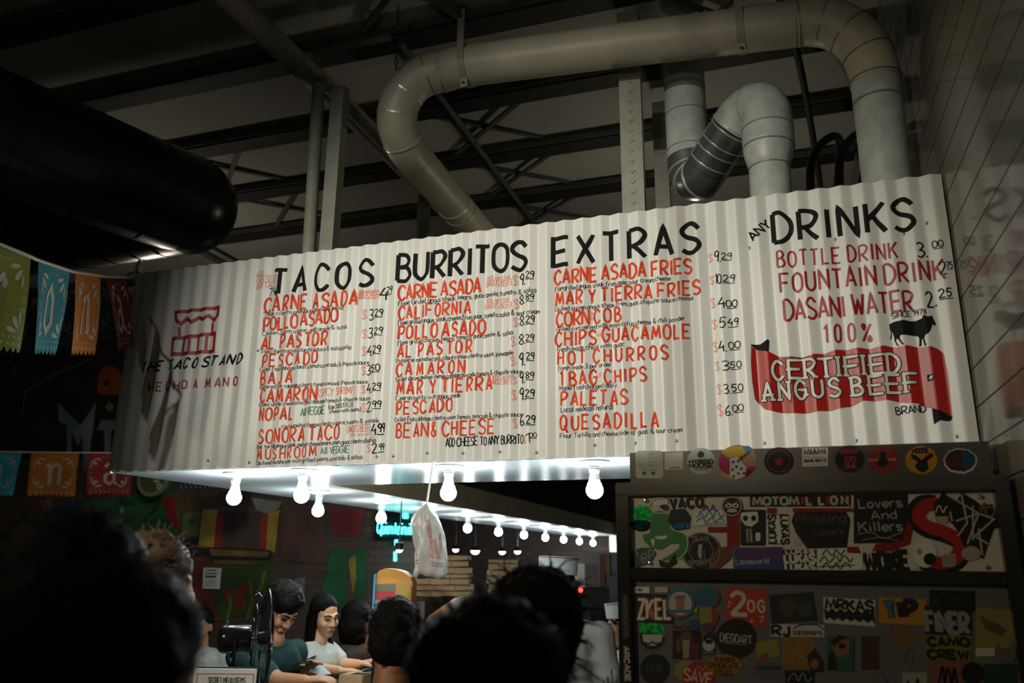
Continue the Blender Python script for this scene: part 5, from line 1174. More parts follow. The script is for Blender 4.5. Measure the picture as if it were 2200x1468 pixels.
s = SL('oval grey sticker'); s.oval(860, 1225, 90, 50, flat('dim_violet', (0.10, 0.09, 0.10))).text('COWBOY INK', 800, 1222, 925, 1224, 24, 4, BK); s.done()
s = SL('black sticker with pale shape'); s.rect(945, 1225, 1100, 1300, BK).squig(960, 1240, 1085, 1280, 9, 5, gry, 41); s.done()
s = SL('pink and black sticker'); s.rect(1700, 1180, 1880, 1310, flat('rose_dim', (0.22, 0.08, 0.07))).squig(1750, 1215, 1850, 1290, 12, 14, BK, 42).oval(1930, 1240, 60, 60, BK); s.done()
s = SL('green dark rectangle sticker'); s.rect(1985, 1190, 2165, 1310, flat('bottle_green', (0.015, 0.05, 0.035))); s.done()
s = SL('pale strip with black cutouts'); s.rect(1560, 1235, 1690, 1310, flat('bone_dim', (0.30, 0.29, 0.25))).poly([(1575, 1310), (1590, 1265), (1605, 1310)], BK).poly([(1620, 1310), (1640, 1255), (1660, 1310)], BK); s.done()
s = SL('dim patterned sticker'); s.poly([(790, 1080), (905, 1060), (920, 1150), (800, 1165)], olv).poly([(800, 1150), (860, 1130), (850, 1165)], flat('brick_red_vinyl', (0.26, 0.03, 0.02))); s.done()
# vertical lettering on the corner post
s = Sticker(YF, lp, 'vertical pale lettering', 'post_sticker'); s.rect(92, 1085, 128, 1295, BK).text('ARCADE', 100, 1100, 108, 1280, 26, 9, flat('warm_white', (0.46, 0.42, 0.35))); s.done()
s = Sticker(YF, lp, 'vertical dim lettering', 'post_sticker'); s.rect(88, 825, 122, 1060, BK).text('HARDCORE', 94, 838, 104, 1050, 22, 5, flat('dim_grey2', (0.09, 0.09, 0.08))); s.done()
# ================================================================== counters and things in the stand
CT = 1.06
t = thing('front_counter', 'dark service counter across the front of the taco stand', 'counter', (1.25, 0, 0))
mb = MB(); mb.box((0.15, -0.40, CT - 0.04), (2.345, 0.30, CT), M['counter'], 0.004); mb.build('worktop', t)
mb = MB(); mb.box((0.2, -0.33, 0.0), (2.34, 0.25, CT - 0.041), M['wood']); mb.build('base_cabinet', t)
t = thing('bar_counter', 'dark dining counter running back along the side of the stand', 'counter', (0.5, 4, 0))
mb = MB(); mb.box((0.36, 0.32, CT - 0.04), (0.62, 7.85, CT), M['counter'], 0.004); mb.build('worktop', t)
mb = MB(); mb.box((0.56, 0.34, 0.0), (0.60, 7.85, CT - 0.041), M['wood']); mb.build('base_cabinet', t)
t = thing('prep_table', 'bare steel kitchen table behind the grey-shirted cook', 'table', (1.5, 2.3, 0))
mb = MB(); mb.box((1.36, 1.75, 0.86), (1.62, 2.7, 0.90), M['steel']); mb.build('tabletop', t)
for x, y in ((1.39, 1.79), (1.59, 1.79), (1.39, 2.66), (1.59, 2.66)):
    mb = MB(); mb.tube([(x, y, 0), (x, y, 0.86)], 0.02, M['steel'], 10); mb.build('leg', t)
# shelf with brown cartons, seen over the heads
pa = dep(4.9, 878, 1283); pb = dep(4.9, 1118, 1283)
zs = pa[2]
t = thing('carton_shelf', 'dark steel shelf stacked with folded brown cartons', 'shelf', (float((pa[0] + pb[0]) / 2), float(pa[1]), 0.9))
ex = np.array((pb - pa)); ex[2] = 0; LW = np.linalg.norm(ex); ex /= LW; ey = np.array((-ex[1], ex[0], 0)); up3 = np.array((0, 0, 1.0))
cb = (pa + pb) / 2; cb[2] = zs; cb = cb + ey * 0.16
mb = MB(); mb.obox(cb - up3 * 0.012, ex * (LW / 2 + 0.02), ey * 0.2, up3 * 0.011, M['steel']); mb.build('board', t)
for i in (-1, 1):
    for j in (-1, 1):
        p = cb + ex * i * LW / 2 + ey * j * 0.17; mb = MB(); mb.tube([(p[0], p[1], 0.0), (p[0], p[1], zs - 0.024)], 0.014, M['steel'], 8); mb.build('upright', t)
def carton(c, half, th, ang, label, group):
    c = np.array(c); a = math.radians(ang); e1 = ex * math.cos(a) + ey * math.sin(a); e2 = -ex * math.sin(a) + ey * math.cos(a)
    t = thing('cardboard_box', label, 'box', tuple(c), group)
    mb = MB(); n = 10; vs = []
    for i in range(n + 1):
        f = i / n * 2 - 1; w = 0.0025 * math.sin(f * 5 + ang)
        for s2, zz in ((-1, 0.0), (1, 0.0), (1, th - 0.004), (-1, th - 0.004)):
            vs.append(c + e1 * half[0] * f + e2 * half[1] * s2 + up3 * (zz + w + 0.003))
    fs = [(4 * i + k, 4 * i + (k + 1) % 4, 4 * i + 4 + (k + 1) % 4, 4 * i + 4 + k) for i in range(n) for k in range(4)] + [(3, 2, 1, 0), (4 * n, 4 * n + 1, 4 * n + 2, 4 * n + 3)]
    mb.add(vs, fs, M['card']); mb.build('carton', t)
    mb = MB()
    for f in (-0.33, 0.36):
        mb.obox(c + e1 * half[0] * f - e2 * (half[1] + 0.0015) + up3 * th * 0.5, e1 * 0.003, e2 * 0.001, up3 * th * 0.36, M['card_edge'])
    mb.obox(c - e2 * (half[1] + 0.0014) + up3 * (th * 0.98), e1 * half[0] * 0.98, e2 * 0.001, up3 * 0.0022, M['card_edge']); mb.build('fold_line', t)
    return t
z = 0.0
ths = [0.033, 0.03, 0.036, 0.022, 0.036, 0.034, 0.03]
names = ['lowest', 'second', 'third', 'fourth', 'fifth', 'sixth', 'topmost']
for i, th in enumerate(ths):
    c = cb + ex * (-0.145 + 0.012 * math.sin(i * 2.1)) + up3 * (z + 0.0005); carton(c, (0.185 - 0.004 * i, 0.13), th, 4 * math.sin(i * 1.7), 'folded brown carton, %s of the tall stack behind the plastic bag' % names[i], 'cartons in the tall stack'); z += th + 0.004
z = 0.0
for i, th in enumerate([0.04, 0.036, 0.04, 0.034, 0.036, 0.022]):
    c = cb + ex * (0.235 + 0.008 * math.sin(i * 1.9)) + up3 * (z + 0.0005); carton(c, (0.095, 0.12), th, 5 * math.sin(i * 2.3 + 1), 'small folded brown carton, %s of the narrow stack beside the tall one' % names[i], 'cartons in the narrow stack'); z += th + 0.003
# bright rounded cooler
c0 = dep(4.4, 842, 1345)
t = thing('drinks_cooler', 'bright rounded drinks cooler in orange, red and yellow with a blue side', 'cooler', tuple(c0 - up3 * 0.4))
e1 = np.array((0.949, 0.316, 0)); e2 = np.array((-0.316, 0.949, 0))
def cool(pts, off, depth, m_, name):
    mb = MB(); mb.prism([c0 + e1 * x + up3 * zz - e2 * off for x, zz in pts], e2 * depth, m_); return mb.build(name, t)
zt = 0.30
base = -0.10
cool([(-0.098, base)] + [(-0.098, zt - 0.035), (-0.085, zt - 0.012), (-0.05, zt), (0.0, zt - 0.004), (0.05, zt - 0.018), (0.088, zt - 0.045), (0.102, zt - 0.075), (0.102, base)], 0.0, 0.22, flat('cooler_orange', (0.60, 0.24, 0.02)), 'shell')
cool([(-0.112, base - 0.05), (-0.110, zt - 0.03), (-0.099, zt - 0.028), (-0.099, base - 0.05)], 0.012, 0.22, flat('cooler_blue', (0.04, 0.25, 0.45)), 'side_panel')
cool([(-0.096, 0.18), (-0.096, 0.216), (0.011, 0.222), (0.011, 0.18)], 0.002, 0.002, flat('cooler_green', (0.12, 0.13, 0.06)), 'band')
cool([(-0.096, 0.13), (-0.096, 0.18), (0.011, 0.18), (0.011, 0.13)], 0.002, 0.002, flat('cooler_red', (0.42, 0.015, 0.02)), 'band')
cool([(-0.096, base), (-0.096, 0.13), (0.011, 0.13), (0.011, base)], 0.002, 0.002, flat('cooler_pale', (0.30, 0.38, 0.44)), 'band')
cool([(0.012, base)] + [(0.012, 0.18), (0.02, 0.225), (0.045, 0.243), (0.08, 0.23), (0.098, 0.20), (0.098, base)], 0.014, 0.013, flat('cooler_yellow', (0.40, 0.22, 0.03)), 'front_door')
mb = MB(); mb.obox(c0 + up3 * (base - 0.03) + e2 * 0.11, e1 * 0.11, e2 * 0.12, up3 * 0.029, M['dark_metal']); mb.build('plinth', t)
st = thing('cooler_stand', 'plain dark stand under the bright drinks cooler', 'stand', (float(c0[0]), float(c0[1]), 0))
q = c0 + e2 * 0.11
mb = MB(); zz = c0[2] + base - 0.0595; mb.obox((q[0], q[1], zz / 2), e1 * 0.10, e2 * 0.10, up3 * zz / 2, M['dark_metal']); mb.build('pedestal', st)
# hanging plastic bag with red print
hb = np.array((1.52, 0.24, 0))
zt_, zb_ = dep(3.10, 925, 1082)[2], dep(3.10, 925, 1240)[2]
cx0, cy0 = dep(3.10, 924, 1160)[:2]
t = thing('plastic_bag', 'white plastic carrier bag with red print hanging under the soffit', 'bag', (float(cx0), float(cy0), ZS))
e1 = np.array((0.949, 0.316, 0)); e2 = np.array((-0.316, 0.949, 0))
def bagfn(a, v, l=0.0):      # a angle, v 0 bottom .. 1 top
    H_ = zt_ - zb_
    rx = np.interp(v, [0, 0.04, 0.25, 0.5, 0.72, 0.85, 0.95, 1.0], [0.050, 0.060, 0.060, 0.057, 0.058, 0.043, 0.020, 0.006])
    ry = np.interp(v, [0, 0.05, 0.3, 0.7, 0.9, 1.0], [0.028, 0.040, 0.046, 0.042, 0.026, 0.007])
    fold = 1 + 0.10 * math.sin(3 * a + 5 * v) * (0.4 + v) + 0.06 * math.sin(7 * a - 9 * v) + 0.04 * math.sin(11 * a + 14 * v)
    groove = 1 - 0.35 * math.exp(-((a + 1.9) / 0.22) ** 2) * (1 - v * 0.5)
    k = fold * groove
    off = 0.012 * math.sin(v * 4 + 1) - 0.006
    p = np.array((cx0, cy0, zb_ + H_ * v + 0.008 * math.sin(2 * a) * (1 - v)))
    return p + e1 * (rx * k * math.cos(a) + off) + e2 * (ry * k * math.sin(a)) + (e1 * math.cos(a) + e2 * math.sin(a)) * l
mb = MB(); nu, nv = 48, 36
vs = [bagfn(2 * PI * i / nu, j / nv) for j in range(nv + 1) for i in range(nu)]
mb.add(vs, [(j * nu + i, j * nu + (i + 1) % nu, (j + 1) * nu + (i + 1) % nu, (j + 1) * nu + i) for j in range(nv) for i in range(nu)] + [tuple(range(nu))[::-1]], mat('thin_white_plastic', (0.42, 0.42, 0.40), 0.4, trans=0.0, sss=0.25)); mb.build('bag_film', t, smooth=True)
prt = flat('red_bag_print', (0.45, 0.09, 0.08)); prt2 = flat('faded_bag_print', (0.36, 0.22, 0.19))
mb = MB()
def patch(a0, a1, v0, v1, m_, n=10):
    vs = [bagfn(a0 + (a1 - a0) * i / n, v0 + (v1 - v0) * j / n, 0.0012) for j in range(n + 1) for i in range(n + 1)]
    mb.add(vs, [(j * (n + 1) + i, j * (n + 1) + i + 1, (j + 1) * (n + 1) + i + 1, (j + 1) * (n + 1) + i) for j in range(n) for i in range(n)], m_)
patch(-1.62, -0.55, 0.27, 0.52, prt2); patch(-1.55, -1.25, 0.55, 0.78, prt2); patch(-1.5, -1.28, 0.53, 0.62, prt); patch(-0.75, -0.66, 0.52, 0.60, prt)
for v in (0.165, 0.20): patch(-1.6, -0.6, v, v + 0.018, prt2)
patch(-0.62, -0.52, 0.10, 0.115, prt); patch(-2.35, -2.28, 0.10, 0.115, prt)
for v in (0.16, 0.20): patch(-2.9, -2.45, v, v + 0.016, prt)
for k in range(6): patch(-2.85, -2.72 - 0.03 * (k % 2), 0.27 + 0.045 * k, 0.29 + 0.045 * k, prt)
patch(-2.85, -2.6, 0.55, 0.565, prt)
mb.build('red_print', t)
mb = MB(); mb.tube([bagfn(0, 0.985) * 0.5 + bagfn(PI, 0.985) * 0.5, (cx0, cy0, ZS - 0.001)], 0.004, M['white'], 6); mb.build('tied_handle', t)
# desk fan in profile
fc = dep(3.05, 569, 1372)
fa = np.array((math.cos(math.radians(40)), math.sin(math.radians(40)), 0.0)); fu = np.array((0, 0, 1.0)); fs_ = np.cross(fa, fu)
t = thing('desk_fan', 'black desk fan with wire cage seen edge-on at the front counter', 'fan', (float(fc[0] - 0.1), float(fc[1]), CT))
FR = 0.176
mb = MB()
for k in range(48):
    a = 2 * PI * k / 48; d = math.cos(a) * fs_ + math.sin(a) * fu
    mb.tube([fc + fa * 0.022 + d * 0.03, fc + fa * 0.018 + d * FR * 0.7, fc + fa * 0.004 + d * FR], 0.0008, M['dark_metal'], 4, cap=False, smooth=3)
for r, h in ((0.06, 0.022), (0.11, 0.019)): mb.tube([fc + fa * h + (math.cos(2 * PI * i / 36) * fs_ + math.sin(2 * PI * i / 36) * fu) * r for i in range(37)], 0.0013, M['dark_metal'], 5, cap=False)
mb.build('front_grille', t)
mb = MB()
for k in range(48):
    a = 2 * PI * (k + 0.5) / 48; d = math.cos(a) * fs_ + math.sin(a) * fu
    mb.tube([fc - fa * 0.048 + d * 0.045, fc - fa * 0.040 + d * FR * 0.7, fc - fa * 0.008 + d * FR], 0.0008, M['dark_metal'], 4, cap=False, smooth=3)
for r, h in ((0.075, 0.047), (0.125, 0.041)): mb.tube([fc - fa * h + (math.cos(2 * PI * i / 36) * fs_ + math.sin(2 * PI * i / 36) * fu) * r for i in range(37)], 0.0012, M['dark_metal'], 5, cap=False)
mb.build('rear_grille', t)
mb = MB(); mb.tube([fc + (math.cos(2 * PI * i / 60) * fs_ + math.sin(2 * PI * i / 60) * fu) * (FR + 0.002) for i in range(61)], 0.0030, M['dark_metal'], 8, cap=False); mb.build('rim', t, smooth=True)
mb = MB(); mb.lathe(fc - fa * 0.17, [(0.001, 0.0), (0.030, 0.002), (0.044, 0.010), (0.050, 0.024), (0.050, 0.112), (0.046, 0.118), (0.001, 0.119)], M['gloss_black'], 32, fa); mb.build('motor_housing', t, smooth=True)
mb = MB(); mb.lathe(fc, [(0.022, -0.024), (0.026, 0.0), (0.012, 0.02), (0.001, 0.022)], M['rubber'], 16, fa)
mb.build('hub', t, smooth=True)
for k in range(4):
    a = 2 * PI * k / 4 + 0.4; d = math.cos(a) * fs_ + math.sin(a) * fu; e = np.cross(fa, d)
    mb = MB(); vs = []
    for i in range(7):
        r = 0.026 + 0.125 * i / 6; w = 0.02 + 0.04 * math.sin(PI * min(1, i / 5 * 0.8 + 0.1))
        for s2 in (-1, 1): vs.append(fc + d * r + e * w * s2 + fa * 0.008 * s2)
    mb.add(vs, [(2 * i, 2 * i + 1, 2 * i + 3, 2 * i + 2) for i in range(6)], M['rubber']); mb.build('blade', t)
mc = fc - fa * 0.11
mb = MB(); mb.tube([mc - fs_ * 0.056 + fu * 0.0, mc - fs_ * 0.056 - fu * 0.07, mc - fu * 0.085, mc + fs_ * 0.056 - fu * 0.07, mc + fs_ * 0.056], 0.006, M['gloss_black'], 8); mb.build('yoke', t)
mb = MB(); mb.tube([mc - fu * 0.085, (mc[0], mc[1], CT + 0.02)], 0.012, M['gloss_black'], 12); mb.build('stem', t)
mb = MB(); mb.lathe((mc[0], mc[1], CT), [(0.001, 0.028), (0.03, 0.026), (0.10, 0.014), (0.115, 0.004), (0.115, 0.0)], M['gloss_black'], 32); mb.build('base', t, smooth=True)
mb = MB(); k0 = mc + fu * 0.05 - fa * 0.03; mb.tube([k0, k0 + fu * 0.016], 0.006, M['chrome'], 10); mb.build('knob', t)
mb = MB(); h0 = fc + fu * FR * 0.86 - fa * 0.02; mb.tube([h0 - fa * 0.004, h0 - fa * 0.016 + fu * 0.014, h0 - fa * 0.028 + fu * 0.004], 0.0022, M['chrome'], 6); mb.build('cage_clip', t)
# menu card
q = [dep(2.72, 419, 1433), dep(2.72, 552, 1438)]
ca = (q[1] - q[0]); ca[2] = 0; cw = np.linalg.norm(ca); ca /= cw; cn = np.cross(ca, fu)
zc = q[1][2]; c_ = (q[0] + q[1]) / 2; c_[2] = 0
t = thing('menu_card', 'white secret menu card with red border standing on the front counter', 'menu', (float(c_[0]), float(c_[1]), CT))
def ocard(u, v, l=0.0): return c_ + ca * u + fu * v + cn * (0.0045 + l)
mb = MB(); mb.obox(c_ + fu * (zc + CT) / 2, ca * cw / 2, cn * 0.004, fu * (zc - CT) / 2, M['paper']); mb.build('card', t)
mb = MB(); ribbon(mb, [np.array(p) for p in ((-cw / 2 + 0.012, CT + 0.01), (-cw / 2 + 0.012, zc - 0.016), (cw / 2 - 0.008, zc - 0.016), (cw / 2 - 0.008, CT + 0.01))], 0.0025, M['redink'], ocard, 0.2); mb.build('border', t)
mb = MB(); text(mb, 'SECRET MENU ITEMS', -cw / 2 + 0.05, zc - 0.044, cw / 2 - 0.035, zc - 0.044, 0.017, 0.0024, M['ink'], ocard, 0.05, 0.0004)
for k in range(6): ribbon(mb, [np.array((-cw / 2 + 0.03, zc - 0.075 - 0.03 * k)), np.array((cw / 2 - 0.05 - 0.01 * (k % 3), zc - 0.075 - 0.03 * k))], 0.004, M['ink'], ocard, 0.2)
mb.build('print', t)
mb = MB(); mb.obox(c_ - cn * 0.03 + fu * (zc + 0.002 + CT) / 2, ca * cw / 2, cn * 0.003, fu * (zc + 0.002 - CT) / 2, M['dark_metal']); mb.obox(c_ - cn * 0.013 + fu * (CT + 0.01), ca * cw / 2, cn * 0.012, fu * 0.009, M['dark_metal']); mb.build('holder', t)
# small pendant lamps and a neon script far inside, tiled end wall, utensil rail
for x, y, s_, lb in ((858, 1182, 1.0, 'small lit pendant beside the turquoise neon'), (979, 1181, 0.9, 'small lit pendant right above the tall carton stack'), (1021, 1184, 1.25, 'larger lit pendant above the carton stacks'), (1079, 1186, 0.95, 'small lit pendant above the narrow carton stack'), (1112, 1185, 0.95, 'small lit pendant farthest along, by the white cap')):
    p = dep(9.6 if x > 900 else 5.05, x, y); t = thing('pendant_lamp', lb, 'lamp', tuple(p + up3 * 0.05), 'small pendants over the far tables')
    r = 0.045 * s_ * (1 if x > 900 else 0.52)
    mb = MB(); mb.lathe(p, [(0.012, 0.05), (0.03 * s_, 0.04), (r, 0.004), (r * 1.03, 0.0)], M['dark_metal'], 16); mb.build('shade', t, smooth=True)
    mb = MB(); mb.lathe(p, [(0.001, -r * 0.75), (r * 0.6, -r * 0.55), (r * 0.9, -r * 0.1), (r * 0.95, 0.002)], M['lamp_glow'], 14); mb.build('lit_globe', t, smooth=True)
    mb = MB(); mb.tube([p + up3 * 0.05, (p[0], p[1], Z_DECK if p[0] < -0.05 or p[1] > 8.1 else ZS - 0.001)], 0.004, M['rubber'], 5); mb.build('cord', t)
t = thing('neon_sign', 'turquoise glowing neon script sign on the far wall', 'sign', tuple(ony(3.3, 850, 1140)))
def npx(x, y): p = ony(3.3, x, y); return np.array((p[0], p[2]))
def on_neon(u, v, l=0.0): return (u, 3.3, v)
a, b = npx(810, 1146), npx(893, 1150)
mb = MB()
def neon_text(s_, a, b, h, r):
    gs = []; tot = 0
    for ch in s_:
        if ch == ' ': gs.append((None, 2.2)); tot += 2.2; continue
        g, w = glyph(ch); w = max(w, 0.5); gs.append((g, w)); tot += w + 1.0
    L = np.linalg.norm(b - a); e = (b - a) / L; nn = np.array((-e[1], e[0])); sx = L / tot; x = 0
    for g, w in gs:
        if g is None: x += w; continue
        for sm, pts in g:
            if sm: pts = catmull(pts, 3)
            mb.tube([(*(lambda q: (q[0], 3.3, q[1]))(a + e * (x + p[0]) * sx + nn * p[1] * h / 10),) for p in pts], r, M['neon'], 6)
        x += w + 1.0
neon_text('Quien te invita', a, b, 0.10, 0.0052)
mb.build('glass_tube', t)
for x0, y0, x1, y1 in ((866, 1106, 876, 1106), (866, 1111, 876, 1111), (851, 1160, 851, 1172), (849, 1186, 849, 1206)):
    mb = MB(); u0, u1 = npx(x0, y0), npx(x1, y1); mb.tube([(u0[0], 3.3, u0[1]), (u1[0], 3.3, u1[1])], 0.014, M['neon'], 8); mb.build('accent_tube', t)
mb = MB(); u0, u1 = npx(803, 1100), npx(898, 1160); mb.box((u0[0], 3.335, u1[1]), (u1[0], 3.3995, u0[1]), M['dark_metal']); mb.build('back_plate', t)
mb = MB(); p = ony(7.95, 1312, 1200); mb.box((p[0], 7.9, 0.0), (p[0] + 0.5, 8.1, ZS - 0.002), M['tile_y']); o = struct(mb, 'wall_far_tiled')
mb = MB(); mb.box((1.25, 3.75, 0.0), (3.4, 3.80, 1.80), flat('dark_backsplash', (0.055, 0.045, 0.038))); struct(mb, 'wall_kitchen')
# fridge, shelf items and hanging aprons at the back of the kitchen
def boxthing(name, label, cat, px0, py0, px1, py1, tt, d, col, part='body', z_to=None):
    p = dep(tt, px0, py0); q = dep(tt, px1, py1)
    t = thing(name, label, cat, tuple((p + q) / 2))
    mb = MB(); e1 = np.array((q[0] - p[0], q[1] - p[1], 0)); n_ = np.array((-e1[1], e1[0], 0)); n_ /= np.linalg.norm(n_)
    zb = q[2] if z_to is None else z_to
    base = [np.array((p[0], p[1], zb)), np.array((q[0], q[1], zb)), np.array((q[0], q[1], p[2])), np.array((p[0], p[1], p[2]))]
    mb.prism(base, n_ * d, flat(name + '_paint', col)); mb.build(part, t); return t
boxthing('storage_bin', 'beige plastic bin on the kitchen back shelf behind the white cap', 'bin', 1256, 1212, 1286, 1262, 5.8, 0.2, (0.30, 0.25, 0.20))
for nm, lb, x0, x1, z0, z1, c in (('hanging_apron', 'pink cloth hanging on the kitchen wall by the tiled end wall', 1.400, 1.436, 1.53, 1.78, (0.36, 0.10, 0.10)), ('hanging_towel', 'ochre cloth hanging on the kitchen wall by the tiled end wall', 1.447, 1.482, 1.62, 1.785, (0.34, 0.24, 0.10))):
    t = thing(nm, lb, 'cloth', (x0, 3.73, z0)); mb = MB(); vs = []
    for i in range(9):
        x = x0 + (x1 - x0) * i / 8
        for z in (z0, z1): vs.append((x, 3.745 - 0.012 - 0.008 * math.sin(i * 1.8), z))
        for z in (z0, z1): vs.append((x, 3.7495, z))
    mb.add(vs, [(4 * i, 4 * i + 4, 4 * i + 5, 4 * i + 1) for i in range(8)] + [(4 * i + 1, 4 * i + 5, 4 * i + 7, 4 * i + 3) for i in range(8)] + [(4 * i, 4 * i + 2, 4 * i + 6, 4 * i + 4) for i in range(8)], flat(nm + '_cotton', c)); mb.build('cloth', t)
hood = boxthing('range_hood', 'dark stove hood at the back of the kitchen', 'hood', 1238, 1262, 1310, 1306, 5.8, 0.3, (0.035, 0.035, 0.035))
p = dep(5.79, 1247, 1268); mb = MB(); mb.lathe(p, [(0.001, 0.02), (0.014, 0.014), (0.018, 0)], mat('lit_red', (0.5, 0.02, 0.02), 0.4, emit=(1.0, 0.06, 0.04), estr=3.0), 12, (0, -1, 0)); mb.build('pilot_lamp', hood)
boxthing('kitchen_stove', 'black stove at the back of the kitchen', 'stove', 1268, 1310, 1312, 1362, 5.7, 0.3, (0.02, 0.02, 0.022), z_to=0.0)
# drinking glasses near the steel cabinet
for i, (x, y, tt, lb) in enumerate(((1322, 1462, 3.05, 'short clear glass at the foot of the steel cabinet, front one'), (1330, 1447, 3.12, 'clear glass behind the front one beside the steel cabinet'), (1312, 1470, 3.18, 'clear glass standing apart towards the cook'))):
    p = dep(tt, x, y); t = thing('drinking_glass', lb, 'glass', (float(p[0]), float(p[1]), CT))
    hgt = max(0.1, p[2] - CT + 0.012)
    mb = MB(); mb.lathe((p[0], p[1], CT), [(0.001, 0.0), (0.026, 0.0), (0.032, hgt), (0.030, hgt), (0.025, 0.006), (0.001, 0.006)], mat('clear_glass_%d' % i, (0.95, 0.97, 0.97), 0.03, trans=1.0), 20); mb.build('tumbler', t, smooth=True)
# ================================================================== people
def ellipsoid(mb, c, r, fr, mt, seg=16):
    """fr: 3 axis vectors"""
    bm = bmesh.new(); bmesh.ops.create_icosphere(bm, subdivisions=3, radius=1.0)
    c = np.array(c, float)
    for v in bm.verts:
        q = c + fr[0] * v.co.x * r[0] + fr[1] * v.co.y * r[1] + fr[2] * v.co.z * r[2]; v.co = Vector(q)
    mb.bm(bm, mt)
def capsule(mb, a, ra, b, rb, mt, sub=2):
    bm = bmesh.new(); a = Vector([float(x) for x in a]); b = Vector([float(x) for x in b])
    for c, r in ((a, ra), (b, rb)):
        g = bmesh.ops.create_icosphere(bm, subdivisions=sub, radius=r)
        for v in g['verts']: v.co += c
    r = bmesh.ops.convex_hull(bm, input=bm.verts[:])
    bmesh.ops.delete(bm, geom=list({g for g in r['geom_interior'] if isinstance(g, bmesh.types.BMVert)}), context='VERTS')
    mb.bm(bm, mt)
def chain(mb, pts, rs, mt):
    for i in range(len(pts) - 1): capsule(mb, pts[i], rs[i], pts[i + 1], rs[i + 1], mt)
def remesh(mb, vox, smooth=5, rough=0.0, rscale=40.0, fit=None):
    """melt the collected overlapping shapes into one continuous surface"""
    me = bpy.data.meshes.new('tmp'); me.from_pydata(mb.v, [], mb.f)
    o = bpy.data.objects.new('tmp', me); COL.objects.link(o)
    m_ = o.modifiers.new('r', 'REMESH'); m_.mode = 'VOXEL'; m_.voxel_size = vox; m_.adaptivity = 0
    s_ = o.modifiers.new('s', 'SMOOTH'); s_.iterations = smooth; s_.factor = 0.5
    dg = bpy.context.evaluated_depsgraph_get(); dg.update()
    ev = o.evaluated_get(dg); m2 = bpy.data.meshes.new_from_object(ev)
    vs = [v.co.copy() for v in m2.vertices]; ns = [v.normal.copy() for v in m2.vertices]; fs = [list(p.vertices) for p in m2.polygons]
    bpy.data.objects.remove(o); bpy.data.meshes.remove(me); bpy.data.meshes.remove(m2)
    if rough:
        vs = [v + n * rough * noise.noise(v * rscale) + n * rough * 0.6 * noise.noise(v * rscale * 2.3) for v, n in zip(vs, ns)]
    out = MB(); out.add(vs, fs, mb.mats[0]); return out
SKIN = {'brown': mat('brown_skin', (0.27, 0.115, 0.055), 0.5, sss=0.12), 'light': mat('light_skin', (0.76, 0.40, 0.215), 0.48, sss=0.12), 'tan': mat('tan_skin', (0.46, 0.21, 0.105), 0.5, sss=0.12)}
HAIR = {'black': mat('black_hair', (0.004, 0.003, 0.0025), 0.6, bump=0.5, bscale=180, spec=0.08), 'dark': mat('dark_brown_hair', (0.007, 0.0045, 0.003), 0.6, bump=0.5, bscale=180, spec=0.1), 'brown': mat('brown_hair', (0.09, 0.05, 0.025), 0.55, bump=0.5, bscale=180, spec=0.3)}
def cloth(name, col): 
    return mat(name, col, 0.85, bump=0.25, bscale=14, var=0.12, vscale=6)
def unit(v): v = np.array(v, float); return v / np.linalg.norm(v)
def hand(mb, W, d, n, mt, side, curl=0.5, sc=1.0):
    """palm and five fingers from wrist W along d; n: back-of-hand normal; side: +1 thumb on the d x n side"""
    d = unit(d); n = unit(np.array(n) - d * np.dot(n, d)); s_ = np.cross(d, n) * side
    k = W + d * 0.085 * sc
    for u in (-0.028, -0.01, 0.01, 0.028): chain(mb, [W + d * 0.008 + s_ * u * 0.55 * sc, k + s_ * u * sc], [0.016 * sc, 0.0125 * sc], mt)
    for u, L in ((0.031, 0.068), (0.0105, 0.076), (-0.010, 0.071), (-0.030, 0.056)):
        p = k + s_ * u * sc; a = 0.25 * curl; pts = [p]; rs = [0.0098 * sc]
        for seg_, f in ((0.45, 1.0), (0.32, 2.2), (0.23, 3.2)):
            ang = a * f * 1.0; dd = d * math.cos(ang) - n * math.sin(ang); p = p + dd * L * seg_ * sc; pts.append(p); rs.append(rs[-1] * 0.93)
        chain(mb, pts, rs, mt)
    t0 = W + d * 0.025 * sc + s_ * 0.022 * sc; t1 = t0 + (d * 0.7 + s_ * 0.75 - n * 0.3) * 0.034 * sc; t2 = t1 + (d * 0.9 + s_ * 0.3 - n * 0.45) * 0.032 * sc; t3 = t2 + (d * 0.95 - n * 0.4) * 0.022 * sc
    chain(mb, [t0, t1, t2, t3], [0.0145 * sc, 0.0115 * sc, 0.0102 * sc, 0.0085 * sc], mt)
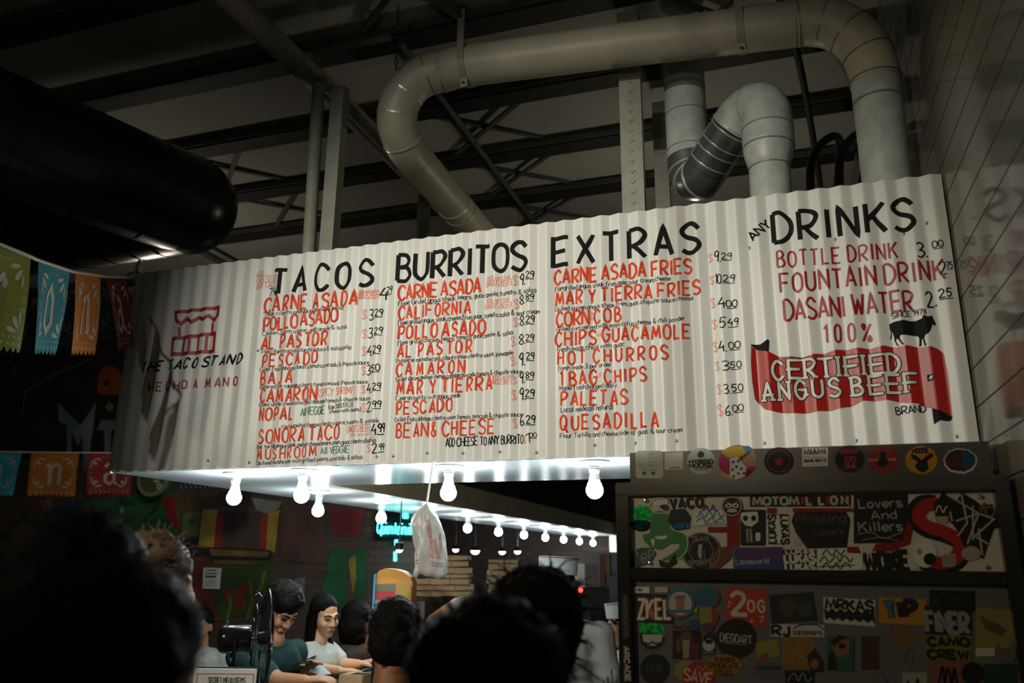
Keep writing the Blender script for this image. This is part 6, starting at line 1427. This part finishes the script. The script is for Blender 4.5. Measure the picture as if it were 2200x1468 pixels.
def person(label, head, face, body=None, pitch=0.0, roll=0.0, skin='tan', hair='black', style='short', shirt=(0.1, 0.1, 0.1), pants=(0.02, 0.02, 0.03), pose='stand', seat=None, lean=0.0,
           arms=None, vox=0.012, sw=0.19, scale=1.0, features=True, sleeves=0.55, shirt_name='shirt', wild=0.0, seed=1, beard=False, hat=None, strap=None, smile=False, collar=False, shirt_mat=None):
    head = np.array(head, float); U = np.array((0, 0, 1.0))
    F0 = unit((face[0], face[1], 0)); B = unit((body[0], body[1], 0)) if body is not None else F0
    F = F0 * math.cos(pitch) - U * math.sin(pitch); Rr = np.cross(F0, U); Up = np.cross(Rr, F)
    if roll: Rr, Up = Rr * math.cos(roll) - Up * math.sin(roll), Up * math.cos(roll) + Rr * math.sin(roll)
    fr = (Rr, F, Up); BR = np.cross(B, U); fb = (BR, B, U)
    h = lambda a, b, c: head + (Rr * a + F * b + Up * c) * scale
    sk = SKIN[skin]
    t = thing('person', label, 'person', (float(head[0]), float(head[1]), 0.0))
    b = MB()
    E = lambda c, r, m_=b: ellipsoid(m_, h(*c), [x * scale for x in r], fr, sk)
    E((0, -0.012, 0.038), (0.076, 0.096, 0.083)); E((0, 0.032, -0.028), (0.063, 0.060, 0.088)); E((0, 0.040, -0.085), (0.046, 0.045, 0.034))
    capsule(b, h(-0.008, 0.074, -0.106), 0.015 * scale, h(0.008, 0.074, -0.106), 0.015 * scale, sk)
    for s_ in (-1, 1):
        E((s_ * 0.036, 0.060, -0.036), (0.026, 0.030, 0.028)); E((s_ * 0.076, -0.008, -0.016), (0.010, 0.020, 0.032))
        capsule(b, h(s_ * 0.012, 0.090, 0.016), 0.0105 * scale, h(s_ * 0.042, 0.078, 0.018), 0.0105 * scale, sk)
    capsule(b, h(0, 0.091, 0.008), 0.008 * scale, h(0, 0.110, -0.036), 0.0115 * scale, sk); E((0.012, 0.098, -0.040), (0.009, 0.010, 0.008)); E((-0.012, 0.098, -0.040), (0.009, 0.010, 0.008))
    capsule(b, h(-0.018, 0.085, -0.072), 0.012 * scale, h(0.018, 0.085, -0.072), 0.012 * scale, sk)
    # trunk
    zs_ = head[2]
    neck = head + (-B * 0.035 - U * 0.165 + B * lean * 0.0) * scale
    if pose == 'sit':
        hipz = seat + 0.09; hip = np.array((neck[0], neck[1], hipz)) - B * (0.05 + lean)
    else:
        hipz = 0.52 * (zs_ + 0.12); hip = np.array((neck[0], neck[1], hipz)) - B * (0.0 + lean)
    ax = unit(neck - hip); L = np.linalg.norm(neck - hip)
    capsule(b, h(0, -0.02, -0.07), 0.052 * scale, neck + ax * 0.005, 0.058 * scale, sk)
    P = lambda k, s_=0.0, f=0.0: hip + ax * L * k + BR * s_ + B * f
    sh = [P(0.87, -sw * scale + 0.02), P(0.87, sw * scale - 0.02)]
    torso = [(P(0.93), 0.055, P(0.86, -sw * 0.75), 0.052), (P(0.93), 0.055, P(0.86, sw * 0.75), 0.052), (P(0.78, -0.075, 0.02), 0.105, P(0.78, 0.075, 0.02), 0.105), (P(0.62, -0.06, 0.015), 0.11, P(0.62, 0.06, 0.015), 0.11), (P(0.4, -0.06), 0.10, P(0.4, 0.06), 0.10), (P(0.1, -0.075), 0.112, P(0.1, 0.075), 0.112), (P(0.78), 0.115, P(0.1), 0.115)]
    for a_, ra, b_, rb in torso: capsule(b, a_, ra * scale, b_, rb * scale, sk)
    # legs
    legs = []
    for s_ in (-1, 1):
        hp = hip + BR * 0.095 * s_ * scale
        if pose == 'sit':
            kn = hp + B * 0.42 - U * 0.02; an = kn - U * (kn[2] - 0.36) + B * (-0.04); an[2] = 0.36; toe = an + B * 0.17 - U * 0.05
        else:
            kn = hp + B * 0.02; kn[2] = hipz * 0.54; an = hp - B * 0.01; an[2] = 0.07; toe = an + B * 0.17; toe[2] = 0.032
        legs.append((hp, kn, an, toe))
        chain(b, [hp, kn, an], [0.085 * scale, 0.055 * scale, 0.04], sk)
        capsule(b, an - U * 0.03, 0.038, toe, 0.03, sk)
    # arms
    armp = []
    for i, s_ in enumerate((-1, 1)):
        if arms and arms[i] is not None:
            el, wr, hd = [np.array(q, float) for q in arms[i][:3]]; hn = arms[i][3] if len(arms[i]) > 3 else U; cu = arms[i][4] if len(arms[i]) > 4 else 0.7
        else:
            el = sh[i] + BR * s_ * 0.05 - U * 0.30 * scale - B * 0.02; wr = el - U * 0.25 * scale + B * 0.04; hd = -U; hn = BR * s_; cu = 0.8
        armp.append((el, wr)); chain(b, [sh[i], el, wr], [0.052 * scale, 0.040 * scale, 0.027 * scale], sk)
        hand(b, wr, hd, hn, sk, -s_, cu, scale)
    rb = remesh(b, vox, 4)
    rb.mats = [sk]; bo = rb.build('body', t, smooth=180)
    # clothes
    c = MB(); cm = shirt_mat or cloth('cloth_%d' % seed, shirt); g = 0.013
    for a_, ra, b_, rb_ in torso: capsule(c, a_, ra * scale + g, b_, rb_ * scale + g, cm)
    for i in (0, 1):
        el, wr = armp[i]; q = sh[i] + (el - sh[i]) * min(1, sleeves / 0.6) if sleeves <= 0.6 else el
        capsule(c, sh[i], 0.052 * scale + g + 0.006, q, 0.043 * scale + g + 0.006, cm)
        if sleeves > 0.6: capsule(c, el, 0.043 * scale + g, el + (wr - el) * (sleeves - 0.6) / 0.4, 0.03 + g, cm)
    rc = remesh(c, max(vox, 0.009), 5, 0.006, 9.0); rc.mats = [cm]; rc.build(shirt_name, t, smooth=180)
    if collar:
        c = MB(); c.tube([neck + ax * 0.028 + (BR * math.cos(a_) * 0.068 + B * math.sin(a_) * 0.066) * scale for a_ in [2 * PI * i / 24 for i in range(25)]], 0.011, cm, 8, cap=False); c.build('collar', t, smooth=True)
    c = MB(); pm = cloth('trousers_%d' % seed, pants)
    capsule(c, hip - BR * 0.08, 0.12 * scale, hip + BR * 0.08, 0.12 * scale, pm)
    for hp, kn, an, toe in legs: chain(c, [hp, kn, an + (kn - an) * 0.12], [0.097 * scale, 0.068 * scale, 0.055], pm)
    rc = remesh(c, 0.016, 4); rc.mats = [pm]; rc.build('trousers', t, smooth=180)
    for hp, kn, an, toe in legs:
        c = MB(); capsule(c, an - U * 0.028, 0.042, toe, 0.034, M['rubber'])
        for k_ in range(len(c.v)):
            x, y, z = c.v[k_]; c.v[k_] = (x, y, max(z, 0.002 if pose != 'sit' else z))
        c.build('shoe', t, smooth=True)
    # hair
    hm = HAIR[hair]; c = MB(); EH = lambda cc, r: ellipsoid(c, h(*cc), [x * scale for x in r], fr, hm)
    if style == 'short':
        EH((0, -0.018, 0.050), (0.083, 0.101, 0.082)); EH((0, -0.050, -0.005), (0.078, 0.064, 0.080))
    elif style == 'buzz':
        EH((0, -0.017, 0.046), (0.081, 0.099, 0.080)); EH((0, -0.045, -0.010), (0.077, 0.066, 0.078))
    elif style == 'bushy':
        EH((0, -0.015, 0.065), (0.100, 0.112, 0.090)); EH((0, -0.045, 0.005), (0.096, 0.085, 0.095)); EH((0.02, 0.055, 0.075), (0.06, 0.045, 0.045)); EH((-0.03, 0.05, 0.08), (0.05, 0.045, 0.04))
    elif style == 'long':
        EH((0, -0.021, 0.049), (0.083, 0.100, 0.085)); EH((0, -0.055, -0.03), (0.080, 0.070, 0.110))
        chain(c, [h(0.060, 0.020, 0.085), h(0.074, -0.006, 0.02), h(0.078, -0.014, -0.09), h(0.084, 0.004, -0.19), h(0.070, 0.040, -0.27)], [0.022, 0.024, 0.034, 0.036, 0.014], hm)
        chain(c, [h(-0.055, -0.020, 0.085), h(-0.066, -0.05, 0.0), h(-0.062, -0.055, -0.11), h(-0.055, 0.0, -0.20), h(-0.04, 0.055, -0.25)], [0.022, 0.022, 0.030, 0.034, 0.016], hm)
        chain(c, [h(0, -0.07, -0.05), h(0, -0.08, -0.16), h(0.01, -0.075, -0.26)], [0.07, 0.062, 0.03], hm)
    elif style == 'bob':
        EH((0, -0.018, 0.045), (0.098, 0.112, 0.092)); EH((0, -0.05, -0.04), (0.100, 0.085, 0.115)); EH((0, -0.03, -0.10), (0.105, 0.075, 0.075))
    rh = remesh(c, 0.008 if vox < 0.01 else 0.011, 3, (0.006 if style != 'long' else 0.0015) + wild * 0.02, 45.0 if not wild else 26.0); rh.mats = [hm]
    r = random.Random(seed * 13 + 5)
    ns_ = int(60 + 340 * wild) if style != 'buzz' else 160
    base = list(rh.v)
    for _ in range(ns_):
        p = np.array(base[r.randrange(len(base))]); d = p - h(0, -0.02, 0.02); lz = np.linalg.norm(d); d = d / (lz + 1e-9)
        if np.dot(p - head, F) > 0.045 and np.dot(p - head, Up) < 0.06: continue
        L_ = (0.006 if style == 'buzz' else r.uniform(0.012, 0.03 + 0.05 * wild)) * scale
        sd = np.array((r.uniform(-1, 1), r.uniform(-1, 1), r.uniform(-1.0, 0.5)))
        q1 = p + d * L_ * 0.5 + sd * L_ * 0.25; q2 = p + d * L_ * 0.8 + sd * L_ * 0.8
        rh.tube([p - d * 0.004, q1, q2], [0.0022, 0.0018, 0.0006], hm, 4, cap=False)
    rh.build('hair', t, smooth=180)
    if features:
        for s_ in (-1, 1):
            c = MB(); capsule(c, h(s_ * 0.020, 0.0905, -0.0035), 0.0042 * scale, h(s_ * 0.044, 0.081, -0.002), 0.0036 * scale, flat('eye_dark', (0.012, 0.009, 0.008), 0.25)); c.build('eye', t, smooth=True)
            c = MB(); chain(c, [h(s_ * 0.014, 0.100, 0.020), h(s_ * 0.032, 0.0945, 0.026), h(s_ * 0.050, 0.078, 0.020)], [0.0038 * scale, 0.0042 * scale, 0.0025 * scale], hm); c.build('eyebrow', t, smooth=True)
        c = MB(); lm = flat('lips', (0.30, 0.06, 0.05), 0.4); up_ = 0.006 if smile else 0.0
        chain(c, [h(-0.025, 0.083, -0.070 + up_), h(-0.010, 0.0965, -0.072), h(0.010, 0.0965, -0.072), h(0.025, 0.083, -0.070 + up_)], [0.003, 0.0062, 0.0062, 0.003], lm); c.build('lips', t, smooth=True)
    if beard:
        c = MB(); chain(c, [h(-0.055, 0.03, -0.07), h(-0.035, 0.07, -0.105), h(0, 0.088, -0.118), h(0.035, 0.07, -0.105), h(0.055, 0.03, -0.07)], [0.012, 0.016, 0.018, 0.016, 0.012], hm); rh = remesh(c, 0.006, 3, 0.003, 60.0); rh.mats = [hm]; rh.build('beard', t, smooth=180)
    if hat:
        c = MB(); n_ = 40; vs = []
        ct = h(0, -0.012, 0.0)
        prof = [(0.100, 0.052), (0.100, 0.056), (0.104, 0.135), (0.102, 0.140), (0.085, 0.136), (0.04, 0.128), (0.001, 0.127)]
        for rr, zz in prof:
            for k in range(n_):
                a_ = 2 * PI * k / n_; vs.append(ct + (Rr * math.cos(a_) * rr * 0.86 + F * math.sin(a_) * rr * 1.08 + Up * zz) * scale)
        c.add(vs, [(i * n_ + k, i * n_ + (k + 1) % n_, (i + 1) * n_ + (k + 1) % n_, (i + 1) * n_ + k) for i in range(len(prof) - 1) for k in range(n_)], M['paper']); o = c.build('paper_cap', t, smooth=40); o['label'] = 'white paper cook cap'
        c = MB(); c.tube([ct + (Rr * math.cos(2 * PI * k / n_) * 0.1045 * 0.86 + F * math.sin(2 * PI * k / n_) * 0.1045 * 1.08 + Up * 0.134) * scale for k in range(n_ + 1)], 0.0022, M['redink'], 5, cap=False); c.build('cap_stripe', o)
    if strap:
        c = MB(); cs, ce = P(0.90, sw * 0.55 * strap, 0.09), P(0.15, -0.12 * strap, 0.15); mid = P(0.6, 0.06 * strap, 0.16); c.tube([cs - B * 0.06, cs, mid, ce], [0.012, 0.014, 0.016, 0.016], flat('red_strap', (0.25, 0.015, 0.015)), 8, smooth=5); c.build('apron_strap', t, smooth=True)
    return t, dict(hip=hip, neck=neck, arms=armp)
def stool(x, y, z, label, group='bar stools along the counter'):
    t = thing('bar_stool', label, 'stool', (x, y, 0), group)
    mb = MB(); mb.lathe((x, y, z), [(0.001, 0.0), (0.15, 0.0), (0.165, -0.012), (0.165, -0.035), (0.15, -0.045), (0.001, -0.045)], M['wood'], 24); mb.build('seat', t, smooth=True)
    for k in range(4):
        a = PI / 4 + k * PI / 2; mb = MB(); mb.tube([(x + 0.10 * math.cos(a), y + 0.10 * math.sin(a), z - 0.045), (x + 0.19 * math.cos(a), y + 0.19 * math.sin(a), 0.0)], 0.012, M['dark_metal'], 8); mb.build('leg', t)
    mb = MB(); mb.tube([(x + 0.155 * math.cos(2 * PI * k / 24), y + 0.155 * math.sin(2 * PI * k / 24), 0.28) for k in range(25)], 0.008, M['dark_metal'], 6, cap=False); mb.build('foot_ring', t)
SEAT = 0.68
# the woman in white, talking across the counter
wp = dep(4.75, 697, 1322)
wsh = [dep(4.70, 640, 1366), dep(4.80, 727, 1362)]
_, W1 = person('woman in a white T-shirt with long black hair leaning on the bar counter', wp, (0.90, -0.42), (0.93, -0.10), 0.22, 0.10, 'light', 'black', 'long', (0.80, 0.76, 0.68), (0.03, 0.035, 0.05), 'sit', SEAT, 0.10,
       [(dep(4.78, 738, 1428), dep(4.74, 771, 1427), (0.5, 0.3, 0.12), (0, 0, 1), 0.9), (dep(4.55, 668, 1436), dep(4.66, 728, 1441), (0.8, 0.3, 0.0), (0, 0, 1), 0.7)], 0.006, 0.165, 0.93, True, 0.34, 'white_shirt', 0.0, 3, smile=True)
# the man in green looking at his phone
gp = dep(4.32, 603, 1308)
_, G1_ = person('man in a dark green T-shirt with bushy dark hair bent over a phone', gp, (0.95, -0.28), (0.93, -0.30), 0.62, 0.0, 'tan', 'dark', 'bushy', (0.005, 0.038, 0.033), (0.02, 0.02, 0.03), 'sit', SEAT, 0.20,
       [(dep(4.40, 630, 1440), dep(4.33, 650, 1440), (0.6, -0.2, 0.35), (-0.3, 0.4, 0.8), 1.0), (dep(4.05, 600, 1462), dep(3.98, 655, 1462), (0.9, 0.2, 0.1), (-0.2, -0.2, 1), 0.9)], 0.006, 0.20, 1.0, True, 0.42, 'green_shirt', 0.06, 4)
for nm, h_, lb in (('woman', W1['hip'], 'round bar stool under the woman in white'), ('man', G1_['hip'], 'round bar stool under the man in green')):
    stool(float(h_[0]), float(h_[1]), SEAT - 0.035, lb)
# phone, slip of paper and tray on the counter
t = thing('mobile_phone', 'black mobile phone held by the man in green', 'phone', tuple(dep(4.22, 643, 1432)))
a, b_ = dep(4.28, 614, 1444), dep(4.26, 675, 1417); mb = MB(); mb.bar(a, b_, 0.07, 0.009, M['rubber'], up=(-0.25, -0.45, 0.85)); mb.build('case', t)
mb = MB(); d_ = unit(np.array((-0.25, -0.45, 0.85))); ab = unit(b_ - a); d_ = unit(d_ - ab * np.dot(d_, ab)); mb.bar(a + ab * 0.006 + d_ * 0.005, b_ - ab * 0.006 + d_ * 0.005, 0.062, 0.0015, M['gloss_black'], up=tuple(d_)); mb.build('screen', t)
q = [dep(4.25, 664, 1440), dep(4.40, 690, 1428), dep(4.36, 712, 1449), dep(4.22, 684, 1452)]
t = thing('paper_slip', 'grey paper slip between the two diners on the counter', 'paper', tuple(q[0])); mb = MB(); mb.prism(q, (0, 0, 0.0012), flat('grey_slip', (0.32, 0.32, 0.29))); mb.build('sheet', t)
p = dep(4.35, 760, 1447)
t = thing('food_tray', 'small kraft paper food tray with a white napkin in front of the woman', 'tray', (float(p[0]), float(p[1]), CT))
mb = MB(); mb.box((p[0] - 0.05, p[1] - 0.07, CT + 0.0), (p[0] + 0.09, p[1] + 0.07, p[2]), M['card'], 0.004); mb.build('tray', t)
mb = MB(); mb.prism([(p[0] + 0.0, p[1] - 0.05, p[2] + 0.002), (p[0] + 0.1, p[1] - 0.04, p[2] + 0.03), (p[0] + 0.1, p[1] + 0.04, p[2] + 0.03), (p[0], p[1] + 0.03, p[2] + 0.002)], (0, 0, 0.002), M['paper']); mb.build('napkin', t)
# other guests and staff
person('person with dark hair turned away, between the woman in white and the man in pink', dep(5.5, 768, 1335), (0.2, 0.97), None, 0.1, 0, 'brown', 'dark', 'bob', (0.07, 0.04, 0.028), seed=5, pose='sit', seat=SEAT, sleeves=0.12, shirt_name='top', features=False, vox=0.011)
stool(float(dep(5.5, 768, 1335)[0]) - 0.02, float(dep(5.5, 768, 1335)[1]) - 0.08, SEAT - 0.035, 'round bar stool farther along under the person turned away')
person('person in a white shirt glimpsed past the big dark head', dep(5.9, 431, 1346), (0.3, -0.95), (0.2, -0.97), 0.1, 0, 'tan', 'dark', 'short', (0.62, 0.60, 0.55), pose='sit', seat=0.50, seed=6, vox=0.010, shirt_name='white_shirt', sleeves=0.9)
p = dep(5.9, 431, 1346); stool(float(p[0]) - 0.02, float(p[1]) + 0.08, 0.465, 'round stool under the guest in the white shirt')
cp = dep(4.3, 1202, 1258)
person('cook in a grey shirt and white paper cap seen from behind', cp, (0.55, 0.83), (-0.25, 0.97), 0.05, 0, 'brown', 'black', 'short', (0.17, 0.165, 0.145), pose='stand', seed=7, vox=0.011, hat=True, features=True, sw=0.225, scale=1.03, sleeves=0.55, shirt_name='grey_shirt',
       arms=[(dep(4.15, 985, 1300), dep(4.4, 930, 1330), (-0.4, 0.5, -0.5), (0, 0, 1), 0.7), None])
kp = dep(5.0, 1338, 1346)
person('cook in a white shirt with a dark red strap, half hidden by the steel cabinet', kp, (-0.97, -0.25), (-0.90, -0.43), 0.08, 0, 'tan', 'black', 'buzz', (0.62, 0.61, 0.58), pose='stand', seed=8, vox=0.008, hat=True, strap=-1, shirt_name='white_shirt', sleeves=0.6,
       arms=[(dep(4.85, 1300, 1440), dep(4.7, 1296, 1432), (-0.8, -0.4, 0.0), (0, 0, 1), 0.8), None])
person('man in a pink shirt with short dark hair standing at the front counter', dep(2.42, 846, 1374), (-0.42, 0.91), (-0.3, 0.95), 0.16, 0.0, 'brown', 'black', 'buzz', (0.36, 0.17, 0.17), pose='stand', seed=9, vox=0.008, shirt_name='pink_shirt', collar=True, features=False, sw=0.185, scale=0.98)
# the queue in the foreground
person('nearest person in the queue, dark tousled hair seen from behind below the burritos', dep(0.97, 1048, 1572), (-0.30, 0.95), None, 0.12, 0, 'brown', 'dark', 'bushy', (0.03, 0.03, 0.03), seed=10, wild=0.25, features=False)
person('person with curly dark hair standing behind the nearest head, below the extras', dep(1.66, 1150, 1380), (-0.2, 0.98), None, 0.0, 0, 'brown', 'dark', 'bushy', (0.05, 0.045, 0.04), seed=11, wild=0.3, features=False)
person('nearest person in the queue below the stand name, large dark head from behind', dep(0.93, 238, 1462), (0.25, 0.97), None, 0.05, 0, 'brown', 'dark', 'bob', (0.015, 0.015, 0.015), seed=12, wild=0.15, features=False)
person('tall person with short dark hair farther out, beside the brick wall', dep(1.38, 158, 1290), (0.15, 0.98), None, 0.0, 0, 'brown', 'black', 'bushy', (0.012, 0.012, 0.014), seed=13, wild=0.1, features=False)
person('person with wavy brown hair lit by the bulbs, next to the tall one', dep(2.0, 322, 1262), (0.55, 0.83), None, 0.0, 0, 'tan', 'brown', 'bob', (0.02, 0.02, 0.02), seed=14, wild=0.35, features=False)
